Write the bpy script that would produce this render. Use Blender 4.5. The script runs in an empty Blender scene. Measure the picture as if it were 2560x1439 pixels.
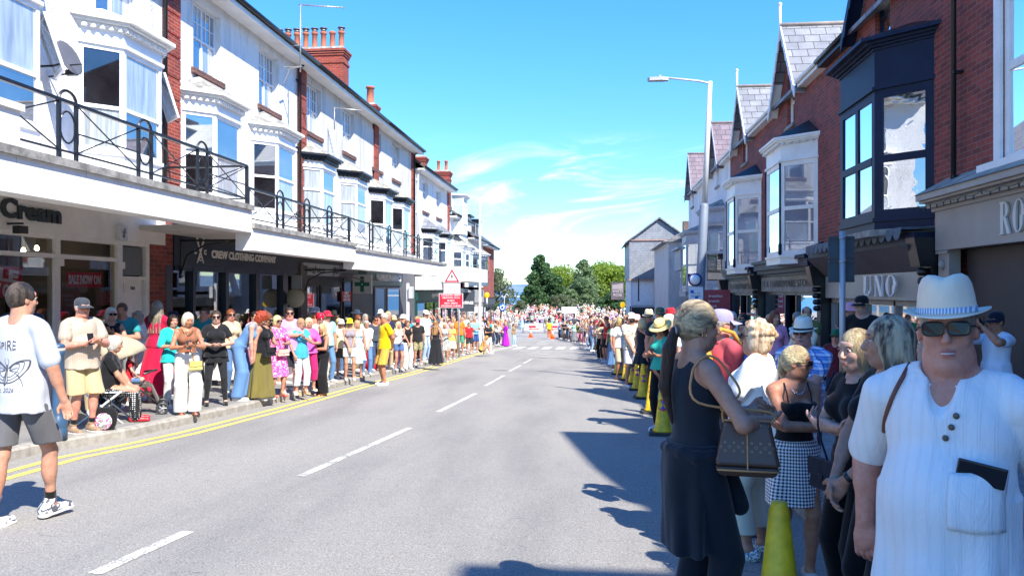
import bpy,bmesh,math,random
import numpy as np
from mathutils import Vector,Matrix
from mathutils.bvhtree import BVHTree
PI=math.pi
R=math.radians
C=bpy.context.scene.collection
# ------------------------------------------------------------------ camera
FOC=1920.0
YAW=math.atan(203/FOC)
CAMZ=1.52
SLOPE=0.0443
cam_data=bpy.data.cameras.new('camera')
cam=bpy.data.objects.new('camera',cam_data)
C.objects.link(cam)
cam.location=(0,0,CAMZ)
cam.rotation_euler=(R(90),0,YAW)
cam_data.sensor_width=36
cam_data.lens=36*FOC/2560
cam_data.shift_y=4.5/2560
cam_data.clip_start=0.05
cam_data.clip_end=60000
bpy.context.scene.camera=cam
# ------------------------------------------------------------------ light
SUN_AZ=R(38)
SUN_EL=R(46)
world=bpy.data.worlds.new('World')
bpy.context.scene.world=world
world.use_nodes=True
nt=world.node_tree
nt.nodes.clear()
def wn(t,**k):
 n=nt.nodes.new(t)
 for a,b in k.items():setattr(n,a,b)
 return n
out=wn('ShaderNodeOutputWorld');bg=wn('ShaderNodeBackground')
sky=wn('ShaderNodeTexSky',sky_type='NISHITA',sun_disc=False,sun_elevation=SUN_EL,sun_rotation=PI-SUN_AZ,altitude=20,air_density=1.0,dust_density=0.0,ozone_density=3.0)
hs=wn('ShaderNodeHueSaturation');hs.inputs['Saturation'].default_value=1.33;hs.inputs['Value'].default_value=1.0;hs.inputs['Hue'].default_value=0.5
nt.links.new(sky.outputs[0],hs.inputs['Color'])
geo=wn('ShaderNodeTexCoord')
sep=wn('ShaderNodeSeparateXYZ');nt.links.new(geo.outputs['Generated'],sep.inputs[0])
def wm(op,a,b=None,c=None,clamp=False):
 n=wn('ShaderNodeMath',operation=op,use_clamp=clamp)
 for i,v in enumerate((a,b,c)):
  if v is None:continue
  if isinstance(v,(int,float)):n.inputs[i].default_value=v
  else:nt.links.new(v,n.inputs[i])
 return n.outputs[0]
def mapr(v,a,b,c,d):
 n=wn('ShaderNodeMapRange',interpolation_type='SMOOTHSTEP');nt.links.new(v,n.inputs[0])
 for i,q in enumerate((a,b,c,d)):n.inputs[i+1].default_value=q
 return n.outputs[0]
elev=wm('DIVIDE',sep.outputs[2],sep.outputs[1])
azim=wm('DIVIDE',sep.outputs[0],sep.outputs[1])
comb=wn('ShaderNodeCombineXYZ')
nt.links.new(wm('MULTIPLY',azim,3.2),comb.inputs[0])
nt.links.new(wm('ADD',wm('MULTIPLY',elev,13.0),wm('MULTIPLY',azim,-1.5)),comb.inputs[1])
ns=wn('ShaderNodeTexNoise');ns.inputs['Scale'].default_value=1.7;ns.inputs['Detail'].default_value=9;ns.inputs['Roughness'].default_value=0.62;ns.inputs['Distortion'].default_value=0.9
nt.links.new(comb.outputs[0],ns.inputs['Vector'])
cl=mapr(ns.outputs[0],0.46,0.72,0.0,1.0)
band=wm('MULTIPLY',mapr(elev,0.02,0.10,0.3,1.0),mapr(elev,0.15,0.21,1.0,0.0))
side=wm('MULTIPLY',mapr(azim,-0.35,-0.02,0.0,1.0),mapr(azim,0.15,0.5,1.0,0.3))
cm=wm('MULTIPLY',wm('MULTIPLY',cl,wm('MULTIPLY',band,side)),0.95)
mx=wn('ShaderNodeMix',data_type='RGBA')
nt.links.new(cm,mx.inputs[0]);tint=wn('ShaderNodeMix',data_type='RGBA',blend_type='MULTIPLY');tint.inputs[0].default_value=1;tint.inputs[7].default_value=(0.78,0.90,0.98,1);nt.links.new(hs.outputs[0],tint.inputs[6]);low=wn('ShaderNodeMix',data_type='RGBA');nt.links.new(mapr(sep.outputs[2],-.02,.42,0,1),low.inputs[0]);low.inputs[6].default_value=(.44,.54,.62,1);low.inputs[7].default_value=(.74,.80,.98,1);nt.links.new(low.outputs[2],tint.inputs[7]);nt.links.new(tint.outputs[2],mx.inputs[6]);mx.inputs[7].default_value=(4.0,4.3,4.4,1)
nt.links.new(mx.outputs[2],bg.inputs[0])
bg.inputs[1].default_value=0.175
nt.links.new(bg.outputs[0],out.inputs[0])
sd=bpy.data.lights.new('sun','SUN');sd.energy=4.5;sd.angle=R(0.53);sd.color=(1.0,0.945,0.85)
sun=bpy.data.objects.new('sun',sd);C.objects.link(sun)
sun.rotation_euler=Vector((-math.sin(SUN_AZ)*math.cos(SUN_EL),math.cos(SUN_AZ)*math.cos(SUN_EL),-math.sin(SUN_EL))).to_track_quat('-Z','Y').to_euler()
sc=bpy.context.scene
sc.view_settings.view_transform='Standard'
sc.view_settings.look='None'
sc.view_settings.gamma=1
sc.view_settings.exposure=1.2
# ------------------------------------------------------------------ helpers
GP=[(-20,0.886),(78,-3.455),(97,-3.62),(99,-3.4),(109,-2.2),(130,-2.1),(160,-3.5)]
def gz(v):
 if v<=GP[0][0]:return GP[0][1]
 for(a,za),(b,zb)in zip(GP,GP[1:]):
  if v<=b:return za+(zb-za)*(v-a)/(b-a)
 return GP[-1][1]
CA,SA=math.cos(YAW),math.sin(YAW)
def ray(px,py):
 dx=(px-1280)/FOC;dz=(724-py)/FOC
 return dx*CA-SA,dx*SA+CA,dz
def ground(px,py,lift=0.0):
 """point of the road (raised by lift) seen at a spot of the photograph"""
 a,b,c=ray(px,py)
 t=1.0
 lo,hi=1.0,160.0
 for _ in range(50):
  m=(lo+hi)/2
  if CAMZ+c*m>gz(b*m)+lift:lo=m
  else:hi=m
 return a*lo,b*lo,lo
def at_u(px,u):
 a,b,c=ray(px,724);t=u/a
 return b*t,t
def at_depth(px,d):
 a,b,c=ray(px,724);return a*d,b*d
def link(o,parent=None):
 C.objects.link(o)
 if parent is not None:o.parent=parent
 return o
LABELS={}
def tag(o,label=None,cat=None,group=None,kind=None):
 if label:
  LABELS.setdefault(label,[]).append(o)
  o['label']=label
 if cat:o['category']=cat
 if group:o['group']=group
 if kind:o['kind']=kind
 return o
def empty(name,loc,rz=0,label=None,cat=None,group=None):
 o=bpy.data.objects.new(name,None);o.empty_display_size=0.2
 o.location=loc;o.rotation_euler=(0,0,rz);link(o)
 return tag(o,label,cat,group)
def copy_tree(o,parent=None,cols=None):
 c=o.copy();C.objects.link(c);c.parent=parent
 for ch in o.children:copy_tree(ch,c)
 return c
class MB:
 def __init__(s,tf=None):
  s.v=[];s.f=[];s.m=[];s.tf=tf;s.smooth=[]
 def add(s,vs,fs,mi=0,smooth=False):
  n=len(s.v)
  if s.tf:vs=[s.tf(*p)for p in vs]
  s.v.extend([tuple(p)for p in vs])
  for f in fs:
   s.f.append(tuple(i+n for i in f));s.m.append(mi);s.smooth.append(smooth)
  return s
 def box(s,x0,x1,y0,y1,z0,z1,mi=0):
  if x0>x1:x0,x1=x1,x0
  if y0>y1:y0,y1=y1,y0
  if z0>z1:z0,z1=z1,z0
  return s.add([(x0,y0,z0),(x1,y0,z0),(x1,y1,z0),(x0,y1,z0),(x0,y0,z1),(x1,y0,z1),(x1,y1,z1),(x0,y1,z1)],[(0,3,2,1),(4,5,6,7),(0,1,5,4),(1,2,6,5),(2,3,7,6),(3,0,4,7)],mi)
 def obox(s,c,half,M,mi=0):
  c=Vector(c);vs=[]
  for dz in(-1,1):
   for dx,dy in((-1,-1),(1,-1),(1,1),(-1,1)):
    vs.append(tuple(c+M@Vector((dx*half[0],dy*half[1],dz*half[2]))))
  return s.add(vs,[(0,3,2,1),(4,5,6,7),(0,1,5,4),(1,2,6,5),(2,3,7,6),(3,0,4,7)],mi)
 def prism(s,pts,z0,z1,mi=0,pts2=None):
  n=len(pts);p2=pts2 or pts
  zz0=z0 if isinstance(z0,(list,tuple))else[z0]*n
  zz1=z1 if isinstance(z1,(list,tuple))else[z1]*n
  vs=[(p[0],p[1],z)for p,z in zip(pts,zz0)]+[(p[0],p[1],z)for p,z in zip(p2,zz1)]
  fs=[tuple(range(n-1,-1,-1)),tuple(range(n,2*n))]+[(i,(i+1)%n,n+(i+1)%n,n+i)for i in range(n)]
  return s.add(vs,fs,mi)
 def extr(s,pts,d,mi=0):
  """closed 3-D polygon swept by vector d"""
  n=len(pts);d=Vector(d)
  vs=[tuple(p)for p in pts]+[tuple(Vector(p)+d)for p in pts]
  fs=[tuple(range(n-1,-1,-1)),tuple(range(n,2*n))]+[(i,(i+1)%n,n+(i+1)%n,n+i)for i in range(n)]
  return s.add(vs,fs,mi)
 def tube(s,path,r,n=8,mi=0,caps=True,close=False):
  P=[Vector(p)for p in path];m=len(P)
  rr=r if isinstance(r,(list,tuple))else[r]*m
  up=None;vs=[]
  for i,p in enumerate(P):
   if close:t=P[(i+1)%m]-P[i-1]
   else:t=(P[min(i+1,m-1)]-P[max(i-1,0)])
   if t.length<1e-9:t=Vector((0,0,1))
   t.normalize()
   if up is None:
    up=Vector((0,0,1))if abs(t.z)<0.9 else Vector((1,0,0))
   a=t.cross(up)
   if a.length<1e-6:a=t.orthogonal()
   a.normalize();b=a.cross(t);up=b
   for k in range(n):
    th=2*PI*k/n
    vs.append(tuple(p+(a*math.cos(th)+b*math.sin(th))*rr[i]))
  fs=[]
  for i in range(m if close else m-1):
   j=(i+1)%m
   for k in range(n):
    fs.append((i*n+k,i*n+(k+1)%n,j*n+(k+1)%n,j*n+k))
  if caps and not close:
   fs.append(tuple(range(n-1,-1,-1)));fs.append(tuple((m-1)*n+k for k in range(n)))
  return s.add(vs,fs,mi,smooth=n>5)
 def lathe(s,prof,c=(0,0,0),n=20,mi=0,M=None,sx=1,sy=1):
  vs=[]
  for r,z in prof:
   for k in range(n):
    th=2*PI*k/n
    p=Vector((r*math.cos(th)*sx,r*math.sin(th)*sy,z))
    if M is not None:p=M@p
    vs.append((p.x+c[0],p.y+c[1],p.z+c[2]))
  fs=[]
  for i in range(len(prof)-1):
   for k in range(n):
    fs.append((i*n+k,i*n+(k+1)%n,(i+1)*n+(k+1)%n,(i+1)*n+k))
  fs.append(tuple(range(n-1,-1,-1)));fs.append(tuple((len(prof)-1)*n+k for k in range(n)))
  return s.add(vs,fs,mi,smooth=True)
 def ring(s,c,ax,ay,rx,ry,r,n=20,m=6,mi=0):
  c=Vector(c);ax=Vector(ax);ay=Vector(ay)
  return s.tube([c+ax*math.cos(2*PI*k/n)*rx+ay*math.sin(2*PI*k/n)*ry for k in range(n)],r,m,mi,close=True)
 def build(s,name,mats,parent=None,loc=None,kind=None):
  me=bpy.data.meshes.new(name)
  me.from_pydata(s.v,[],s.f);me.update()
  mats=mats if isinstance(mats,(list,tuple))else[mats]
  for m in mats:me.materials.append(m)
  if len(mats)>1:me.polygons.foreach_set('material_index',s.m)
  if any(s.smooth):me.polygons.foreach_set('use_smooth',s.smooth)
  o=bpy.data.objects.new(name,me);link(o,parent)
  if loc is not None:o.location=loc
  if kind:o['kind']=kind
  return o
# ------------------------------------------------------------------ materials
MATS={}
def srgb(h):
 if isinstance(h,str):
  h=h.lstrip('#');h=h if len(h)==6 else ''.join(x*2 for x in h);c=[int(h[i:i+2],16)/255 for i in(0,2,4)]
  return tuple(x/12.92 if x<=.04045 else((x+.055)/1.055)**2.4 for x in c)
 return tuple(h)
class NT:
 def __init__(s,m):
  m.use_nodes=True;s.t=m.node_tree;s.t.nodes.clear()
  s.out=s.n('ShaderNodeOutputMaterial');s.b=s.n('ShaderNodeBsdfPrincipled')
  s.l(s.b.outputs[0],s.out.inputs[0])
 def n(s,t,**k):
  q=s.t.nodes.new(t)
  for a,b in k.items():setattr(q,a,b)
  return q
 def l(s,a,b):s.t.links.new(a,b)
 def coord(s,scale=(1,1,1),kind='Object',rot=(0,0,0)):
  tc=s.n('ShaderNodeTexCoord');mp=s.n('ShaderNodeMapping')
  mp.inputs['Scale'].default_value=scale;mp.inputs['Rotation'].default_value=rot
  s.l(tc.outputs[kind],mp.inputs[0]);return mp.outputs[0]
 def noise(s,vec,scale,detail=3,rough=.5,dist=0):
  q=s.n('ShaderNodeTexNoise');q.inputs['Scale'].default_value=scale;q.inputs['Detail'].default_value=detail
  q.inputs['Roughness'].default_value=rough;q.inputs['Distortion'].default_value=dist
  if vec is not None:s.l(vec,q.inputs['Vector'])
  return q.outputs[0]
 def ramp(s,v,pts):
  q=s.n('ShaderNodeValToRGB');e=q.color_ramp.elements
  while len(e)<len(pts):e.new(.5)
  for i,(p,c)in enumerate(pts):
   e[i].position=p;e[i].color=(*c,1)if len(c)==3 else c
  s.l(v,q.inputs[0]);return q.outputs[0]
 def math(s,op,a,b=None,c=None):
  q=s.n('ShaderNodeMath',operation=op)
  for i,v in enumerate((a,b,c)):
   if v is None:continue
   if isinstance(v,(int,float)):q.inputs[i].default_value=v
   else:s.l(v,q.inputs[i])
  return q.outputs[0]
 def mix(s,f,a,b,blend='MIX'):
  q=s.n('ShaderNodeMix',data_type='RGBA',blend_type=blend)
  for i,v in((0,f),(6,a),(7,b)):
   if isinstance(v,(int,float)):q.inputs[i].default_value=v
   elif isinstance(v,(tuple,list)):q.inputs[i].default_value=(*v[:3],1)
   else:s.l(v,q.inputs[i])
  return q.outputs[2]
 def bump(s,h,strength=.3,dist=.01):
  q=s.n('ShaderNodeBump');q.inputs['Strength'].default_value=strength;q.inputs['Distance'].default_value=dist
  s.l(h,q.inputs['Height']);s.l(q.outputs[0],s.b.inputs['Normal']);return q
 def col(s,c):
  if isinstance(c,(tuple,list)):s.b.inputs['Base Color'].default_value=(*c[:3],1)
  else:s.l(c,s.b.inputs['Base Color'])
 def set(s,**k):
  for a,b in k.items():s.b.inputs[a.replace('_',' ')].default_value=b
def newmat(name):
 m=bpy.data.materials.new(name);return m,NT(m)
def plain(name,c,rough=.6,var=.12,scale=3,bump=0,bscale=40,metal=0,coat=0,emis=None,spec=None):
 if name in MATS:return MATS[name]
 m,t=newmat(name);c=srgb(c)
 v=t.coord()
 n=t.noise(v,scale,5,.6)
 lo=tuple(x*(1-var)for x in c);hi=tuple(min(1,x*(1+var*.7))for x in c)
 t.col(t.ramp(n,[(.3,lo),(.7,hi)]))
 t.set(Roughness=rough,Metallic=metal)
 if coat:t.set(Coat_Weight=coat)
 if spec is not None:t.b.inputs['Specular IOR Level'].default_value=spec
 if emis:t.b.inputs['Emission Color'].default_value=(*c,1);t.set(Emission_Strength=emis)
 if bump:t.bump(t.noise(v,bscale,4,.6),bump,.01)
 MATS[name]=m;return m
def fabric(c,name=None,rough=.85,bump=.25):
 key=name or('fabric_'+(c if isinstance(c,str)else '%.2f_%.2f_%.2f'%tuple(c)))
 if key in MATS:return MATS[key]
 m,t=newmat(key);cc=srgb(c)
 v=t.coord((1,1,.35));n=t.noise(v,9,3,.5)
 t.col(t.ramp(n,[(.3,tuple(x*.86 for x in cc)),(.7,tuple(min(1,x*1.08)for x in cc))]))
 t.set(Roughness=rough,Sheen_Weight=.15)
 t.b.inputs['Specular IOR Level'].default_value=.2
 t.bump(n,bump,.04)
 MATS[key]=m;return m
def skinmat(c,key=None):
 k='skin_'+(key or str(c))
 if k in MATS:return MATS[k]
 m,t=newmat(k);cc=srgb(c)
 v=t.coord();n=t.noise(v,14,4,.6);n2=t.noise(v,90,2,.5)
 n3=t.noise(v,38,5,.7);t.col(t.mix(1.0,t.ramp(n,[(.3,(cc[0]*.93,cc[1]*.76,cc[2]*.70)),(.65,cc)]),t.ramp(n3,[(.35,(.86,.80,.78)),(.6,(1,1,1))]),'MULTIPLY'))
 t.set(Roughness=.5,Subsurface_Weight=.08,Subsurface_Scale=.02)
 t.b.inputs['Subsurface Radius'].default_value=(1,.4,.2)
 t.b.inputs['Specular IOR Level'].default_value=.35
 t.bump(t.math('ADD',n2,n3),.18,.004)
 MATS[k]=m;return m
def hairmat(c,c2=None,ax='z'):
 k='hair_%s_%s_%s'%(c,c2,ax);S_=(lambda f:(1,1,f))if ax=='z' else(lambda f:(1,f*1.3,.9))
 if k in MATS:return MATS[k]
 m,t=newmat(k);a=srgb(c);b=srgb(c2)if c2 else tuple(x*.55 for x in a)
 v=t.coord(S_(.10));n=t.noise(v,95,5,.7,.5);n3=t.noise(t.coord(S_(.2)),28,3,.6,.3)
 n2=t.noise(t.coord(S_(.3)),9,4,.6,.5)
 st=t.ramp(n,[(.36,tuple(x*.5 for x in a)),(.52,tuple(x*.9 for x in a)),(.68,tuple(min(1,x*1.15)for x in a))])
 c_=t.mix(t.ramp(t.math('ADD',t.math('MULTIPLY',n2,.5),t.math('MULTIPLY',n3,.5)),[(.44,(0,0,0)),(.56,(.95,.95,.95)if c2 else(.35,.35,.35))]),st,b)
 t.col(c_);t.set(Roughness=.42);t.b.inputs['Specular IOR Level'].default_value=.35
 t.bump(t.math('ADD',n,t.math('MULTIPLY',n3,1.2)),1.0,.012)
 MATS[k]=m;return m
def dots(name,base,dot,scale=30,r=.32):
 if name in MATS:return MATS[name]
 m,t=newmat(name)
 q=t.n('ShaderNodeTexVoronoi');q.inputs['Scale'].default_value=scale;q.inputs['Randomness'].default_value=.15
 t.l(t.coord(),q.inputs['Vector'])
 f=t.math('LESS_THAN',q.outputs['Distance'],r)
 if dot=='multi':
  h=t.n('ShaderNodeHueSaturation');h.inputs['Saturation'].default_value=1.7;h.inputs['Value'].default_value=.9
  hsv=t.n('ShaderNodeCombineColor',mode='HSV');sp=t.n('ShaderNodeSeparateColor')
  t.l(q.outputs['Color'],sp.inputs[0]);t.l(sp.outputs[0],hsv.inputs[0]);hsv.inputs[1].default_value=.9;hsv.inputs[2].default_value=.75
  dc=hsv.outputs[0]
 else:dc=srgb(dot)
 t.col(t.mix(f,srgb(base),dc));t.set(Roughness=.8)
 MATS[name]=m;return m
def floral(name,base,cols,scale=14,thr=.5):
 if name in MATS:return MATS[name]
 m,t=newmat(name);v=t.coord()
 n=t.noise(v,scale,2,.4,1.5);n2=t.noise(v,scale*1.7,2,.4,1)
 c=t.mix(t.ramp(n,[(thr,(0,0,0)),(thr+.03,(1,1,1))]),srgb(base),srgb(cols[0]))
 if len(cols)>1:c=t.mix(t.ramp(n2,[(thr+.06,(0,0,0)),(thr+.09,(1,1,1))]),c,srgb(cols[1]))
 t.col(c);t.set(Roughness=.85);t.bump(t.noise(t.coord((1,1,.3)),9,3),.25,.03)
 MATS[name]=m;return m
def checks(name,a,b,c=None,scale=30,soft=False):
 """gingham or madras woven check on cloth, driven by angle round the body and height"""
 if name in MATS:return MATS[name]
 m,t=newmat(name);tc=t.n('ShaderNodeTexCoord');sp=t.n('ShaderNodeSeparateXYZ');t.l(tc.outputs['Object'],sp.inputs[0])
 ang=t.math('ARCTAN2',sp.outputs[0],sp.outputs[1])
 w1=t.math('FRACT',t.math('MULTIPLY',ang,scale*.16));w2=t.math('FRACT',t.math('MULTIPLY',sp.outputs[2],scale))
 f1=t.math('GREATER_THAN',w1,.5);f2=t.math('GREATER_THAN',w2,.5)
 A=srgb(a);B=srgb(b);f=t.math('MULTIPLY',t.math('ADD',f1,f2),.5)
 col=t.ramp(f,[(0,A),(.5,tuple(x*.5+y*.5 for x,y in zip(A,B))),(1,B)])
 if c:
  g=t.math('MAXIMUM',t.math('LESS_THAN',w1,.12),t.math('LESS_THAN',w2,.12));col=t.mix(g,col,srgb(c))
 t.col(col);t.set(Roughness=.8)
 MATS[name]=m;return m
def stripes(name,a,b,axis='ang',freq=12,w=.5,bump=0):
 if name in MATS:return MATS[name]
 m,t=newmat(name);tc=t.n('ShaderNodeTexCoord');sp=t.n('ShaderNodeSeparateXYZ');t.l(tc.outputs['Object'],sp.inputs[0])
 x=t.math('MULTIPLY',sp.outputs[0],freq)if axis=='x' else(t.math('MULTIPLY',sp.outputs[2],freq)if axis=='z' else t.math('MULTIPLY',t.math('ARCTAN2',sp.outputs[0],sp.outputs[1]),freq/6.283))
 f=t.math('GREATER_THAN',t.math('FRACT',x),w)
 t.col(t.mix(f,srgb(a),srgb(b)));t.set(Roughness=.85)
 n=t.noise(t.coord((1,1,.35)),9,3)
 t.bump(t.math('ADD',n,t.math('MULTIPLY',f,bump)),.3,.03)
 MATS[name]=m;return m
def brick(name,c1,c2,mortar,axes='yz',sc=1.0,bump=.5):
 if name in MATS:return MATS[name]
 m,t=newmat(name);tc=t.n('ShaderNodeTexCoord');sp=t.n('ShaderNodeSeparateXYZ');t.l(tc.outputs['Object'],sp.inputs[0])
 cb=t.n('ShaderNodeCombineXYZ')
 g=t.n('ShaderNodeNewGeometry');sn=t.n('ShaderNodeSeparateXYZ');t.l(g.outputs['True Normal'],sn.inputs[0])
 f=t.math('GREATER_THAN',t.math('ABSOLUTE',sn.outputs[0]),t.math('ABSOLUTE',sn.outputs[1]))
 mx=t.n('ShaderNodeMix',data_type='FLOAT');t.l(f,mx.inputs[0]);t.l(sp.outputs[0],mx.inputs[2]);t.l(sp.outputs[1],mx.inputs[3])
 t.l(mx.outputs[0],cb.inputs[0]);t.l(sp.outputs[2],cb.inputs[1])
 q=t.n('ShaderNodeTexBrick');t.l(cb.outputs[0],q.inputs['Vector'])
 q.inputs['Scale'].default_value=1;q.inputs['Brick Width'].default_value=.225*sc;q.inputs['Row Height'].default_value=.075*sc
 q.inputs['Mortar Size'].default_value=.006*sc;q.inputs['Mortar Smooth'].default_value=.2;q.inputs['Bias'].default_value=0
 q.inputs['Color1'].default_value=(*srgb(c1),1);q.inputs['Color2'].default_value=(*srgb(c2),1);q.inputs['Mortar'].default_value=(*srgb(mortar),1)
 n=t.noise(tc.outputs['Object'],1.6,5,.6);n2=t.noise(tc.outputs['Object'],30,3,.6)
 c=t.mix(t.ramp(n,[(.35,(.75,.75,.75)),(.65,(1.1,1.1,1.1))]),(1,1,1),(1,1,1))
 col=t.mix(1.0,q.outputs[0],t.ramp(n,[(.3,(.72,.72,.74)),(.68,(1.08,1.08,1.05))]),'MULTIPLY')
 t.col(t.mix(.5,col,t.mix(1.0,col,t.ramp(n2,[(.3,(.6,.6,.6)),(.7,(1.2,1.2,1.2))]),'MULTIPLY')))
 t.set(Roughness=.85);t.bump(t.math('ADD',t.math('MULTIPLY',q.outputs['Fac'],-1.0),t.math('MULTIPLY',n2,.5)),bump,.012)
 MATS[name]=m;return m
def slate(name,c1,c2,gap,w=.45,h=.27):
 if name in MATS:return MATS[name]
 m,t=newmat(name);tc=t.n('ShaderNodeTexCoord');sp=t.n('ShaderNodeSeparateXYZ');t.l(tc.outputs['Object'],sp.inputs[0])
 cb=t.n('ShaderNodeCombineXYZ');g=t.n('ShaderNodeNewGeometry');sn=t.n('ShaderNodeSeparateXYZ');t.l(g.outputs['True Normal'],sn.inputs[0])
 f=t.math('GREATER_THAN',t.math('ABSOLUTE',sn.outputs[0]),t.math('ABSOLUTE',sn.outputs[1]))
 mx=t.n('ShaderNodeMix',data_type='FLOAT');t.l(f,mx.inputs[0]);t.l(sp.outputs[0],mx.inputs[2]);t.l(sp.outputs[1],mx.inputs[3])
 t.l(mx.outputs[0],cb.inputs[0]);t.l(sp.outputs[2],cb.inputs[1])
 q=t.n('ShaderNodeTexBrick');t.l(cb.outputs[0],q.inputs['Vector'])
 q.inputs['Scale'].default_value=1;q.inputs['Brick Width'].default_value=w;q.inputs['Row Height'].default_value=h
 q.inputs['Mortar Size'].default_value=.012;q.inputs['Mortar Smooth'].default_value=.1
 q.inputs['Color1'].default_value=(*srgb(c1),1);q.inputs['Color2'].default_value=(*srgb(c2),1);q.inputs['Mortar'].default_value=(*srgb(gap),1)
 n=t.noise(tc.outputs['Object'],2.2,6,.65)
 t.col(t.mix(1.0,q.outputs[0],t.ramp(n,[(.3,(.7,.7,.7)),(.7,(1.15,1.13,1.08))]),'MULTIPLY'))
 t.set(Roughness=.55);t.bump(t.math('MULTIPLY',q.outputs['Fac'],-1.0),.6,.012)
 MATS[name]=m;return m
def glass(name,inner,refl=.3,wave=None,rough=.02,wob=0.0):
 """window pane: mirror share over what hangs right behind it (dark room or curtain folds)"""
 if name in MATS:return MATS[name]
 m=bpy.data.materials.new(name);t=NT(m)
 c=srgb(inner)
 if wave:
  tc=t.n('ShaderNodeTexCoord');sp=t.n('ShaderNodeSeparateXYZ');t.l(tc.outputs['Object'],sp.inputs[0])
  cb=t.n('ShaderNodeCombineXYZ');t.l(t.math('ADD',sp.outputs[0],sp.outputs[1]),cb.inputs[0]);t.l(t.math('MULTIPLY',sp.outputs[2],.08),cb.inputs[1])
  n=t.noise(cb.outputs[0],9,3,.6)
  t.col(t.ramp(n,[(.3,tuple(x*.45 for x in c)),(.7,c)]))
 else:
  n=t.noise(t.coord(),1.4,4,.6)
  t.col(t.ramp(n,[(.35,tuple(x*.5 for x in c)),(.65,tuple(min(1,x*1.6)for x in c))]))
 t.set(Roughness=.9);t.b.inputs['Specular IOR Level'].default_value=0
 gl=t.n('ShaderNodeBsdfGlossy');gl.inputs['Roughness'].default_value=rough;gl.inputs['Color'].default_value=(.95,.98,1,1)
 lw=t.n('ShaderNodeFresnel');lw.inputs['IOR'].default_value=1.5
 if wob:
  bn=t.n('ShaderNodeBump');bn.inputs['Strength'].default_value=wob;bn.inputs['Distance'].default_value=.03
  t.l(t.noise(t.coord((1,1,1)),2.2,2,.5,.6),bn.inputs['Height']);t.l(bn.outputs[0],gl.inputs['Normal'])
 f=t.math('MINIMUM',t.math('ADD',t.math('MULTIPLY',lw.outputs[0],1.2),refl),1.0)
 ms=t.n('ShaderNodeMixShader');t.l(f,ms.inputs[0]);t.l(t.b.outputs[0],ms.inputs[1]);t.l(gl.outputs[0],ms.inputs[2])
 t.l(ms.outputs[0],t.out.inputs[0])
 MATS[name]=m;return m
def clear_glass(name='shop_glass',refl=.12,tint=(.8,.85,.86)):
 if name in MATS:return MATS[name]
 m=bpy.data.materials.new(name);t=NT(m)
 tr=t.n('ShaderNodeBsdfTransparent');tr.inputs[0].default_value=(*tint,1)
 gl=t.n('ShaderNodeBsdfGlossy');gl.inputs['Roughness'].default_value=.015
 lw=t.n('ShaderNodeFresnel');lw.inputs['IOR'].default_value=1.45
 f=t.math('MINIMUM',t.math('ADD',lw.outputs[0],refl),1.0)
 ms=t.n('ShaderNodeMixShader');t.l(f,ms.inputs[0]);t.l(tr.outputs[0],ms.inputs[1]);t.l(gl.outputs[0],ms.inputs[2])
 t.l(ms.outputs[0],t.out.inputs[0]);MATS[name]=m;return m
def render_wall(name,c,bump=.6,scale=28,stain=.12):
 if name in MATS:return MATS[name]
 m,t=newmat(name);c=srgb(c);v=t.coord()
 n=t.noise(t.coord((1,1,.16)),2.6,7,.72);n2=t.noise(v,scale,4,.6)
 t.col(t.ramp(n,[(.28,tuple(x*(1-stain*2)for x in c)),(.5,c)]))
 t.set(Roughness=.85);t.bump(n2,bump,.035);MATS[name]=m;return m
def text_mb(s,size,depth=.01,xscale=1.0,bold=0.0,align='CENTER',spacing=1.0):
 cu=bpy.data.curves.new('lettering','FONT');cu.body=s;cu.size=size;cu.extrude=depth;cu.align_x=align;cu.align_y='CENTER'
 cu.offset=bold;cu.space_character=spacing;cu.resolution_u=3
 o=bpy.data.objects.new('lettering',cu)
 me=bpy.data.meshes.new_from_object(o)
 vs=[(v.co.x*xscale,v.co.y,v.co.z)for v in me.vertices];fs=[tuple(p.vertices)for p in me.polygons]
 bpy.data.objects.remove(o);bpy.data.curves.remove(cu);bpy.data.meshes.remove(me)
 return vs,fs
def lettering(s,size,mat,origin,ax,ay,parent,depth=.008,xscale=1.0,bold=0.0,align='CENTER',name='lettering',spacing=1.0,fit=None):
 """text standing on a surface: ax = reading direction, ay = up"""
 vs,fs=text_mb(s,size,depth,xscale,bold,align,spacing)
 if fit:
  w=max(v[0]for v in vs)-min(v[0]for v in vs);vs=[(v[0]*fit/w,v[1],v[2])for v in vs]
 ax=Vector(ax).normalized();ay=Vector(ay).normalized();az=ax.cross(ay);o=Vector(origin)
 mb=MB();mb.add([tuple(o+ax*v[0]+ay*v[1]+az*v[2])for v in vs],fs)
 return mb.build(name,mat,parent)
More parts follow.
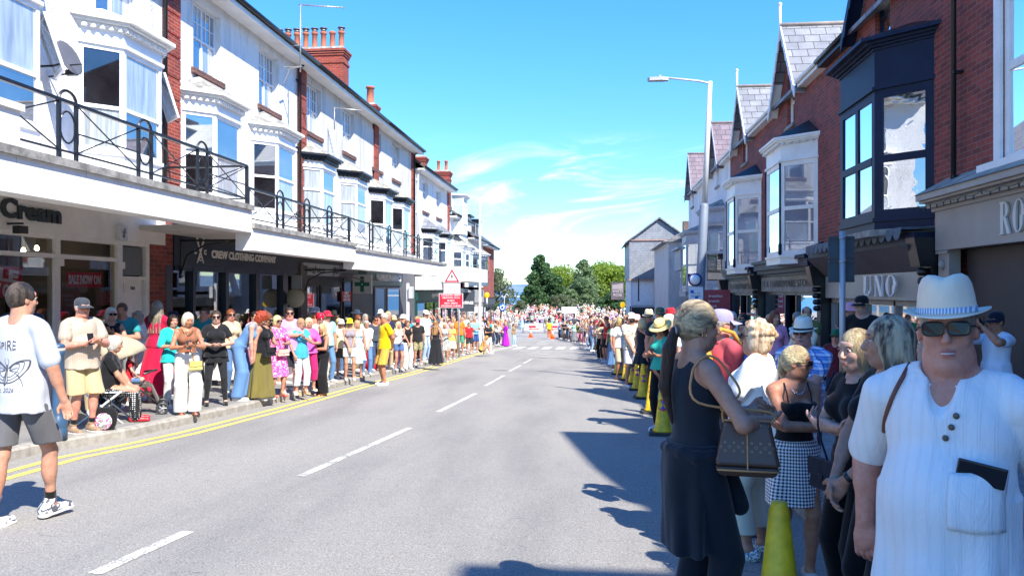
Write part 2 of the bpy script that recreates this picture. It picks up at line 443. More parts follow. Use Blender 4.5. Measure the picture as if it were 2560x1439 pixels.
# ------------------------------------------------------------------ road, pavements, sea, far shore
def asphalt():
 m,t=newmat('asphalt');v=t.coord()
 a=t.noise(v,85,4,.75);b=t.noise(t.coord((1,.22,1)),.8,5,.6);d=t.noise(v,300,2,.6)
 c=t.ramp(a,[(.34,(.15,.142,.132)),(.5,(.285,.27,.245)),(.68,(.46,.435,.39))])
 c=t.mix(1.0,c,t.ramp(b,[(.3,(.8,.8,.82)),(.5,(1,1,1)),(.72,(1.12,1.1,1.06))]),'MULTIPLY')
 vo=t.noise(t.coord((1.0,3.4,1)),1.7,6,.75,.3)
 c=t.mix(t.ramp(vo,[(.655,(0,0,0)),(.68,(.55,.55,.55))]),c,(.09,.088,.085))
 vo2=t.noise(t.coord((.5,.5,1)),1.3,8,.8,1.2)
 c=t.mix(t.ramp(vo2,[(.64,(0,0,0)),(.67,(.3,.3,.3))]),c,(.4,.38,.34))
 t.col(c);t.set(Roughness=.9);t.b.inputs['Specular IOR Level'].default_value=.25
 t.bump(t.math('ADD',a,t.math('MULTIPLY',d,.6)),.55,.012);return m
def worn(name,c,lo=.44,hi=.52,sc=60):
 m,t=newmat(name);v=t.coord();n=t.noise(v,sc,4,.75);n2=t.noise(v,3,4,.6)
 f=t.ramp(t.math('ADD',t.math('MULTIPLY',n,.75),t.math('MULTIPLY',n2,.25)),[(lo-.08,(0,0,0)),(hi-.08,(1,1,1))])
 t.col(t.mix(f,(.21,.205,.195),srgb(c)));t.set(Roughness=.8);t.bump(n,.4,.008);return m
M_ASPH=asphalt()
VS=[-20,-6,0,6,12,20,30,45,60,78,87,97,99,104,109,121,130,145,160]
US=[-70,-30,-12,-6,0,6,12,30,70]
mb=MB()
vs=[(u,v,gz(v))for v in VS for u in US]
n=len(US);fs=[(j*n+i,j*n+i+1,(j+1)*n+i+1,(j+1)*n+i)for j in range(len(VS)-1)for i in range(n-1)]
mb.add(vs,fs);mb.build('road',M_ASPH,kind='structure')
M_SEA,t=newmat('sea_water');v=t.coord((.02,.1,1))
t.col(t.ramp(t.noise(v,1.2,5,.6),[(.3,(.03,.11,.22)),(.7,(.06,.17,.28))]));t.set(Roughness=.35)
t.bump(t.noise(t.coord((.3,1,1)),.6,4,.7),.3,.5)
mb=MB();mb.add([(-9000,158,-24),(9000,158,-24),(30000,30000,-24),(-30000,30000,-24)],[(0,1,2,3)]);mb.build('sea',M_SEA,kind='structure')
mb=MB();mb.add([(-400,130,-2.11),(-70,130,-2.11),(-70,160,-3.51),(-400,160,-3.51)],[(0,1,2,3)])
mb.add([(70,130,-2.11),(400,130,-2.11),(400,160,-3.51),(70,160,-3.51)],[(0,1,2,3)])
mb.add([(-400,160,-3.52),(400,160,-3.52),(600,230,-24.5),(-600,230,-24.5)],[(0,1,2,3)])
mb.build('sea_bank',plain('bank_grass',(.07,.10,.04),.9,.4,.4),kind='structure')
mb=MB();random.seed(5)
xs=[-7000+i*350 for i in range(50)];pr=[]
for i,x in enumerate(xs):
 h=60+45*math.sin(i*.37)+30*math.sin(i*.91+1)+random.uniform(-8,8)
 pr.append((x,7600,max(30,h)))
vs=[]
for(x,y,h)in pr:vs+=[(x,y-500,-25),(x,y,h*.8-20),(x,y+700,h+20),(x,y+2600,-25)]
fs=[]
for i in range(len(pr)-1):
 for k in range(3):fs.append((i*4+k,(i+1)*4+k,(i+1)*4+k+1,i*4+k+1))
mb.add(vs,fs,smooth=True)
M_HILL,t=newmat('hazy_blue_hills');t.col(t.ramp(t.noise(t.coord((.0016,.0016,.01)),2,5),[(.35,(.10,.17,.26)),(.7,(.2,.28,.34))]));t.set(Roughness=1)  # blue distance haze is mixed into the hill colour itself
mb.build('hills',M_HILL,kind='structure')
mb=MB();mb.add([(-2600,2600,-23.6),(2600,2600,-23.6),(2600,3300,-23.6),(-2600,3300,-23.6)],[(0,1,2,3)])
mb.build('sand_flat',plain('wet_sand',(.5,.46,.4),.8,.2,.01),kind='structure')
def pt(px,py,lift=0):a=ground(px,py,lift);return(a[0],a[1])
KERB_L=[(-6.9,-20),(-6.0,-4),(-6.0,2)]+[pt(75,1140),pt(330,1093),pt(640,1020),pt(850,966),pt(1000,930),pt(1150,890),pt(1240,868)]+[(-6.2,56),(-8.2,64),(-12,70),(-22,74)]
KERB_L[8:10]=[pt(1150,889),pt(1236,868)]
def kl(v):
 for(a,b)in zip(KERB_L,KERB_L[1:]):
  if a[1]<=v<=b[1]:return a[0]+(b[0]-a[0])*(v-a[1])/(b[1]-a[1])
 return-6.2
KERB_R=[(1.6,-20),(1.55,0),(1.7,10),(1.75,20),(1.5,32),(1.1,45),(.6,58),(.3,66),(2.0,76),(8,84),(30,90)]
def kr(v):
 for(a,b)in zip(KERB_R,KERB_R[1:]):
  if a[1]<=v<=b[1]:return a[0]+(b[0]-a[0])*(v-a[1])/(b[1]-a[1])
 return 1.6
M_PAVE,t=newmat('pavement');q=t.n('ShaderNodeTexBrick');t.l(t.coord(),q.inputs['Vector'])
q.inputs['Scale'].default_value=1;q.inputs['Brick Width'].default_value=.6;q.inputs['Row Height'].default_value=.6;q.inputs['Mortar Size'].default_value=.006
q.inputs['Color1'].default_value=(.27,.262,.25,1);q.inputs['Color2'].default_value=(.23,.225,.215,1);q.inputs['Mortar'].default_value=(.12,.115,.11,1)
n=t.noise(t.coord(),2,6,.7);t.col(t.mix(1.0,q.outputs[0],t.ramp(n,[(.3,(.7,.7,.7)),(.7,(1.12,1.1,1.06))]),'MULTIPLY'));t.set(Roughness=.85)
t.bump(t.noise(t.coord(),140,3),.25,.006)
M_KERB=plain('kerb_stone',(.36,.33,.28),.85,.3,9,.6,70)
def resamp(poly,step=1.0):
 out_=[]
 for a,b in zip(poly,poly[1:]):
  L=math.hypot(b[0]-a[0],b[1]-a[1]);k=max(1,int(L/step))
  for i in range(k):out_.append((a[0]+(b[0]-a[0])*i/k,a[1]+(b[1]-a[1])*i/k))
 out_.append(poly[-1]);return out_
def strip(mb,poly,o0,o1,lift0,lift1,side=1):
 P=poly;vs=[]
 for i,p in enumerate(P):
  a=P[max(0,i-1)];b=P[min(len(P)-1,i+1)]
  d=Vector((b[0]-a[0],b[1]-a[1])).normalized();nn=Vector((d.y,-d.x))*side
  for o,l in((o0,lift0),(o1,lift1)):
   x,y=p[0]+nn.x*o,p[1]+nn.y*o;vs.append((x,y,gz(y)+l))
 mb.add(vs,[(2*i,2*i+1,2*i+3,2*i+2)for i in range(len(P)-1)])
for nm,K,sd_,wall in(('left',KERB_L,-1,-70),('right',KERB_R,1,70)):
 K2=resamp(K,.9)
 random.seed(3)
 mb=MB()
 for a,b in zip(K2,K2[1:]):
  d=Vector((b[0]-a[0],b[1]-a[1]));L=d.length;d.normalize();nn=Vector((d.y,-d.x))*sd_
  a2=Vector(a)+d*.004;b2=Vector(b)-d*.004;j=random.uniform(-.004,.004)
  pr=[(0,-.1),(.0,.10+j),(.022,.125+j),(.15,.13+j),(.15,-.1)]
  vs=[(a2.x+nn.x*o,a2.y+nn.y*o,gz(a2.y)+l)for o,l in pr]+[(b2.x+nn.x*o,b2.y+nn.y*o,gz(b2.y)+l)for o,l in pr]
  mb.add(vs,[(0,1,6,5),(1,2,7,6),(2,3,8,7),(3,4,9,8),(0,5,9,4),(0,4,3,2,1),(5,6,7,8,9)])
 mb.build('kerb',M_KERB,kind='structure')
 mb=MB();vs=[]
 for i,p in enumerate(K2):
  a=K2[max(0,i-1)];b=K2[min(len(K2)-1,i+1)]
  d=Vector((b[0]-a[0],b[1]-a[1])).normalized();nn=Vector((d.y,-d.x))*sd_
  x,y=p[0]+nn.x*.15,p[1]+nn.y*.15
  vs.append((x,y,gz(y)+.122));vs.append((sd_*14.0 if abs(x)<13.5 else x+sd_,y,gz(y)+.122))
 mb.add(vs,[(2*i,2*i+1,2*i+3,2*i+2)for i in range(len(K2)-1)])
 mb.build('pavement',M_PAVE,kind='structure')
M_YEL=worn('yellow_paint','#e0c95c',.46,.54);M_WHT=worn('white_paint','#dedacb',.535,.615)
def line(mb,pts,w,lift=.004):
 P=resamp(pts,1.2);strip(mb,P,-w/2,w/2,lift,lift)
Y1=[(kl(v)+.38,v)for v in range(-6,45)];Y2=[(kl(v)+.62,v)for v in range(-6,45)]
mb=MB();strip(mb,Y1,-.05,.05,.004,.004);strip(mb,Y2,-.05,.05,.004,.004);mb.build('road_marking',M_YEL,kind='structure')
mb=MB()
CL=[((-40,1560),(228,1436)),((470,1328),(235,1434)),((752,1190),(1025,1069)),((1096,1029),(1189,983)),((1213,964),(1260,938)),((1273,928),(1302,912.5)),((1309,908),(1329,897))]
for a,b in CL[1:]:line(mb,[pt(*a),pt(*b)],.1)
mb.build('road_marking',M_WHT,kind='structure')
mb=MB();v0,v1=pt(1300,872)[1],pt(1300,866)[1]
uL,uR=kl(v0),kr(v0)
for k in range(8):
 u=uL+.5+k*(uR-uL-.4)/8;mb.add([(x,y,gz(y)+.004)for x,y in((u,v0),(u+.52,v0),(u+.52,v1),(u,v1))],[(0,1,2,3)])
vz=pt(1300,877)[1]
for k in range(4):
 u=uL+.3+k*1.9;mb.add([(x,y,gz(y)+.004)for x,y in((u,vz),(u+1.1,vz),(u+1.1,vz+.2),(u,vz+.2))],[(0,1,2,3)])
def zig(u0,va,vb,k,amp=.45,w=.1):
 P=[(u0+(amp if i%2 else-amp),va+(vb-va)*i/k)for i in range(k+1)]
 for a,b in zip(P,P[1:]):
  mb.add([(x,y,gz(y)+.0045)for x,y in((a[0]-.14,a[1]),(a[0]+.14,a[1]),(b[0]+.14,b[1]),(b[0]-.14,b[1]))],[(0,1,2,3)])
a=pt(1350,886);b=pt(1356,876);zig((a[0]+b[0])/2,a[1],b[1],6,.5)
a=pt(1362,862);b=pt(1370,848);zig((a[0]+b[0])/2,a[1],b[1],9,.5)
a=pt(1232,880);b=pt(1242,872);zig((a[0]+b[0])/2,a[1],b[1],5,.3)
for px in(1310,1335):p=pt(px,844);line(mb,[(p[0]-1.2,p[1]),(p[0]+.3,p[1]+.1)],.35)
mb.build('road_marking',M_WHT,kind='structure')
mb=MB();a=pt(1322,893);b=pt(1480,899);P=[(a[0]+(b[0]-a[0])*i/14,a[1]+(b[1]-a[1])*i/14+.25*math.sin(i*1.1))for i in range(15)]
strip(mb,P,-.06,.06,.0035,.0035);mb.build('tar_joint',plain('tar',(.035,.035,.037),.7),kind='structure')
# ------------------------------------------------------------------ building kit
M_WUP=plain('white_upvc',(.82,.83,.84),.35,.04);M_WPT=plain('white_painted_timber',(.78,.775,.75),.5,.1,2,.15)
M_NAVY=plain('navy_paint',(.006,.014,.042),.5,.3,2,spec=.25);M_BLK=plain('black_paint',(.012,.012,.014),.35,.2)
M_REND=render_wall('roughcast_white',(.8,.79,.77),.7,22,.17);M_SMOOTH=render_wall('smooth_white',(.8,.795,.78),.15,60,.08)
M_CREAM=render_wall('cream_render',(.62,.6,.56),.4,40,.2)
M_FASC=render_wall('canopy_white',(.8,.79,.77),.06,8,.09)
M_COPE=plain('coping_concrete',(.3,.29,.265),.95,.6,5,.8,60)
M_BR=brick('red_brick','#a8402e','#8b3325','#9c8375');M_BRD=brick('dark_red_brick','#9a463b','#713631','#8a706a',sc=1.25,bump=.9)
M_TILE=plain('lichen_lead',(.34,.33,.28),.9,.55,3,.8,30)
M_LICH=None
m,t=newmat('lichened_slates');v=t.coord()
n=t.noise(v,5,6,.7);n2=t.noise(v,9,4,.7,.5)
t.col(t.mix(t.ramp(n2,[(.56,(0,0,0)),(.62,(1,1,1))]),t.ramp(n,[(.35,(.10,.105,.11)),(.65,(.4,.39,.36))]),(.5,.42,.17)));t.set(Roughness=.9);t.bump(n,.8,.02)
M_LICH=m
M_SLATE=slate('grey_slates','#8b8d93','#73767d','#3c3e42');M_SLATEP=slate('purple_slates','#80707a','#6d5f68','#433c42')
M_TERRA=plain('terracotta',(.42,.13,.07),.8,.25,4,.2)
M_GUT=plain('black_gutter',(.012,.012,.014),.4,.2);M_SILL=brick('sill_brick','#7a4a40','#60403a','#8c8078')
G_BLUE=glass('pane_clear',(.035,.05,.07),.34);G_CURT=glass('pane_net_curtain',(.5,.56,.6),.16,wave=1);G_DARK=glass('pane_dark_room',(.012,.013,.016),.07)
G_WOB=glass('old_rippled_pane',(.02,.025,.03),.5,rough=.01,wob=.06);G_WNET=glass('pane_white_net',(.33,.35,.41),.12,wave=1)
FL,FR=-9.0,6.0
def ftf(side,p0=None):
 if side<0:return lambda p,v,z:(FL+p,v,z)
 return lambda p,v,z:(FR-p,v,z)
def plane_tf(A,B,out):
 """local (a along A->B, n outwards, z) frame on a vertical plane"""
 A=Vector((A[0],A[1],0));B=Vector((B[0],B[1],0));d=(B-A).normalized();o=Vector((out[0],out[1],0)).normalized()
 nn=Vector((d.y,-d.x,0));nn=nn if nn.dot(o)>0 else-nn
 return lambda a,n,z:tuple(A+d*a+nn*n+Vector((0,0,z))),(B-A).length
def sash(parent,A,B,out,z0,z1,mat,pane,cols=1,transom=None,fw=.06,depth=.06,name='window',grid=None,tfw=None,back=0.0,panes=None,split=None):
 """a framed window on the plane A-B; grid=(cols,rows) of glazing bars in the upper light; split=mullion positions"""
 tf,W=plane_tf(A,B,out)
 mb=MB(tf);d0,d1=-back-depth,-back
 mb.box(0,fw,d0,d1,z0,z1);mb.box(W-fw,W,d0,d1,z0,z1)
 mb.box(fw,W-fw,d0,d1,z0,z0+fw);mb.box(fw,W-fw,d0,d1,z1-fw,z1)
 xs=[fw+(W-2*fw)*i/cols for i in range(cols+1)]if split is None else[fw]+list(split)+[W-fw]
 for x in xs[1:-1]:mb.box(x-fw*.5,x+fw*.5,d0,d1-.003,z0+fw,z1-fw)
 zs=[z0+fw,z1-fw]if not transom else[z0+fw,z0+(z1-z0)*transom,z1-fw]
 if transom:mb.box(fw,W-fw,d0,d1+.006,zs[1]-fw*.45,zs[1]+fw*.45)
 if grid:
  gc,gr=grid;zt=zs[-2]
  for i in range(len(xs)-1):
   a,b=xs[i],xs[i+1]
   for k in range(1,gc):x=a+(b-a)*k/gc;mb.box(x-.011,x+.011,d1-.045,d1-.012,zt,z1-fw)
   for k in range(1,gr):z=zt+(z1-fw-zt)*k/gr;mb.box(a,b,d1-.046,d1-.013,z-.011,z+.011)
 f=mb.build(name,mat,parent)
 q=0
 for i in range(len(xs)-1):
  for j in range(len(zs)-1):
   pm=pane if not panes else panes[q%len(panes)];q+=1
   g=MB(tf);e=.001;tilt=(random.random()-.5)*.012
   a,b,c,d=xs[i]+e,xs[i+1]-e,zs[j]+e,zs[j+1]-e
   g.add([(a,d1-.03+tilt,c),(b,d1-.03,c),(b,d1-.03-tilt,d),(a,d1-.03,d)],[(0,1,2,3)])
   g.build('pane',pm,f)
 return f
def wall_open(parent,tf,p0,p1,v0,v1,z0,z1,holes,mat,name='wall'):
 """wall slab with rectangular openings"""
 vs_=sorted({v0,v1}|{h[0]for h in holes}|{h[1]for h in holes});zs_=sorted({z0,z1}|{h[2]for h in holes}|{h[3]for h in holes})
 mb=MB(tf)
 for a,b in zip(vs_,vs_[1:]):
  run=None
  for c,d in zip(zs_,zs_[1:]):
   m_=((a+b)/2,(c+d)/2)
   hole=any(h[0]<m_[0]<h[1]and h[2]<m_[1]<h[3]for h in holes)
   if not hole:run=[run[0],d]if run else[c,d]
   if hole and run:mb.box(p0,p1,a,b,run[0],run[1]);run=None
  if run:mb.box(p0,p1,a,b,run[0],run[1])
 return mb.build(name,mat,parent)
def bay_plan(vc,w,d,k,o=0.0):
 return[(0,vc-w/2-k-o*1.05),(d+o,vc-w/2-o*.42),(d+o,vc+w/2+o*.42),(0,vc+w/2+k+o*1.05)]
def bay(parent,side,vc,w,d,k,z0,zs,zt,ztop,mat,cmat,rmat,panes,transom=.6,ribs=False,roofh=.55,corn=.22,posts=None,lower=None,dent=True,split=1,fw=.07):
 """canted bay: base z0..zs, lights zs..zt, frieze and cornice zt..ztop, little hipped roof"""
 tf=ftf(side)
 P=bay_plan(vc,w,d,k)
 b=MB(tf);b.prism(P,z0,zs);b.prism(bay_plan(vc,w,d,k,.04),zs-.05,zs+.02)
 bo=b.build('bay_window',mat,parent);b=MB(tf);b.prism(P,zt,ztop-.18)
 b.prism(bay_plan(vc,w,d,k,.05),zt+.01,zt+.07);b.build('frieze',mat,bo)
 pts=[tf(p[0],p[1],0)for p in P]
 outs=[((0,-1),(-side,-1)),((-side,0),(-side,0)),((0,1),(-side,1))]
 for i in range(3):
  A,B=pts[i],pts[i+1]
  out=[(-side,-1),(-side,0),(-side,1)][i]
  pn=panes if isinstance(panes,list)and not isinstance(panes[0],list)else(panes[i]if isinstance(panes,list)else[panes])
  sash(bo,A,B,out,zs+.02,zt,mat,None,cols=(split if i==1 else 1),transom=transom,panes=pn,fw=fw,depth=.08,name='window_frame')
 c=MB(tf)
 for o,a,e in((.03,-.18,-.13),(.09,-.131,-.085),(.16,-.086,-.035),(corn,-.036,.03)):
  c.prism(bay_plan(vc,w,d,k,o),ztop+a,ztop+e)
 if dent:
  for q in range(int((w+.2)/.11)):
   vv=vc-w/2-.05+q*.11;c.box(d+.05,d+.115,vv,vv+.055,ztop-.185,ztop-.132)
  for sgn in(-1,1):
   for q in range(5):
    f=(q+.5)/5;pp=d*f;vv=vc+sgn*(w/2+k*(1-f)+.06);c.box(pp+.02,pp+.09,vv-.03,vv+.03,ztop-.185,ztop-.132)
 c.build('cornice',cmat,bo)
 if rmat:
  r=MB(tf);r.prism(bay_plan(vc,w,d,k,corn-.03),ztop+.03,ztop+.03+roofh,pts2=[(0,vc-w/2+.1),(.03,vc-w/2+.12),(.03,vc+w/2-.12),(0,vc+w/2-.1)])
  r.build('bay_roof',rmat,bo)
 if posts:
  s_=MB(tf)
  for(pp,vv)in(P[1],P[2]):s_.tube([(pp+.012,vv,zs+.3),(pp+.012,vv,zt-.02)],.028,8);s_.lathe([(.03,0),(.05,.02),(.05,.28),(.03,.33)],(pp+.012,vv,zs+.02),8)
  s_.build('corner_post',posts,bo)
 return bo
def H(y):return y+CAMZ
# ------------------------------------------------------------------ left terrace
LT=ftf(-1)
M_INT=plain('shop_interior',(.16,.15,.14),.9,.2);M_INTD=plain('dark_interior',(.03,.03,.035),.9,.2)
def house_left(name,v0,v1,label,wallm,zwall0,holes,roof=True,eave=H(6.85),slope=.72,depth=9.0,grp='white terrace houses over the shops'):
 h=empty(name,(0,0,0),label=label,cat='house',group=grp)
 wall_open(h,LT,-.28,0,v0,v1,zwall0,eave-.02,holes,wallm)
 if roof:
  r=MB(LT)
  zr=eave+.18;ridge=depth/2
  A=[(.5,zr),(-ridge,zr+(ridge+.5)*slope),(-depth-.5,zr),(-depth-.5,zr-.12),(-ridge,zr+(ridge+.5)*slope-.12),(.5,zr-.12)]
  vs=[(p,v0,z)for p,z in A]+[(p,v1,z)for p,z in A]
  r.add(vs,[(0,1,7,6),(1,2,8,7),(2,3,9,8),(3,4,10,9),(4,5,11,10),(5,0,6,11),(0,5,4,1),(1,4,3,2),(6,7,10,11),(7,8,9,10)])
  r.build('roof',slate('brown_slates','#6f6a66','#595552','#2e2c2b'),h)
  s=MB(LT);s.box(-.02,.49,v0+.002,v1-.002,eave-.02,eave+.055);s.box(.46,.5,v0+.002,v1-.002,eave-.06,eave+.12);s.build('soffit',M_WPT,h)
  g=MB(LT);g.tube([(.56,v0+.002,eave+.12),(.56,v1-.002,eave+.12)],.062,8);g.build('gutter',M_GUT,h)
 bk=MB(LT);bk.box(-depth,-.29,v0+.01,v0+.2,-4.5,eave);bk.box(-depth,-.29,v1-.2,v1-.01,-4.5,eave);bk.box(-depth,-depth+.2,v0+.2,v1-.2,-4.5,eave)
 bk.box(-depth+.2,-.29,v0+.2,v1-.2,H(1.52),H(1.7));bk.build('party_wall',M_BR,h)
 return h
def upper_window(h,vc,z0,z1,w=1.3,grid=(3,2),pane=None,rev=.2,tr=.5,sillm=None,mat=None):
 v0,v1=vc-w/2,vc+w/2
 sash(h,LT(0,v0,0),LT(0,v1,0),(1,0),z0,z1,mat or M_WUP,None,cols=2,transom=tr,grid=grid,back=rev-.06,fw=.055,panes=pane or[G_CURT,G_BLUE])
 s=MB(LT);s.box(-.2,.07,v0-.1,v1+.1,z0-.14,z0-.002);s.box(-.2,.03,v0-.02,v1+.02,z0-.001,z0+.02);s.build('sill',sillm or M_SILL,h)
def quoin(h,v,z0,z1,w=.6,mat=None):
 m_=mat or M_BR
 q=MB(LT)
 nrow=int((z1-z0)/.45)
 for i in range(nrow):
  zz=z0+(z1-z0)*i/nrow;q.box(0.002,.06,v-w/2,v+w/2,zz+.03,zz+(z1-z0)/nrow);q.box(0.002,.045,v-w/2+.02,v+w/2-.02,zz,zz+.03)
 return q.build('brick_pilaster',m_,h)
def downpipe(h,v,z0,z1,side=-1,p=.12,mat=None):
 d=MB(ftf(side));d.tube([(p,v,z0),(p,v,z1-.25),(p+.25,v,z1)],.045,8)
 for z in(z0+.6,(z0+z1)/2,z1-.6):d.box(0.01,p+.03,v-.06,v+.06,z-.02,z+.02)
 return d.build('downpipe',mat or M_GUT,h)
def fv(px):return at_u(px,-8.48)[0]
BW=1.22
bayc={k:fv(px)+BW/2 for k,px in dict(A=-10,B=310,C=540,D=695,E=807,F=893,G=963,H=1007).items()}
bayc['A']=bayc['B']-3.35;bayc['H']=bayc['G']+3.1
HB=[8.4,15.6,23.0,31.2,38.1]
spec=[dict(v=(HB[0],HB[1]),bays=['A','B'],zt=4.83,zs=2.47,tb=4.36,fl=1.64,cor=M_WPT,roofm=M_WPT,pan=[[G_CURT,G_DARK],[G_BLUE,G_CURT],[G_BLUE]],wall=M_REND,lab='roughcast white house above the white-framed clothes shop, nearest on the left',tr=.42,mat=M_WUP),dict(v=(HB[1],HB[2]),bays=['C','D'],zt=4.40,zs=2.1,tb=3.95,fl=1.64,cor=M_WPT,roofm=M_COPE,pan=[[G_DARK,G_BLUE],[G_CURT,G_BLUE],[G_BLUE]],wall=M_REND,lab='white roughcast house with grey bay roofs above the navy clothing shop',tr=.5,mat=M_WUP),dict(v=(HB[2],HB[3]),bays=['E','F'],zt=4.22,zs=2.0,tb=3.82,fl=1.29,cor=M_BLK,roofm=M_LICH,pan=[[G_CURT,G_CURT],[G_CURT,G_BLUE],[G_BLUE]],wall=M_CREAM,lab='cream house with lichened bay roofs and black cornices beyond the tall chimney',tr=.62,mat=M_WUP),dict(v=(HB[3],HB[4]),bays=['G','H'],zt=4.10,zs=1.8,tb=3.7,fl=1.2,cor=M_BLK,roofm=M_LICH,pan=[[G_CURT,G_DARK],[G_BLUE,G_CURT],[G_BLUE]],wall=M_CREAM,lab='cream end house of the high terrace beside the small chimney',tr=.45,mat=M_WUP),]
random.seed(11)
houses=[]
for i,s in enumerate(spec):
 v0,v1=s['v'];cs=[bayc[b]for b in s['bays']]
 zw0,zw1=H(5.02),H(6.6)
 holes=[(c-.65,c+.65,zw0,zw1)for c in cs]
 h=house_left('terraced_house',v0,v1,s['lab'],s['wall'],H(1.5),holes);houses.append(h)
 for c in cs:
  upper_window(h,c,zw0+.001,zw1-.001,1.298,pane=[G_BLUE,G_CURT,G_CURT,G_BLUE]if i<2 else[G_CURT,G_BLUE])
  bay(h,-1,c,BW,.52,.5,H(s['fl'])-.02,H(s['zs']),H(s['tb']),H(s['zt']),s['mat'],s['cor'],s['roofm'],s['pan'],transom=s['tr'],corn=.24,roofh=.45 if i!=0 else .3)
 quoin(h,v1-.02,H(1.8),H(6.8),.62)if i<3 else quoin(h,v1-.35,H(1.8),H(6.8),.62)
 downpipe(h,v1-.42,H(1.7),H(6.98))if i in(0,1,3)else None
for c,vz in((bayc['A']+.9,0),(bayc['B']+.9,0)):
 o=MB(lambda a,b,z,c=c:(FL+.3+b*.6+.05,c+b*.9+a*.3-.15*0,z))
 tf_,W_=plane_tf(LT(.52,c-.28,0),LT(.02,c+.2,0),(1,1))
 q=MB(lambda a,n_,z,tf_=tf_:tf_(a,n_+(H(4.3)-z)*.32,z))
 for(a0,a1,z0_,z1_)in((0,.06,H(3.45),H(4.3)),(W_-.06,W_,H(3.45),H(4.3)),(.06,W_-.06,H(3.45),H(3.51)),(.06,W_-.06,H(4.24),H(4.3))):q.box(a0,a1,.03,.07,z0_,z1_)
 f=q.build('open_window',M_WUP,houses[0])
 g=MB(q.tf);g.add([(.05,.05,H(3.5)),(W_-.05,.05,H(3.5)),(W_-.05,.05,H(4.25)),(.05,.05,H(4.25))],[(0,1,2,3)]);g.build('pane',G_BLUE,f)
tb=MB(LT);c=bayc['B']
def chimney(vc,pc,wv,wp,zb,zt,pots,label,mat=M_BR,potr=.13,poth=.75,capped=True,name='chimney'):
 ch=empty(name,LT(pc,vc,zb),label=label,cat='chimney')
 b=MB();a,c_=wp/2,wv/2;h=zt-zb
 b.box(-a,a,-c_,c_,0,h-.62)
 b.box(-a-.035,a+.035,-c_-.035,c_+.035,h-.62,h-.52);b.box(-a,a,-c_,c_,h-.52,h-.3)
 for q,(z0_,z1_)in enumerate(((h-.3,h-.21),(h-.21,h-.12),(h-.12,h-.03))):b.box(-a-.04-q*.035,a+.04+q*.035,-c_-.04-q*.035,c_+.04+q*.035,z0_,z1_)
 b.build('stack',mat,ch)
 f=MB();f.prism([(-a-.08,-c_-.08),(a+.08,-c_-.08),(a+.08,c_+.08),(-a-.08,c_+.08)],h-.03,h+.08,pts2=[(-a,-c_),(a,-c_),(a,c_),(-a,c_)]);f.build('flaunching',M_COPE,ch)
 for i in range(pots):
  x=-a+wp*(i+.5)/pots
  p=MB();p.lathe([(potr*1.1,0),(potr*1.1,.05),(potr*.88,.1),(potr*.8,poth-.12),(potr*1.05,poth-.1),(potr*1.05,poth-.02),(potr*.85,poth)],(x,0,h+.06),14);po=p.build('chimney_pot',M_TERRA,ch)
  if capped and i!=pots-2:
   c2=MB();c2.lathe([(potr*.9,0),(potr*.9,.1)],(x,0,h+.06+poth),10);c2.lathe([(potr*1.25,.13),(potr*1.2,.16),(.01,.19)],(x,0,h+.06+poth),14)
   for k in range(4):th=k*PI/2;c2.box(x+math.cos(th)*potr*.8-.01,x+math.cos(th)*potr*.8+.01,math.sin(th)*potr*.8-.01,math.sin(th)*potr*.8+.01,h+.06+poth,h+.2+poth)
   c2.build('cowl',plain('pot_cowl',(.2,.17,.17),.5,.2,metal=.6),po)
 return ch
vC1=at_u(858,-10.35)[0]
chimney(vC1+.35,-2.9,.75,3.1,H(8.0),H(604/1920*at_u(858,-10.35)[1]),8,'tall red brick chimney stack with a row of eight capped pots')
vC2=at_u(940,-10.2)[0]
chimney(vC2+.25,-1.55,.55,.62,H(7.4),H(8.75),1,'small red brick chimney with a single square vented pot',potr=.2,poth=.85,capped=False)
def aerial(x,y,z0,z1,boom,label,rz=0,name='tv_aerial',arm=True):
 a=empty(name,(x,y,z0),rz,label,'aerial')
 m_=plain('galvanised',(.5,.5,.5),.4,.2,metal=.7)
 p=MB();p.tube([(0,0,0),(0,0,z1-z0)],.022,6)
 if arm:
  for zz in(.15,.75):p.tube([(-.55,0,zz),(.05,0,zz)],.018,5)
  p.tube([(-.5,0,-.35),(-.3,0,.1),(0,0,.15)],.02,5)
 p.build('mast',m_,a)
 b=MB();b.tube([(-.05,0,z1-z0),(boom,.1,z1-z0-.1)],.02,6)
 for k in range(14):f=k/13;b.tube([(f*boom,-.1+f*.1,z1-z0-f*.1-.02),(f*boom,.14+f*.1,z1-z0-f*.1+.02)],.006,4)
 b.build('boom',m_,a);return a
v_a,d_a=at_u(751,-8.25)
aerial(-8.25,v_a,H(544/1920*d_a),H(712/1920*d_a),1.25,'tall tv aerial on a bracket at the eaves of the white terrace')
v_a,d_a=at_u(836,-8.6);aerial(-8.6,v_a,H(400/1920*d_a),H(455/1920*d_a),.9,'low tv aerial between two upper windows of the cream house',arm=False)
EB=H(6.12)
h5=house_left('terraced_house',38.3,47.5,'lower white house with slate bay roofs between the high terrace and the oriel',M_REND,H(1.2),[(40.0,41.4,H(4.2),H(5.8)),(43.6,45.0,H(4.2),H(5.8))],eave=EB)
for c in(40.7,44.3):
 upper_window(h5,c,H(4.2)+.001,H(5.8)-.001,1.398,pane=[G_CURT,G_BLUE],tr=.68,grid=None)
 bay(h5,-1,c+.3,1.3,.55,.5,H(.7),H(1.5),H(2.8),H(3.2),M_WUP,M_BLK,M_SLATE,[[G_BLUE,G_DARK],[G_CURT],[G_BLUE]],transom=.6,roofh=.6)
quoin(h5,47.2,H(1.8),H(6.0),.5);downpipe(h5,38.5,H(1.7),H(6.2),mat=M_WPT)
chimney(at_u(1055,-10.3)[0],-1.6,.7,1.1,H(6.8),H(330/1920*at_u(1055,-10.3)[1]),0,'squat red brick chimney without pots on the lower white house')
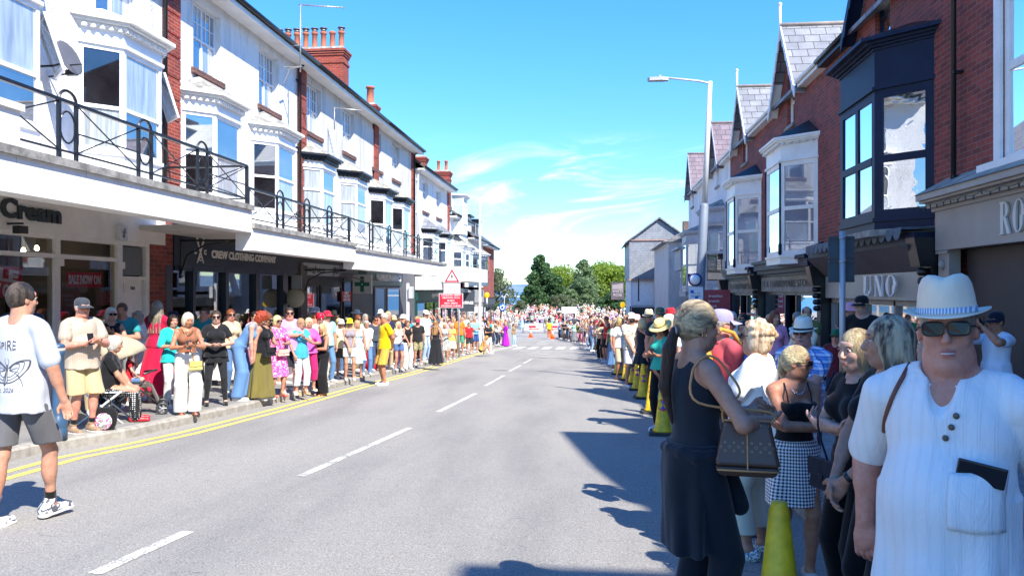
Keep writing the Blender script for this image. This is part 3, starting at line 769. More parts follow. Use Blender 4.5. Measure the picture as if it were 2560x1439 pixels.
chimney(at_u(1120,-10.2)[0],-1.6,.9,1.1,H(5.5),H(294/1920*at_u(1120,-10.2)[1]),2,'red chimney with two round pots above the white oriel',capped=False)
h6=house_left('terraced_house',47.6,54.5,'white house with a tall timber oriel and a low slate roof',M_SMOOTH,H(1.0),[],eave=H(4.6))
bay(h6,-1,49.6,1.5,.7,.25,H(3.6),H(4.3),H(5.9),H(6.1),M_WPT,M_WPT,None,[[G_CURT],[G_BLUE],[G_BLUE]],transom=.7,split=3,dent=False)
for c in(50,53):bay(h6,-1,c,1.3,.55,.5,H(.6),H(1.2),H(2.5),H(2.95),M_WUP,M_WPT,M_COPE,[[G_BLUE],[glass('turquoise_curtain',(.0,.55,.55),.1,wave=1)],[G_BLUE]],transom=.6,roofh=.6)
h7=house_left('terraced_house',54.6,62.5,'narrow house with two square dormers in its dark roof',M_SMOOTH,H(.2),[],eave=H(3.7))
for c in(56.4,60.2):
 d=MB(LT);d.box(-2.2,-.15,c-.9,c+.9,H(3.9),H(5.4));dm=d.build('dormer',M_WPT if c<58 else plain('dark_tile',(.05,.05,.055),.7),h7)
 sash(dm,LT(-.14,c-.8,0),LT(-.14,c+.8,0),(1,0),H(4.0),H(5.2),M_WUP,G_BLUE,cols=2,depth=.05,name='window_frame')
 r=MB(LT);r.box(-2.3,.1,c-1.0,c+1.0,H(5.4),H(5.52));r.build('dormer_roof',M_GUT,dm)
for c in(56.2,60.4):bay(h7,-1,c,1.3,.6,.5,H(.3),H(1.0),H(2.3),H(2.8),plain('grey_blue_paint',(.09,.13,.17),.5),M_WPT,M_COPE,[G_BLUE],transom=.6,roofh=.5)
h8=house_left('terraced_house',62.6,69.5,'brick end house with a terracotta plaque facing the crossing',M_BR,H(-.8),[],eave=H(3.6),grp=None)
q=MB(LT);q.box(.0,.14,64.2,65.4,H(1.6),H(2.3));q.prism([(.0,64.1),(.16,64.1),(.16,65.5),(0,65.5)],H(2.3),H(2.75),pts2=[(0,64.75),(.16,64.75),(.16,64.85),(0,64.85)]);q.build('terracotta_plaque',M_TERRA,h8)
def canopy(va,vb,ptop,pbot,ztop,zbot,label,soff=True):
 c=empty('shop_canopy',(-6.6,va,zbot),label=label,cat='canopy',group='white canopies over the left pavement')
 tf=lambda u,v,z:(u+6.6,v-va,z-zbot)
 f=MB(tf);f.box(-6.95,-6.6,va,vb,zbot,ztop-.1);f.build('fascia',M_FASC,c)
 n_=int((vb-va)/1.22)
 for i in range(1,n_):j=MB(tf);j.box(-6.6,-6.5975,va+i*(vb-va)/n_-.003,va+i*(vb-va)/n_+.003,zbot+.002,ztop-.11);j.build('panel_joint',plain('joint_grey',(.45,.45,.45),.8),c)
 k=MB(tf);k.box(-6.82,-6.55,va-.02,vb+.02,ztop-.1,ztop);k.build('coping',M_COPE,c)
 s_=MB(tf);s_.box(-8.99,-6.96,va+.002,vb-.002,ztop-.12,ztop-.02);s_.build('deck',plain('soffit_cream',(.6,.57,.52),.8,.1),c)
 return c
VC=[at_u(630,-6.6)[0],at_u(888,-6.6)[0],at_u(1110,-6.6)[0]+.5]
canopy(4.5,VC[0],0,0,H(1.64),H(1.11),'nearest white canopy fascia above the white and navy shopfronts')
canopy(VC[0]+.03,VC[1],0,0,H(1.30),H(.77),'middle white canopy fascia, a step lower, above the grey shop')
canopy(VC[1]+.03,VC[2],0,0,H(1.19),H(.58),'farthest long white canopy fascia above the pharmacy')
cc=empty('shop_canopy',(0,0,0),label='short white canopy box beyond the warning sign',cat='canopy',group='white canopies over the left pavement')
f=MB();f.box(-8.98,-6.7,40.5,48.5,H(.45),H(1.25));f.build('fascia',M_FASC,cc)
st=MB();st.box(-6.86,-6.56,4.4,at_u(42,-6.6)[0],H(1.641),H(2.05));st.box(-6.84,-6.52,4.4,at_u(42,-6.6)[0]+.03,H(2.05),H(2.13));tag(st.build('parapet_step',[M_FASC],None),'raised end block of the nearest white canopy at the left frame edge','parapet')
def railing(va,vb,z0,z1,label,n,u=-6.95,ret=False):
 r=empty('balcony_railing',(u,va,z0),label=label,cat='railing',group='black balcony railings on the canopies')
 h=z1-z0;L=vb-va;mt=M_BLK
 a=MB();a.box(-.025,.025,0,L,h-.03,h+.015);a.build('top_rail',mt,r)
 a=MB();a.box(-.015,.015,0,L,.14,.165);a.build('bottom_rail',mt,r)
 step=L/n
 for i in range(n+1):
  y=i*step
  if i in(0,n):a=MB();a.box(-.028,.028,y-.028,y+.028,-.06,h);a.build('post',mt,r);continue
  g=.17
  for s_ in(-1,1):a=MB();a.box(-.022,.022,y+s_*g-.022,y+s_*g+.022,-.06,h);a.build('post',mt,r)
  a=MB();a.tube([(0,y+math.cos(t_)*g,h+math.sin(t_)*.14)for t_ in[PI*k/8 for k in range(9)]],.02,5);a.ring((0,y,h*.58),(0,1,0),(0,0,1),g-.02,g+.04,.014,18,5);a.build('hoop',mt,r)
 for i in range(n):
  ya=i*step+(.19 if i else .03);yb=(i+1)*step-(.19 if i<n-1 else .03)
  a=MB();a.tube([(0,ya,.16),(0,yb,h-.03)],.011,5);a.tube([(.012,ya,h-.03),(.012,yb,.16)],.011,5)
  if i%2:a.box(-.008,.008,ya,yb,h*.52-.01,h*.52+.01)
  a.build('cross_brace',mt,r)
 if ret:
  a=MB();a.box(-1.9,0,L-.02,L+.02,h-.03,h+.01);a.box(-1.9,0,L-.015,L+.015,.14,.165);a.tube([(-1.9,L,.16),(0,L,h)],.011,5);a.tube([(-1.9,L,h),(0,L,.16)],.011,5);a.box(-1.92,-1.88,L-.02,L+.02,-.06,h);a.build('return_rail',mt,r)
 return r
vr=[at_u(0,-6.95)[0],at_u(617,-6.95)[0],at_u(872,-6.95)[0],at_u(1100,-6.95)[0]]
railing(vr[0]-.6,vr[1],H(1.68),H(2.5),'nearest black railing with hoops above the white-framed shop',4,ret=True)
railing(vr[1]+.05,vr[2],H(1.30),H(2.07),'middle black railing above the grey shop canopy',4,ret=True)
railing(vr[2]+.05,vr[3],H(1.20),H(2.06),'far black railing above the pharmacy canopy',6)
# ------------------------------------------------------------------ left shopfronts (parts of the houses above)
def pav(v):return gz(v)+.12
M_WSH=plain('shopfront_white',(.78,.74,.68),.45,.08);CG=clear_glass('shop_glass',.1,(.95,.97,.97))
M_LET_D=plain('dark_letters',(.02,.03,.035),.4);M_LET_W=plain('pale_letters',(.75,.7,.65),.5);M_LETW=plain('white_letters',(.85,.85,.85),.5)
M_REDS=plain('sale_red',(.62,.015,.04),.6)
def bulb(x,y,z,parent,drop=.35):
 b=MB();b.tube([(x,y,z),(x,y,z+drop)],.006,5);w=b.build('flex',M_BLK,parent)
 g=MB();g.lathe([(.005,-.05),(.035,-.03),(.04,0),(.02,.05)],(x,y,z),10);g.build('bulb',plain('lit_bulb',(1,.75,.4),.5,emis=9),w)
h1=houses[0]
s=MB(LT);s.box(-.25,.05,8.4,15.3,H(.93),H(1.5));sg=s.build('shop_sign',M_WSH,h1)
lettering('Cream',.4,M_LET_D,LT(.075,at_u(150,-8.93)[0]+.02,H(1.24)),(0,1,0),(0,0,1),sg,.02,1.0,.016,'RIGHT',fit=1.32)
vd0,vd1,ve=at_u(303,-9)[0],at_u(362,-9)[0],at_u(376,-9)[0]
fr=MB(LT)
zb=-4.0;vm=at_u(141,-9)[0]
for a,b in((8.4,8.5),(vm-.06,vm+.06),(vd0-.16,vd0),(vd1,vd1+.12)):fr.box(-.12,.03,a,b,-1.2,H(.93))
fr.box(-.1,.02,8.5,vd0-.16,H(.85),H(.93));fr.box(-.1,.035,8.5,vd0-.16,H(.53),H(.6));fr.box(-.12,.03,8.5,vd0-.16,-1.2,pav(12)+.55)
fr.box(-.1,.02,vd0,vd1,H(.86),H(.93));fr.box(-.1,.02,vd0,vd1,H(.2),H(.26))
for a in(vm,vd0-.08):fr.prism([(.03,a-.1),(.07,a-.1),(.07,a+.1),(.03,a+.1)],H(.4),H(.53))
sf=fr.build('shop_window',M_WSH,h1)
for a,b,c,d in((8.5,vm-.06,H(.6),H(.85)),(vm+.06,vd0-.16,H(.6),H(.85)),(8.5,vm-.06,pav(12)+.55,H(.53)),(vm+.06,vd0-.16,pav(12)+.55,H(.53))):
 g=MB(LT);g.add([(-.03,a,c),(-.03,b,c),(-.03,b,d),(-.03,a,d)],[(0,1,2,3)]);g.build('pane',CG,sf)
dr=MB(LT);dr.box(-.1,-.04,vd0+.01,vd1-.01,pav(14),H(.2))
for(a,b,c,d)in((.08,.44,-.05,.12),(.08,.24,-1.1,-.35),(.3,.44,-1.1,-.35)):
 k=(vd1-vd0)/.52;dr.box(-.04,-.025,vd0+a*k,vd0+b*k,H(c),H(d));dr.box(-.026,-.018,vd0+(a+.03)*k,vd0+(b-.03)*k,H(c+.03),H(d-.03))
do=dr.build('door',M_WSH,h1);lettering('18A',.1,M_LET_D,LT(-.012,(vd0+vd1)/2,H(.03)),(0,1,0),(0,0,1),do,.003)
g=MB(LT);g.add([(-.03,vd0+.05,H(.28)),(-.03,vd1-.05,H(.28)),(-.03,vd1-.05,H(.84)),(-.03,vd0+.05,H(.84))],[(0,1,2,3)]);g.build('fanlight',plain('grey_fanlight',(.13,.14,.14),.3),do)
bp=MB(LT);bp.box(-.3,.04,vd1+.12,15.6,-1.6,H(1.5));bp.build('brick_pier',M_BRD,h1)
it=MB(LT);it.box(-3.2,-3.1,8.4,14.6,-1.3,H(1.5));it.box(-3.1,-.3,8.3,8.4,-1.3,H(1.5));it.box(-3.1,-.3,vd0-.1,vd0,-1.3,H(1.5));it.box(-3.1,-.3,8.4,vd0-.1,H(1.4),H(1.5));it.box(-3.1,-.3,8.4,vd0-.1,pav(12)-.02,pav(12)+.02)
it.build('interior',M_INT,h1)
it=MB(LT)
for k in range(16):it.box(-3.1,-3.07,8.5,vd0-.12,-.1+k*.17,-.085+k*.17)
for k in range(4):it.box(-1.4,-1.36,8.9+k*1.25,8.94+k*1.25,pav(12),H(1.4))
it.build('slat_wall',M_BLK,h1)
for(a,b,z)in((-1.2,11.0,H(.78)),(-1.6,11.5,H(.75)),(-1.0,12.9,H(.75)),(-1.5,13.2,H(.73))):bulb(*LT(a,b,z),h1,.4)
def mannequin(x,y,z,m_,label,w=1.0):
 o=empty('mannequin',(x,y,z),label=label,cat='mannequin')
 b=MB();b.lathe([(.12,.0),(.15,.12),(.125,.3),(.17,.5),(.17,.6),(.07,.68),(.05,.74),(.048,.8),(.02,.81)],(0,0,0),18,sx=.65,sy=1.0);b.build('torso',plain('mannequin_cream',(.5,.45,.38),.6),o)
 c_=MB();c_.lathe([(.17,-.1),(.17,.1),(.15,.3),(.2,.5),(.19,.6),(.13,.665)],(0,0,0),18,sx=.66,sy=1.04)
 for s_ in(-1,1):c_.tube([(0,s_*.18,.58),(.0,s_*.26,.35),(.03,s_*.27,.1)],[.06,.05,.045],8)
 c_.build('garment',m_,o);st_=MB();st_.tube([(0,0,-.75),(0,0,0)],.02,6);st_.lathe([(.18,-.78),(.18,-.75),(.02,-.74)],(0,0,0),14);st_.build('stand',M_BLK,o)
mannequin(-9.6,11.2,pav(11)+.95,fabric((.5,.46,.38),'linen_jacket'),'mannequin in a cream jacket behind the white-framed shop glass')
mannequin(-9.7,12.25,pav(12)+.85,fabric((.35,.02,.08),'crimson_knit'),'mannequin in a crimson top behind the white-framed shop glass')
def wsign(va,vb,z0,z1,text,size,label,tilt=0,mat=M_REDS,lm=M_LETW,p=-.1,fit=None,lines=None):
 b=MB(LT);b.box(p-.012,p,va,vb,z0,z1);o=b.build('sale_sign',mat);tag(o,label,'sign')
 lines=lines or[text]
 for i,l in enumerate(lines):
  zz=z1-(z1-z0)*(i+.5)/len(lines)
  lettering(l,size,lm,LT(p+.004,(va+vb)/2,zz),(0,1,tilt),(0,-tilt,1),o,.002,1,.012,fit=fit[i]if isinstance(fit,list)else fit)
 return o
va,vb=at_u(167,-9.1)[0],at_u(255,-9.1)[0]
wsign(va,vb,H(.04),H(.31),'SALE NOW ON',.2,'red banner reading SALE NOW ON in the white-framed shop window',fit=(vb-va)*.92)
wsign(10.35,at_u(55,-9.1)[0],H(-.12),H(.36),'',.26,'red SALE NOW ON poster at the left frame edge',tilt=-.12,lines=['SALE','NOW ON'],fit=[.9,.8])
b=MB(LT);va=at_u(303,-8.9)[0];b.prism([(.05,va-.1),(.16,va-.1),(.16,va+.12),(.05,va+.12)],H(.93),H(1.22),pts2=[(.05,va-.12),(.14,va-.12),(.14,va+.14),(.05,va+.14)])
ab=b.build('alarm_box',plain('alarm_white',(.6,.6,.6),.5));tag(ab,'white alarm box on the shop board beside the dark lettering','alarm box')
lettering('adpi',.12,M_LET_D,LT(.165,va,H(1.08)),(0,.3,1),(0,-1,.3),ab,.003)
b=MB(LT);va=at_u(42,-8.8)[0];b.box(.05,.3,va-.02,va+.02,H(1.0),H(1.03));b.box(.2,.32,va-.09,va+.09,H(.86),H(.98));tag(b.build('flood_lamp',M_BLK),'small black flood lamp under the dark shop lettering','lamp')
h2=houses[1];M_NVS=plain('navy_shopfront',(.008,.02,.045),.35,.2)
s=MB(LT);s.box(-.28,.06,15.62,22.6,H(.52),H(1.5));sg=s.build('shop_sign',M_NVS,h2)
lettering('CREW CLOTHING COMPANY',.25,M_LET_W,LT(.075,(at_u(527,-8.94)[0]+at_u(688,-8.94)[0])/2,H(.83)),(0,1,0),(0,0,1),sg,.012,.6,.008,fit=at_u(688,-8.94)[0]-at_u(527,-8.94)[0])
va=at_u(501,-8.93)[0]
lg=MB(LT)
for s_ in(-1,1):
 lg.extr([(.065,va-s_*.16,H(.62)),(.065,va-s_*.13,H(.60)),(.065,va+s_*.10,H(1.0)),(.065,va+s_*.17,H(1.12)),(.065,va+s_*.20,H(1.22)),(.065,va+s_*.12,H(1.20)),(.065,va+s_*.06,H(1.02))],(.012+s_*.002,0,0))
lg.build('crossed_oars_emblem',M_LET_W,sg)
for a,zz in((-.22,.86),(.22,.86),(0,.7)):lettering('C',.15,M_LET_W,LT(.07,va+a,H(zz)),(0,1,0),(0,0,1),sg,.008,1,.006)
fr=MB(LT);pxs=[(410,425),(478,484),(560,568),(636,646),(704,716)]
for a,b_ in pxs:fr.box(-.15,.05,at_u(a,-9)[0],at_u(b_,-9)[0],-1.8,H(.52))
fr.box(-.12,.04,15.7,22.5,H(.42),H(.519));fr.box(-.15,.05,15.7,22.5,-2,pav(19)+.45)
sf=fr.build('shop_window',M_NVS,h2)
for(a,b_)in((425,478),(484,560),(568,636),(646,704)):
 g=MB(LT);a,b_=at_u(a,-9)[0],at_u(b_,-9)[0];g.add([(-.05,a,pav(19)+.45),(-.05,b_,pav(19)+.45),(-.05,b_,H(.42)),(-.05,a,H(.42))],[(0,1,2,3)]);g.build('pane',clear_glass('navy_shop_glass',.3),sf)
it=MB(LT);it.box(-3.2,-3.1,15.7,22.5,-2,H(.52));it.box(-3.1,-.3,15.62,15.7,-2,H(.52));it.box(-3.1,-.3,22.5,22.55,-2,H(.52));it.box(-3.1,-.3,15.7,22.5,H(.48),H(.52));it.build('interior',M_INT,h2)
b=MB(LT);va=at_u(532,-9.5)[0];b.extr([(-.5,va-.28,-.9),(-.5,va+.28,-.9),(-.5,va+.28,H(-.3)),(-.5,va+.14,H(.2)),(-.5,va-.14,H(.2)),(-.5,va-.28,H(-.3))],(-.02,0,0));o=b.build('tag_board',plain('tag_cream',(.55,.5,.42),.7));tag(o,'large cream swing tag board in the navy shop window','display board')
b=MB(LT);b.box(-.5,-.492,va-.08,va+.08,H(-.6),H(-.2));b.build('red_band',M_REDS,o)
def bracket(v,z,label):
 b=MB();b.box(-8.95,-7.6,v-.02,v+.02,z,z+.04);b.tube([(-8.95,v,z-.7),(-8.8,v,z-.3),(-8.4,v,z-.08),(-7.6,v,z)],.022,6);b.box(-8.97,-8.93,v-.03,v+.03,z-.8,z+.1)
 tag(b.build('bracket',M_BLK),label,'bracket')
bracket(15.9,H(1.05),'black iron bracket at the near end of the navy shop');bracket(23.1,H(.6),'black iron bracket at the pillar before the grey shop')
h3=houses[2];M_GSH=plain('dark_grey_shop',(.035,.04,.05),.5)
s=MB(LT);s.box(-.28,0,22.62,31.1,-3,H(1.3));s.build('shopfront',M_GSH,h3)
s=MB(LT);s.box(0.002,.08,22.75,23.3,-2.5,H(.75));s.build('shop_pillar',plain('grey_pillar',(.12,.115,.11),.7),h3)
a,b_=at_u(757,-8.95)[0],at_u(846,-8.95)[0]
s=MB(LT);s.box(0,.07,a,b_,H(.46),H(.85));sg=s.build('shop_sign',plain('pale_sign',(.42,.43,.45),.5),h3)
lettering('Vaughans',.3,M_LET_D,LT(.08,a+.95,H(.66)),(0,1,0),(0,0,1),sg,.006,fit=1.9);lettering('JRS',.34,M_LET_D,LT(.08,b_-.35,H(.66)),(0,1,0),(0,0,1),sg,.006,.6,fit=.55)
a2=at_u(900,-8.95)[0];s=MB(LT);s.box(0,.05,b_+.02,a2,H(.5),H(.85));s.build('shop_sign',plain('mauve_sign',(.16,.15,.19),.5),h3)
s=MB(LT);s.prism([(.01,b_+.3),(.9,b_+.3),(.9,a2),(.01,a2)],[H(.55),H(.30),H(.30),H(.55)],[H(.6),H(.35),H(.35),H(.6)]);s.build('awning',plain('grey_awning',(.3,.29,.32),.8),h3)
for(x0,x1,z0_,z1_)in((742,792,-1.2,.15),(798,850,-1.2,.15),(856,878,-1.4,.4)):
 a,b_=at_u(x0,-9)[0],at_u(x1,-9)[0];sash(h3,LT(.06,a,0),LT(.06,b_,0),(1,0),H(z0_),H(z1_),M_GSH,glass('shop_dark_glass',(.03,.035,.045),.12),name='shop_window')
a=at_u(762,-8.9)[0];wsign(at_u(853,-8.9)[0],at_u(877,-8.9)[0],H(-.42),H(-.06),'',.12,'red notice with white lettering in the grey shop window',lines=['NEW','SALE IS','NOW ON'],p=.12,fit=[.5,.7,.7])
b=MB(LT);b.lathe([(.02,-.02),(.3,-.02),(.3,.02),(.02,.02)],(0,0,0),24,M=Matrix.Rotation(R(90),4,'Y'));
o=b
rp=MB();rp.lathe([(.02,-.02),(.28,-.02),(.28,.02),(.02,.02)],(-8.7,at_u(738,-8.7)[0],H(-.25)),22,M=Matrix.Rotation(R(90),4,'X'));tag(rp.build('round_sign',plain('cream_disc',(.6,.55,.42),.5)),'round cream disc sign on the pillar before the grey shop','sign')
rp=MB();a=at_u(741,-8.6)[0];rp.prism([(-8.75,a),(-8.45,a),(-8.45,a+.04),(-8.75,a+.04)],H(.02),H(.42));o=rp.build('hanging_sign',plain('pale_hang',(.3,.32,.33),.5));tag(o,'small dark oval bracket sign on the pillar before the grey shop','sign')
h4=houses[3];M_GRN=plain('pharmacy_green',(.01,.07,.06),.45)
s=MB(LT);s.box(-.28,0,31.12,38.2,-3,H(1.1));s.build('shopfront',plain('pharm_wall',(.12,.12,.125),.6),h4)
a,b_=at_u(918,-8.93)[0],at_u(1004,-8.93)[0]
s=MB(LT);s.box(0,.08,a,b_,H(.18),H(.82));sg=s.build('shop_sign',M_GRN,h4)
lettering('MUMBLES PHARMACY',.38,M_LETW,LT(.09,(at_u(938,-8.9)[0]+b_)/2,H(.5)),(0,1,0),(0,0,1),sg,.03,.5,.01,fit=(b_-at_u(938,-8.9)[0])*.92)
for x0,x1 in((935,962),(966,998)):sash(h4,LT(.05,at_u(x0,-9)[0],0),LT(.05,at_u(x1,-9)[0],0),(1,0),H(-2.1),H(.1),plain('alu',(.3,.3,.31),.5),glass('shop_refl_glass',(.04,.05,.05),.25),name='shop_window')
dd=at_u(927,-7.9)[1];vy=at_u(927,-7.9)[0]
cs=empty('pharmacy_sign',(-8.2,vy,H(.2)),label='square pharmacy sign with a green cross projecting under the canopy',cat='sign')
b=MB();b.box(-.34,.34,-.06,.06,-.34,.34);b.build('box',plain('sign_white',(.6,.62,.63),.5),cs)
b=MB();
for s_ in(1,):
 for(a0,a1,c0,c1)in((-.07,.07,.03,.27),(-.07,.07,-.27,-.03),(-.27,-.03,-.07,.07),(.03,.27,-.07,.07)):b.box(a0,a1,-.07,-.06,c0,c1)
b.build('green_cross',plain('cross_green',(.01,.16,.11),.5),cs)
b=MB();b.box(-.15,.15,-.05,.05,.35,.6);b.box(-.8,-.34,-.02,.02,.1,.14);b.build('bracket',plain('dull_green',(.1,.2,.17),.5),cs)
def fshop(h,a,b_,z0,z1,m_,txt=None,tm=None,size=.3,gl=True):
 s=MB(LT);s.box(-.28,0,a,b_,-4,z1);s.build('shopfront',m_,h)
 s=MB(LT);s.box(0.001,.09,a+.1,b_-.1,z0,z1-.05);sg_=s.build('shop_sign',m_,h)
 if txt:lettering(txt,size,tm,LT(.1,(a+b_)/2,(z0+z1)/2),(0,1,0),(0,0,1),sg_,.02,.8,.01)
 n_=max(2,int((b_-a)/2.2))
 for k in range(n_):
  x0,x1=a+.25+k*(b_-a-.5)/n_,a+.25+(k+1)*(b_-a-.5)/n_-.15
  sash(h,LT(.06,x0,0),LT(.06,x1,0),(1,0),gz(a)+.4,z0-.1,m_,glass('shop_refl_glass',(.04,.05,.05),.25),name='shop_window')
s=MB(LT);s.box(0,.9,38.3,45.6,H(.0),H(.68));s.build('boxed_fascia',M_FASC,h5)
fshop(h5,38.3,47.5,H(-.55),H(-.02),M_GRN,'enjoy your jewellery',M_LETW,.32)
fshop(h6,47.6,54.5,H(-.9),H(.1),plain('mid_grey_shop',(.1,.11,.12),.5),'FATFACE',M_LETW,.5)
fshop(h7,54.6,62.5,H(-1.0),H(0),plain('stone_shop',(.35,.33,.3),.7),None)
fshop(h8,62.6,69.5,H(-1.3),H(-.7),plain('dark_shop',(.05,.05,.06),.5),None)
vf,df=at_u(1168,-7.2)
fs_=empty('hanging_sign',(-7.2,vf,H(-.7)),label='dark grey square projecting sign with bold white capitals',cat='sign');b=MB();b.box(-.42,.42,-.04,.04,-.55,.55);pn=b.build('panel',plain('slate_sign',(.05,.06,.08),.5),fs_)
lettering('FATFACE',.2,M_LETW,(0,-.05,-.05),(1,0,0),(0,0,1),pn,.004,.9,.01,fit=.72)
vd,dd_=at_u(122,-8.8);zz=CAMZ+(724-150)/FOC*dd_
o=empty('satellite_dish',(-8.75,vd,zz),0,'grey satellite dish on the white wall between the two nearest bays','satellite dish')
b=MB();b.lathe([(.02,0),(.18,.02),(.28,.06),(.29,.065),(.27,.07),(.02,.03)],(.25,0,0),20,M=Matrix.Rotation(R(70),4,'Y'));b.build('dish',plain('dish_grey',(.12,.12,.13),.5),o)
b=MB();b.tube([(-.24,0,-.1),(.2,0,-.1),(.25,0,0)],.018,6);b.tube([(.25,0,-.1),(.6,-.1,-.12)],.012,6);b.build('arm',M_BLK,o)
vd,dd_=at_u(178,-8.6);zz=CAMZ+(724-183)/FOC*dd_
b=MB();b.tube([(-9,vd,zz-.05),(-8.6,vd,zz)],.015,6);b.box(-8.68,-8.5,vd-.04,vd+.04,zz-.04,zz+.05);tag(b.build('cctv_camera',M_BLK),'small black camera on a rod beside the open bay light','camera')
# ------------------------------------------------------------------ right terrace: gabled brick houses over shops
RT=ftf(1)
def house_right(v0,v1,vg,label,wallm,barge,slm,gw=1.55,eave=H(5.85),peak=H(8.05),holes=(),bottom=H(1.0),name='gabled_house',finial=True,grp='gabled houses over the shops'):
 h=empty(name,(0,0,0),label=label,cat='house',group=grp)
 wall_open(h,RT,-.28,0,v0,v1,bottom,eave,list(holes),wallm)
 g=MB(RT);zk=peak-.22
 wz0,wz1,ww=H(5.0),H(6.5),.42
 g.extr([(0,vg-gw+.1,eave+.001),(0,vg-ww,eave+.001),(0,vg-ww,wz1),(0,vg,wz1+.35),(0,vg,zk)],(-.28,0,0))
 g.extr([(0,vg+gw-.1,eave+.001),(0,vg+ww,eave+.001),(0,vg+ww,wz1),(0,vg,wz1+.35),(0,vg,zk)],(-.28,0,0))
 g.build('gable_wall',wallm,h)
 r=MB(RT);hw=gw+.12;sl=(peak-eave)/gw
 def zz(dv):return peak-abs(dv)*sl
 for s_ in(-1,1):
  pts=[(.3,vg,peak),(.3,vg+s_*hw,zz(hw)),(.3,vg+s_*hw,zz(hw)-.07),(.3,vg,peak-.09)]
  r.extr(pts,(-5.2,0,0))
 r.build('gable_roof',slm,h)
 rc=MB(RT);rc.tube([(.32,vg,peak+.02),(-4.9,vg,peak+.02)],.07,6);rc.build('ridge_tiles',plain('ridge_tile',(.38,.3,.24),.9,.3,4,.4),h)
 mr=MB(RT)
 A=[(.22,eave+.05),(-5,eave+.05+5.2*.42),(-10,eave+.05)]
 mr.add([(p,v,z)for v in(v0,v1)for p,z in A]+[(p,v,z-.1)for v in(v0,v1)for p,z in A],[(0,1,4,3),(1,2,5,4),(6,9,10,7),(7,10,11,8),(0,3,9,6),(2,8,11,5),(0,6,7,1),(1,7,8,2),(3,4,10,9),(4,5,11,10)])
 mr.build('roof',slm,h)
 bb=MB(RT)
 for s_ in(-1,1):
  n_=9
  for k in range(n_):
   a,b=hw*k/n_,hw*(k+1)/n_;m_=(a+b)/2
   lo=.26+(.07 if k%2 else 0)
   bb.extr([(.3,vg+s_*a,zz(a)+.03),(.3,vg+s_*b,zz(b)+.03),(.3,vg+s_*b,zz(b)-.22),(.3,vg+s_*m_,zz(m_)-lo),(.3,vg+s_*a,zz(a)-.22)],(.035,0,0))
 if finial:bb.tube([(.32,vg,peak-.45),(.32,vg,peak+.62)],.04,8);bb.lathe([(.02,0),(.06,.03),(.06,.08),(.02,.12)],(.32,vg,peak+.6),8)
 bb.build('barge_board',barge,h)
 sf_=MB(RT)
 for s_ in(-1,1):sf_.add([(.3,vg+s_*.05,peak-.13),(.3,vg+s_*hw,zz(hw)-.09),(0.01,vg+s_*hw,zz(hw)-.09),(0.01,vg+s_*.05,peak-.13)],[(0,1,2,3)])
 sf_.build('gable_soffit',barge,h)
 sash(h,RT(0,vg-ww,0),RT(0,vg+ww,0),(-1,0),wz0,wz1,barge if barge is M_NAVY else M_WPT,None,transom=.5,back=.1,panes=[G_BLUE],name='window')
 s2=MB(RT);s2.box(-.15,.09,vg-ww-.1,vg+ww+.1,wz0-.1,wz0-.001);s2.build('sill',M_COPE,h)
 for a,b in((v0,vg-hw),(vg+hw,v1)):
  gt=MB(RT);gt.tube([(.28,a,eave+.03),(.28,b,eave+.03)],.055,8);gt.box(.0,.24,a,b,eave-.12,eave-.02);gt.build('gutter',M_WPT if barge is not M_NAVY else M_GUT,h)
 bk=MB(RT);bk.box(-10,-.29,v0+.01,v0+.2,-5,eave);bk.box(-10,-.29,v1-.2,v1-.01,-5,eave);bk.box(-10,-9.8,v0+.2,v1-.2,-5,eave);bk.build('party_wall',wallm if wallm is not M_REND else M_BR,h)
 return h
wz=lambda vg:(vg-.42,vg+.42,H(5.0),H(5.85))
vR=[-9,7.0,13.75,20.6,27.9,34.6,41.6,49.5]
vw0,vw1=at_u(2528,6)[0]-1.6,at_u(2528,6)[0]
hr0=house_right(vR[1],vR[2],10.2,'red brick house over the beige shopfront at the right frame edge',M_BRD,M_WPT,M_SLATE,holes=[wz(10.2),(10.3,12.0,H(1.85),H(4.4))])
sash(hr0,RT(0,10.3,0),RT(0,12.0,0),(-1,0),H(1.85),H(4.4),M_WPT,None,transom=.55,back=.02,panes=[G_CURT,G_BLUE],fw=.13)
s=MB(RT);s.box(0,.28,10.1,12.2,H(1.62),H(1.85));s.box(0,.05,10.12,10.3,H(1.86),H(4.4));s.box(0,.05,12.0,12.18,H(1.86),H(4.4));s.build('window_surround',M_WPT,hr0)
downpipe(hr0,13.25,H(1.25),H(5.85),1,p=.14)
hrb=house_right(2.62,vR[1]-.02,5.2,'brick house beside the photographer, its gable shading the pavement',M_BRD,M_WPT,M_SLATE,holes=[(4.78,5.62,H(5.0),H(5.85))],bottom=0,peak=H(7.4),gw=1.4,finial=False)
hrd=empty('tall_house',(0,0,0),label='tall brick house with a sloping parapet beside the photographer',cat='house')
w=MB();w.extr([(6,2.6,0),(6,2.6,10.4),(6,.5,9.75),(6,-.7,9.1),(6,-3.55,9.1),(6,-3.55,0)],(8,0,0));w.build('wall',M_BRD,hrd)
for q in range(3):sash(hrd,(5.98,-.6,0),(5.98,.9,0),(-1,0),2.4+q*2.6,4.1+q*2.6,M_WPT,G_BLUE,transom=.5,back=-.02)
hrc=empty('tall_house',(0,0,0),label='tall flat-topped brick building behind the photographer',cat='house')
w=MB();w.box(6.0,14,-16,-3.9,0,11.1);w.build('wall',M_BRD,hrc);w=MB();w.box(5.95,14.1,-16.1,-3.88,11.1,11.2);w.build('parapet',M_COPE,hrc)
for k in range(3):
 for q in range(3):sash(hrc,(5.98,-6.2-k*3.4,0),(5.98,-5-k*3.4,0),(-1,0),2.6+q*2.9,4.3+q*2.9,M_WPT,G_BLUE,transom=.5,back=-.02)
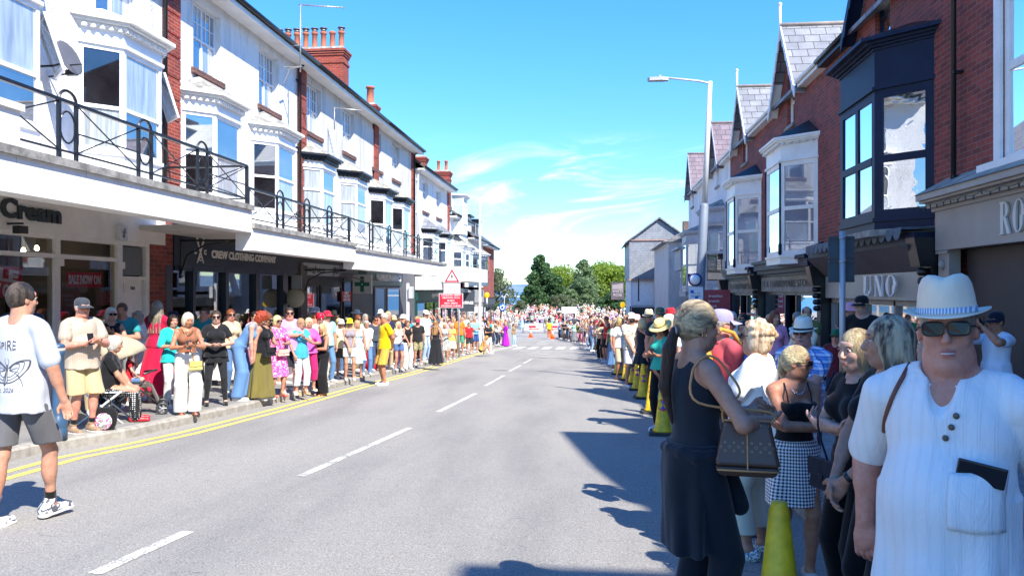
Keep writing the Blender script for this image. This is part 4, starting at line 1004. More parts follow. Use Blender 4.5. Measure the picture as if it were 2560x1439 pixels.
hr1=house_right(vR[2]+.01,vR[3],16.75,'red brick house with a big navy bay window over a pale grey shop sign',M_BRD,M_NAVY,M_SLATE,holes=[wz(16.75)],finial=True)
hr2=house_right(vR[3]+.01,vR[4],24.2,'brick house with a cream bay, first beyond the navy one',M_BRD,M_WPT,M_SLATE,holes=[wz(24.2)])
hr3=house_right(vR[4]+.01,vR[5],31.3,'brick house with a cream bay and grey slate gable, second beyond the navy one',M_BRD,M_WPT,M_SLATE,holes=[wz(31.3)])
hr4=house_right(vR[5]+.01,vR[6],38.0,'grey rendered house with a purple slate gable behind the tall lamp',M_REND,plain('grey_barge',(.3,.31,.33),.6),M_SLATEP,holes=[wz(38.0)])
hr5=house_right(vR[6]+.01,vR[7],47.3,'farther rendered house with a purple slate gable left of the lamp',M_REND,plain('grey_barge',(.3,.31,.33),.6),M_SLATEP,holes=[wz(47.3)],peak=H(8.2),finial=False)
CRM=plain('cream_joinery',(.8,.79,.74),.45,.1,2,.15)
bay(hr1,1,16.05,2.0,.75,.75,H(1.12),H(1.32),H(3.72),H(4.65),M_NAVY,M_NAVY,M_GUT,[[G_WOB],[G_BLUE],[G_BLUE]],transom=.46,split=2,fw=.15,corn=.28,roofh=.35,dent=False)
b=MB(RT);b.prism(bay_plan(16.05,2.0,.75,.75,.1),H(1.0),H(1.12));b.build('bay_ledge',M_COPE,hr1)
bay(hr2,1,23.0,1.75,.8,.75,H(.72),H(.95),H(3.55),H(4.2),CRM,CRM,M_GUT,[[G_WNET],[G_BLUE,G_CURT],[G_WNET]],transom=.5,split=1,fw=.12,corn=.2,roofh=.5,posts=M_NAVY)
bay(hr3,1,29.95,1.7,.8,.75,H(.6),H(.8),H(3.45),H(4.1),CRM,CRM,M_GUT,[[G_WNET],[G_BLUE,G_CURT],[G_WNET]],transom=.5,split=1,fw=.12,corn=.2,roofh=.5,posts=M_NAVY)
GRJ=plain('grey_joinery',(.4,.42,.46),.5,.15)
bay(hr4,1,37.6,1.8,.8,.7,H(0),H(.3),H(3.1),H(3.8),GRJ,GRJ,M_COPE,[[G_DARK,G_WNET],[G_BLUE],[G_BLUE]],transom=.5,fw=.1,corn=.2,roofh=.4)
bay(hr5,1,44.2,1.9,.9,.8,H(-.1),H(.1),H(2.6),H(3.2),GRJ,GRJ,M_COPE,[[G_BLUE],[G_BLUE],[G_BLUE]],transom=.5,fw=.1,corn=.2,roofh=.4)
b=MB(RT);b.box(0,.85,46.0,49.4,H(1.2),H(2.4));b.box(0,.6,46.0,49.4,H(-.4),H(1.2));b.build('weatherboard_bay',plain('blue_grey_boards',(.36,.38,.43),.6,.1),hr5)
b=MB(RT)
for k in range(8):b.box(.85,.88,46.0,49.4,H(1.2+k*.15),H(1.2+k*.15+.13))
b.box(0,1.1,45.7,49.6,H(2.4),H(2.52));b.build('board',plain('blue_grey_boards',(.36,.38,.43),.6,.1),hr5)
for k in range(3):sash(hr5,RT(.63,46.2+k*1.05,0),RT(.63,47.1+k*1.05,0),(-1,0),H(-.2),H(1.1),GRJ,G_CURT,name='window')
def rshop(h,a,b_,zf0,zf1,fm,bm,zc=None,txt=None):
 s=MB(RT);s.box(0.0,.16,a,b_,zf0,zf1);sg=s.build('shop_sign',fm,h)
 if zc:
  c=MB(RT)
  for o,z0_,z1_ in((.2,zf1,zf1+.1),(.3,zf1+.1,zf1+.22),(.42,zf1+.22,zc),(.5,zc,zc+.1)):c.box(0,o,a-.02,b_+.02,z0_,z1_)
  c.build('shop_cornice',bm,h)
 w=MB(RT);w.box(-3.4,-3.2,a,b_,-3.5,zf0);w.box(-3.2,-.3,a,b_,zf0-.03,zf0);w.box(-3.2,-.1,a,a+.1,-3.5,zf0);w.box(-3.2,-.1,b_-.1,b_,-3.5,zf0);w.build('interior',M_INTD,h)
 return sg
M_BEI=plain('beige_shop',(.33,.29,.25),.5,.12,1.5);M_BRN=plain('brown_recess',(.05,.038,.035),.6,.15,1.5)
va=at_u(2372,6)[0]
s=MB(RT);s.box(0,.22,7.05,va,H(.66),H(1.32));sg=s.build('shop_sign',M_BEI,hr0)
c=MB(RT)
for o,z0_,z1_ in((.26,1.32,1.38),(.34,1.38,1.46),(.46,1.46,1.5),(.52,1.5,1.6)):c.box(0,o,7.05,va+.05,H(z0_),H(z1_))
c.build('shop_cornice',M_BEI,hr0)
c=MB(RT);c.add([(0,7.05,H(1.9)),(.55,7.05,H(1.6)),(.55,va+.05,H(1.6)),(0,va+.05,H(1.9)),(0,7.05,H(1.6)),(0,va+.05,H(1.6))],[(0,1,2,3),(0,4,1),(2,5,3)]);c.build('lead_roof',M_TILE,hr0)
pl=MB(RT);pl.box(0,.18,va-.42,va-.03,pav(12)-.1,H(.659))
for k in range(5):pl.box(.18,.19,va-.38+k*.07,va-.355+k*.07,H(-1.2),H(.15))
pl.box(.18,.23,va-.44,va-.01,H(.17),H(.2));pl.box(.18,.22,va-.44,va-.01,H(.6),H(.65));pl.lathe([(.01,-.09),(.05,-.05),(.06,0),(.05,.05),(.01,.09)],(.2,va-.22,H(.42)),10)
pl.build('pilaster',M_BEI,hr0)
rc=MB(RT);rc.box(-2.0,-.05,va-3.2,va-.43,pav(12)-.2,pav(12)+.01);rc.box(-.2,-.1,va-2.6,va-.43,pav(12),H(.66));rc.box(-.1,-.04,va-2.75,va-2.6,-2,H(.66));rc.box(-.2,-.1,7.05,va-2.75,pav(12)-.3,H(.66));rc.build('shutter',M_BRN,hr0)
def stroke_letters(word,x0,z0,h,mat,parent,P,n_,gap=.1,name='lettering',depth=.03):
 """P(x,z,n)->world"""
 W={}
 t_,th=.17,.045
 def rect(a,b,c,d):return[(a,c),(b,c),(b,d),(a,d)]
 def arc(cx,cz,rx,rz,a0,a1,wi,wo,k=14):
  pts_o=[];pts_i=[]
  for i in range(k+1):
   a=a0+(a1-a0)*i/k;s_=abs(math.cos(a));w_=wi+(wo-wi)*s_
   pts_o.append((cx+math.cos(a)*rx,cz+math.sin(a)*rz));pts_i.append((cx+math.cos(a)*(rx-w_),cz+math.sin(a)*(rz-wi)))
  return[[pts_o[i],pts_o[i+1],pts_i[i+1],pts_i[i]]for i in range(k)]
 G={'U':([rect(.06,.06+t_,.25,1),rect(.5,.5+th,.25,1),rect(0,.29,.97,1),rect(.42,.63,.97,1)]+arc(.305,.26,.245,.26,PI,2*PI,th,t_*.75),.66),'N':([rect(.06,.06+th,0,1),rect(.5,.5+th,0,1),[(.06,1),(.06+t_,1),(.545,0),(.545-t_,0)],rect(0,.17,0,.03),rect(.42,.63,.97,1),rect(0,.2,.97,1)],.66),'O':(arc(.3,.5,.3,.5,0,2*PI,th,t_,26),.64),'R':([rect(.06,.06+t_,0,1),rect(0,.29,0,.03),rect(0,.3,.97,1)]+arc(.26,.75,.27,.25,-PI/2,PI/2,th,t_*.9)+[[(.28,.52),(.42,.5),(.66,0),(.48,0)]],.7),'M':([rect(.05,.05+th,0,1),rect(.62,.62+t_,0,1),[(.05,1),(.2,1),(.42,.1),(.34,.1)],[(.62,1),(.66,1),(.42,.1),(.36,.1)],rect(.55,.86,0,.03)],.9),'A':([[(.3,1),(.36,1),(.12,0),(.06,0)],[(.3,1),(.42,1),(.66,0),(.5,0)],rect(.15,.5,.3,.34)],.7)}
 x=x0;mb_=MB(lambda a,b,c:P(a,c,b))
 for ch in word:
  polys,adv=G[ch]
  for q,p in enumerate(polys):mb_.extr([(x+a*h,n_+.0007*q,z0+c*h)for a,c in p],(0,depth,0))
  x+=(adv+gap)*h
 return mb_.build(name,mat,parent)
M_LSH=plain('ivory_letter',(.6,.58,.52),.4)
vo=at_u(2507,5.8)[0]
stroke_letters('ROMA',0,H(.78),.46,M_LSH,sg,lambda x,z,n_:(5.78-n_,vo-x,z),.0)
f=MB(RT);P_=[(.5,va-k*.12,H(1.42)-.05*abs(math.sin(k*.7)))for k in range(40)];f.tube(P_,.008,5)
for k in range(0,40,2):f.tube([P_[k],(P_[k][0],P_[k][1],P_[k][2]-.06)],.012,5)
tag(f.build('festoon_lights',M_BLK),'dark festoon of small bulbs along the beige shop cornice','string lights')
a,b_=vR[2]+.35,vR[3]-.45
sg=rshop(hr1,a,b_,H(-.2),H(.33),plain('pale_grey_sign',(.3,.29,.265),.4,.1,1),M_NAVY)
vu=at_u(2165,5.82)[0]
stroke_letters('UNO',0,H(-.13),.42,plain('chrome_letter',(.7,.7,.72),.3),sg,lambda x,z,n_:(5.80-n_,vu-x*2.05,z),.02)
s=MB(RT);s.extr([(.02,a,H(.34)),(.17,a,H(.34)),(.62,a,H(.78)),(.02,a,H(.78))],(0,b_-a,0));s.build('shutter_box',plain('bronze_box',(.11,.085,.08),.5,.3,1),hr1)
s=MB(RT);s.box(0,.5,a-.2,b_+.3,H(.79),H(1.0));s.build('fascia_board',M_NAVY,hr1)
aw=MB(RT)
for k in range(17):
 v_=a+k*(b_-a)/17;w_=(b_-a)/17
 aw.extr([(.62,v_,H(1.1)),(.62,v_+w_,H(1.1)),(.64,v_+w_*.97,H(.98)),(.64,v_+w_*.75,H(.9)),(.64,v_+w_*.5,H(.87)),(.64,v_+w_*.25,H(.9)),(.64,v_+w_*.03,H(.98))],(.01,0,0))
aw.box(0.02,.61,a,b_,H(1.06),H(1.1));aw.build('scalloped_awning',plain('blue_grey_awning',(.1,.13,.16),.8,.2),hr1)
fr=MB(RT)
for v_ in(a,a+1.9,a+3.6,b_-.1):fr.box(-.1,.02,v_,v_+.1,-2.2,H(-.2))
fr.box(-.1,.02,a,b_,H(-.32),H(-.201));sf=fr.build('shop_window',plain('pale_frame',(.3,.27,.24),.5),hr1)
g=MB(RT);g.add([(-.05,a,pav(18)),(-.05,b_,pav(18)),(-.05,b_,H(-.3)),(-.05,a,H(-.3))],[(0,1,2,3)]);g.build('pane',clear_glass('right_shop_glass',.25),sf)
b=MB(RT);b.box(-.12,-.1,a+.5,a+1.6,H(-.5),H(-.33));o=b.build('blue_banner',plain('blue_banner',(.01,.16,.42),.5),hr1);lettering('MASCARA',.1,M_LETW,RT(-.09,a+1.05,H(-.42)),(0,-1,0),(0,0,1),o,.002)
for v_ in(vR[2]+.05,vR[3]-.38,vR[4]-.2,vR[5]-.3):
 pl=MB(RT);zt_=H(.9 if v_<15 else .6-(v_-20)*.012);pl.box(0,.26,v_,v_+.32,gz(v_),zt_-.5)
 for q in range(5):pl.lathe([(.06,0),(.1,.04),(.1,.1),(.06,.14)],(.34-q*.01,v_+.16,zt_-.5-q*.16),8)
 pl.prism([(0,v_-.03),(.45,v_-.03),(.45,v_+.35),(0,v_+.35)],zt_-.5,zt_,pts2=[(0,v_-.03),(.55,v_-.03),(.55,v_+.35),(0,v_+.35)]);pl.build('shop_pilaster',M_BLK,hr1 if v_<20 else hr2 if v_<28 else hr3)
M_WSTONE=plain('worn_sign_board',(.3,.28,.23),.85,.35,3,.3)
for h_,a,b_,zf0,zf1,zc in((hr2,vR[3]+.25,vR[4]-.3,H(-.06),H(.42),H(.85)),(hr3,vR[4]+.25,vR[5]-.4,H(-.12),H(.36),H(.72))):
 sg=rshop(h_,a,b_,zf0,zf1,M_WSTONE,M_NAVY,zc)
 lettering('1 & 3 HARDWARE STORE',.3,plain('faded_letter',(.14,.13,.1),.8),RT(.175,(a+b_)/2,(zf0+zf1)/2),(0,-1,0),(0,0,1),sg,.004,.8,0,fit=(b_-a)*.85)
 fr=MB(RT)
 for v_ in(a,a+2.6,a+3.9,b_-.12):fr.box(-.1,.03,v_,v_+.12,-3,zf0)
 fr.box(-.1,.03,a,b_,zf0-.1,zf0-.001);fr.box(-.1,.03,a,a+2.6,zf0-.85,zf0-.77);sf=fr.build('shop_window',M_NVS,h_)
 for q0,q1 in((a+.12,a+2.6),(a+4.02,b_-.12)):
  g=MB(RT);g.add([(-.04,q0,pav(a)+.5),(-.04,q1,pav(a)+.5),(-.04,q1,zf0-.1),(-.04,q0,zf0-.1)],[(0,1,2,3)]);g.build('pane',glass('shop_mirror_glass',(.02,.025,.03),.45,rough=.01),sf)
sg=rshop(hr4,vR[5]+.1,vR[6]-.1,H(-.75),H(-.1),plain('red_shop',(.42,.05,.06),.5),GRJ,H(.0))
rsx=empty('shop_board',(4.9,at_u(1790,4.9)[0],H(-.4)),label='red shop board with white lettering behind the blonde ponytail',cat='sign');b=MB();b.box(-.55,.55,-.05,.05,-.55,.4);pn=b.build('panel',plain('red_board',(.4,.06,.07),.5),rsx)
for k,w_ in enumerate(('breakfast','brunch','lunch')):lettering(w_,.15,M_LETW,(-.3,-.056,.15-k*.2),(1,0,0),(0,0,1),pn,.004,1,0,'LEFT')
sg=rshop(hr5,vR[6]+.1,vR[7]-.1,H(-1.0),H(-.5),M_BLK,GRJ,H(-.4))
for h_,a in((hr4,vR[5]),(hr5,vR[6])):
 for k in range(3):sash(h_,RT(.02,a+.4+k*2.1,0),RT(.02,a+2.2+k*2.1,0),(-1,0),gz(a)+.4,gz(a)+2.1,M_NVS,glass('shop_mirror_glass',(.02,.025,.03),.45),name='shop_window')
b=MB(RT);b.obox((.35,20.3,H(1.1)),(.2,.06,.06),Matrix.Rotation(R(25),3,'Y'));b.box(0,.4,20.27,20.33,H(1.0),H(1.03));tag(b.build('wall_lamp',M_BLK),'black angled wall lamp between the cream bay and the navy bay','lamp')
inn=empty('slate_hung_inn',(0,0,0),label='slate-hung white inn with its gable end facing up the street',cat='inn')
iv,idp=66.0,0
def ix(px):a_,b_,c_=ray(px,724);return a_/b_*iv
def iz(px,py):a_,b_,c_=ray(px,py);return CAMZ+c_/b_*iv
x0,x1=ix(1577),12.0
zr=iz(1650,545);ze=iz(1577,600);z_m=iz(1577,697)
w=MB();w.box(x0,x1,iv,iv+10,-5,z_m);w.build('wall',render_wall('inn_white',(.72,.72,.7),.2,30,.2),inn)
w=MB();xr=ix(1648);w.extr([(x0-.12,iv-.06,z_m),(x1,iv-.06,z_m),(x1,iv-.06,ze),(x0-.12,iv-.06,ze)],(0,10.1,0));w.build('slate_hanging',slate('light_slate','#8b9098','#868b93','#70747b',.42,.2),inn)
w=MB();w.extr([(x0-.12,iv-.02,ze),(2*xr-x0+.12,iv-.02,ze),(xr,iv-.02,zr-.15)],(0,9.9,0));w.build('gable_wall',slate('light_slate','#8b9098','#868b93','#70747b',.42,.2),inn)
r=MB()
for s_ in(-1,1):
 xe=xr+s_*(xr-x0+.45);r.extr([(xr,iv-.3,zr+.1),(xe,iv-.3,ze-.15),(xe,iv-.3,ze-.27),(xr,iv-.3,zr-.05)],(0,10.6,0))
r.build('roof',M_SLATE,inn)
b=MB();b.box(x0-.2,x1,iv-.4,iv-.06,z_m-.12,z_m-.02);b.box(x0-.1,x1,iv-.16,iv-.07,ze-.06,ze+.02);b.build('ledge',plain('terracotta_line',(.4,.22,.16),.8),inn)
b=MB();za=iz(1580,765);b.box(x0-.1,x1,iv-.35,iv-.02,za-1.6,za);o=b.build('shop_fascia',M_BLK,inn)
b=MB();
for(a0,a1,c0,c1)in((x0,x0+5.2,za-.08,za-.04),(x0,x0+5.2,za-1.4,za-1.36),(x0,x0+.04,za-1.36,za-.08),(x0+5.16,x0+5.2,za-1.36,za-.08)):b.box(a0,a1,iv-.37,iv-.352,c0,c1)
b.build('border',M_LETW,o)
b=MB();b.box(x0+.15,x0+1.9,iv-.02,iv-.01,z_m-2.2,z_m-.3);b.build('poster_panel',plain('white_panel',(.82,.82,.82),.6),inn)
for k in range(3):sash(inn,(x0-.01,iv+1.5+k*2.6,0),(x0-.01,iv+2.5+k*2.6,0),(-1,0),z_m-2.4,z_m-.6,M_WUP,G_BLUE,transom=.5)
b2=empty('far_house',(0,0,0),label='house with a brick chimney half hidden behind the slate-hung inn',cat='house');w=MB();w.box(5,12,52.2,64,-5,H(3.2));w.build('wall',M_CREAM,b2)
w=MB();w.extr([(4.6,52,H(3.2)),(12.4,52,H(3.2)),(8.5,52,H(5.2))],(0,12.2,0));w.build('roof',M_SLATE,b2);w=MB();w.box(6.2,6.9,54,54.7,H(3.4),H(4.75));w.build('chimney',plain('sooty_brick',(.14,.1,.09),.9,.3),b2)
# ------------------------------------------------------------------ street furniture
M_GALV=plain('galvanised_pole',(.42,.44,.46),.45,.12,metal=.4);M_LPOLE=plain('lamp_pole_paint',(.6,.61,.62),.5,.1)
def at_uz(px,u):v,d=at_u(px,u);return v,d
v,d=at_u(1738,2.45)
zt=CAMZ+(724-205)/FOC*d;zb=gz(v)
lean=37/FOC*d
L=empty('street_lamp',(2.45,v,zb),label='tall leaning street lamp on the right pavement',cat='street lamp')
zj=CAMZ+209/FOC*d-zb;lj=lean*zj/(zt-zb)
b=MB();b.tube([(0,0,0),(lj,0,zj),(lj+.002,0,zj+.06)],[.115,.105,.075],14);b.build('lower_pole',plain('pole_shade_bluegrey',(.2,.24,.3),.5,.1),L)  # building shade on the lower pole is put into its blue-grey colour
b=MB();b.tube([(lj,0,zj),(lean,0,zt-zb)],[.072,.05],12);b.build('upper_pole',M_LPOLE,L)
b=MB();b.tube([(lean,0,zt-zb-.05),(lean-.3,-.01,zt-zb+.02),(lean-1.0,-.04,zt-zb+.1)],.025,8);b.build('arm',M_LPOLE,L)
b=MB();b.prism([(lean-1.0,-.07),(lean-1.0,.04),(lean-1.15,.07),(lean-1.45,.05),(lean-1.5,0),(lean-1.45,-.11),(lean-1.15,-.13)],zt-zb+.04,zt-zb+.12);b.lathe([(.03,0),(.035,.05),(.01,.06)],(lean-1.2,-.03,zt-zb+.12),8);b.build('lamp_head',plain('lamp_head',(.45,.45,.44),.4),L)
dd=d;b=MB();b.box(-.17,.17,-.13,-.12,CAMZ+(724-778)/FOC*dd-zb,CAMZ+(724-717)/FOC*dd-zb);ps=b.build('parking_sign',plain('sign_plate_white',(.7,.72,.74),.5),L)
zc_=CAMZ+(724-727)/FOC*dd-zb
b=MB();b.box(-.05,-.13,-.133,-.131,zc_-.05,zc_+.02);b.box(-.02,.05,-.133,-.131,zc_-.2,zc_-.12);b.build('blue_symbol',plain('sign_blue',(.01,.1,.5),.5),ps)
for k,w_ in enumerate(('Mon - Sat','8am - 6pm','1 hour','No return')):lettering(w_,.05,M_LET_D,(0,-.132,zc_-.05-k*.07),(1,0,0),(0,0,1),ps,.001)
b=MB();b.lathe([(.01,-.012),(.16,-.012),(.16,.012),(.01,.012)],(-.02,-.125,CAMZ+(724-699)/FOC*dd-zb),24,M=Matrix.Rotation(R(90),4,'X'));rp_=b.build('round_plate',plain('blue_ring',(.03,.05,.2),.5),L);b=MB();b.lathe([(.01,-.002),(.12,-.002),(.12,.002),(.01,.002)],(-.02,-.14,CAMZ+(724-699)/FOC*dd-zb),24,M=Matrix.Rotation(R(90),4,'X'));b.build('pale_centre',M_LETW,rp_)
v,d=at_u(1200,-5.9);zt=CAMZ+219/FOC*d;zb=gz(v)
L=empty('street_lamp',(-5.9,v,zb),label='slim pale street lamp standing before the far left houses',cat='street lamp')
b=MB();b.tube([(0,0,0),(0,0,1.3),(0,0,1.31),(0,0,zt-zb)],[.1,.09,.07,.05],10);b.build('pole',M_LPOLE,L)
b=MB();b.prism([(-.05,-.06),(.35,-.05),(.4,0),(.35,.05),(-.05,.06)],zt-zb-.02,zt-zb+.07);b.build('lamp_head',M_LPOLE,L)
v,d=at_u(1130,-5.75);zb=gz(v)+.12
S=empty('warning_sign',(-5.75,v,zb),0,'triangular pedestrian warning sign with a red crossing notice below, on two posts','road sign')
z=lambda py:CAMZ+(724-py)/FOC*d-zb
b=MB();
for x in(-.28,.28):b.tube([(x,.06,0),(x,.06,z(700))],.038,8)
b.build('post',M_GALV,S)
w=.37
b=MB();b.box(-w,w,-.012,.012,z(706),z(666));pn=b.build('panel',plain('sign_grey',(.66,.68,.7),.5),S)
rc_,ri_=.36,.24;zc=z(694)
tri=lambda r_,y:[(r_*math.cos(R(90+120*k)),y,zc+r_*math.sin(R(90+120*k)))for k in range(3)]
b=MB();b.extr(tri(rc_,-.013),(0,-.004,0));b.build('red_triangle',plain('sign_red',(.62,.01,.03),.5),pn)
b=MB();b.extr(tri(ri_,-.0175),(0,-.003,0));b.build('white_triangle',M_LETW,pn)
b=MB();y=-.022
b.lathe([(.005,0),(.025,.0),(.025,.004),(.005,.004)],(0,y,zc+.12),10,M=Matrix.Rotation(R(90),4,'X'))
for q in([(-.03,.09),(.03,.09),(.025,-.01),(-.02,-.01)],[(-.02,-.01),(.005,-.01),(-.05,-.1),(-.075,-.1)],[(0,-.01),(.025,-.01),(.075,-.1),(.045,-.1)],[(-.03,.085),(-.07,.03),(-.055,.02),(-.02,.06)],[(.03,.085),(.07,.03),(.055,.02),(.02,.06)]):b.extr([(x_,y,zc+z_)for x_,z_ in q],(0,.003,0))
b.build('walking_figure',M_LET_D,pn)
b=MB();b.box(-.34,.34,-.012,.012,z(738),z(708));pn=b.build('plate',M_LETW,S)
for k,w_ in enumerate(('Croesfan','ar dwmpath','Humped','crossing')):lettering(w_,.13,M_LET_D,(0,-.014,z(712.5+k*7)),(1,0,0),(0,0,1),pn,.001)
b=MB();b.box(-.54,.46,-.02,.005,z(769),z(733));pn=b.build('notice',M_LETW,S)
b=MB();b.box(-.52,.44,-.024,-.021,z(768),z(734));pn2=b.build('red_field',M_REDS,pn)
for k,w_ in enumerate(('CROESFAN SEBRA','NEWYDD O\'CH','BLAEN','NEW ZEBRA','CROSSING AHEAD')):lettering(w_,.10,M_LETW,(-.04,-.026,z(737.5+k*6.7)),(1,0,0),(0,0,1),pn2,.001,1,0)
v,d=at_u(1020,-5.85);zb=gz(v)+.12
S=empty('bus_stop_post',(-5.85,v,zb),label='thin white stop post with a small flag beside the pharmacy',cat='post');zt=CAMZ+(724-712)/FOC*d-zb
b=MB();b.box(-.045,.045,-.03,.03,0,zt);b.build('post',M_LPOLE,S);b=MB();b.box(.05,.16,-.12,.12,zt-.42,zt-.05);b.box(-.04,.04,-.03,.03,zt,zt+.06);b.build('flag',plain('flag_grey',(.55,.57,.58),.5),S)
v,d=at_u(2106,3.3);zb=gz(v)+.12;z=lambda py:CAMZ+(724-py)/FOC*d-zb
S=empty('sign_post',(3.3,v,zb),label='grey steel post carrying the dark backs of two road sign plates',cat='road sign')
b=MB();b.tube([(0,0,0),(0,0,z(578))],.038,14);b.build('post',M_GALV,S)
for a_,e_ in((590,648),(650,705)):
 b=MB();b.box(-.17,.17,.045,.05,z(e_),z(a_));pb=b.build('plate',plain('sign_back',(.05,.075,.085),.5,.2),S)
 b=MB();b.box(-.17,.17,.03,.045,z(a_+6),z(a_+3));b.box(-.17,.17,.03,.045,z(e_-3),z(e_-6));b.build('channel',plain('sign_back',(.05,.075,.085),.5,.2),pb)
 b=MB();b.tube([(0,0,z(a_+6)-.0),(0,0,z(a_+2))],.044,14);b.build('clamp',plain('galvanised',(.5,.5,.5),.4,.2,metal=.7),pb)
def beacon(px,u,py,label):
 v,d=at_u(px,u);zb=gz(v)+.12;zt=CAMZ+(724-py)/FOC*d-zb
 S=empty('crossing_beacon',(u,v,zb),label=label,cat='beacon')
 n_=7
 for k in range(n_):
  b=MB();b.tube([(0,0,(zt-.15)*k/n_),(0,0,(zt-.15)*(k+1)/n_)],.05,10);b.build('post_band',M_BLK if k%2 else M_LETW,S)
 b=MB();b.lathe([(.05,-.17),(.12,-.12),(.155,-.02),(.13,.09),(.07,.14),(.01,.155)],(0,0,zt),18);b.build('amber_globe',plain('amber',(1.0,.55,.0),.3,emis=.35),S)
beacon(1217,-6.5,737,'amber globe beacon on a striped post at the left side of the crossing')
beacon(1557,1.7,761,'amber globe beacon on a striped post beside the slate-hung inn')
x,y,d=ground(1256,826);zt=CAMZ+(724-768)/FOC*d
S=empty('roundabout_sign',(x,y,gz(y)),label='round blue roundabout sign among the far crowd',cat='road sign')
b=MB();b.tube([(0,0,0),(0,0,zt-gz(y)+.3)],.05,8);b.tube([(.25,.05,0),(.25,.05,zt-gz(y)+1.3),(.5,.05,zt-gz(y)+1.7),(.75,.05,zt-gz(y)+1.5)],.05,6);b.build('post',M_LPOLE,S)
b=MB();b.lathe([(.01,-.02),(.46,-.02),(.46,.02),(.01,.02)],(0,-.08,zt-gz(y)),28,M=Matrix.Rotation(R(90),4,'X'));pn=b.build('blue_disc',plain('disc_blue',(.0,.12,.62),.4),S)
b=MB()
for k in range(3):
 a0=R(120*k+20);pts=[]
 for q in range(6):a=a0+R(80)*q/5;pts.append((.3*math.cos(a),.3*math.sin(a)))
 for q in range(5,-1,-1):a=a0+R(80)*q/5;pts.append((.19*math.cos(a),.19*math.sin(a)))
 b.extr([(p[0],-.105,p[1]+zt-gz(y))for p in pts],(0,-.004,0))
 a=a0-R(3);b.extr([(r_*math.cos(aa),-.105,r_*math.sin(aa)+zt-gz(y))for r_,aa in((.37,a),(.245,a-R(28)),(.12,a))],(0,-.004,0))
b.build('arrows',M_LETW,pn)
x,y,d=ground(1424,824);zt=CAMZ+(724-775)/FOC*d
S=empty('direction_sign',(x,y,gz(y)),label='white arrow-ended direction sign above the far crowd',cat='road sign');h_=zt-gz(y)
b=MB();b.tube([(.75,0,0),(.75,0,h_)],.06,8);b.tube([(-.6,0,0),(-.6,0,h_)],.05,8);b.build('post',M_LPOLE,S)
b=MB();b.extr([(-1.0,-.09,h_-.35),(.9,-.09,h_-.35),(1.25,-.09,h_+.05),(.9,-.09,h_+.42),(-1.0,-.09,h_+.42)],(0,.03,0));pn=b.build('panel',M_LETW,S)
b=MB();b.extr([(.86,-.1,h_-.3),(.95,-.1,h_-.3),(1.2,-.1,h_+.05),(.95,-.1,h_+.38),(.86,-.1,h_+.38),(1.08,-.1,h_+.05)],(0,.005,0));b.build('chevron',M_LET_D,pn)
x0_,y0_,z0_=ray(1544,726);t_=58/y0_;hx,hy,hz=x0_*t_,58,CAMZ+z0_*t_
S=empty('inn_sign',(hx,hy,hz),label='framed hanging inn sign with two pale words in front of the trees',cat='sign')
b=MB();b.box(-.48,.48,-.04,.04,-.68,.62);pn=b.build('board',plain('inn_board',(.10,.085,.1),.5,.3,1),S)
b=MB();b.extr([(-.4,-.045,.1),(.4,-.045,.1),(.4,-.045,.55),(.1,-.045,.5),(-.4,-.045,.42)],(0,-.003,0));b.build('painted_sky',plain('board_pale',(.3,.26,.27),.6),pn)
lettering('WHITE',.3,plain('board_cream',(.5,.45,.45),.5),(0,-.05,-.05),(1,0,0),(0,0,1),pn,.001,fit=.8);lettering('ROSE',.3,plain('board_cream',(.5,.45,.45),.5),(0,-.05,-.33),(1,0,0),(0,0,1),pn,.001,fit=.62)
b=MB();b.box(-.5,1.6,-.02,.02,.66,.7);b.box(1.5,1.6,-.05,.05,-.8,.9);b.build('bracket',M_BLK,S)
x,y,d=ground(146,1098,.12)
S=empty('bollard',(x,y,gz(y)+.12),label='blue cast iron bollard on the left kerb in front of the capped pensioner',cat='bollard')
M_BOL=plain('bollard_blue',(.035,.085,.16),.35,.2,5,.2);hb=1.09*(1098-858)/FOC*d/1.09
b=MB();b.lathe([(.098,0),(.098,.13),(.09,.14),(.098,.16),(.098,.23),(.08,.27),(.066,.31),(.066,hb-.14),(.075,hb-.13),(.075,hb-.1),(.07,hb-.09)],(0,0,0),24);b.build('shaft',M_BOL,S)
b=MB();b.lathe([(.072,hb-.09),(.076,hb-.075),(.072,hb-.055)],(0,0,0),24);b.build('pale_band',plain('bollard_band',(.5,.45,.4),.6),S)
b=MB();b.lathe([(.07,hb-.055),(.072,hb-.03),(.06,hb-.01),(.03,hb),(.005,hb+.003)],(0,0,0),24);b.build('cap',M_BOL,S)
M_CONEY=plain('yellow_cone',(.80,.50,.012),.5,.38,9,.2,25);M_CBASE=plain('cone_base',(.035,.035,.033),.8,.3,6,.3)
M_NPR,t=newmat('no_waiting_disc');
tc=t.n('ShaderNodeTexCoord');sp=t.n('ShaderNodeSeparateXYZ');t.l(tc.outputs['Object'],sp.inputs[0])
rr=t.math('SQRT',t.math('ADD',t.math('POWER',sp.outputs[0],2.0),t.math('POWER',t.math('SUBTRACT',sp.outputs[2],.44),2.0)))
dg=t.math('ABSOLUTE',t.math('ADD',sp.outputs[0],t.math('SUBTRACT',sp.outputs[2],.44)))
t.col(t.mix(t.math('MAXIMUM',t.math('GREATER_THAN',rr,.058),t.math('LESS_THAN',dg,.014)),(.02,.09,.42),(.6,.05,.05)));t.set(Roughness=.5)
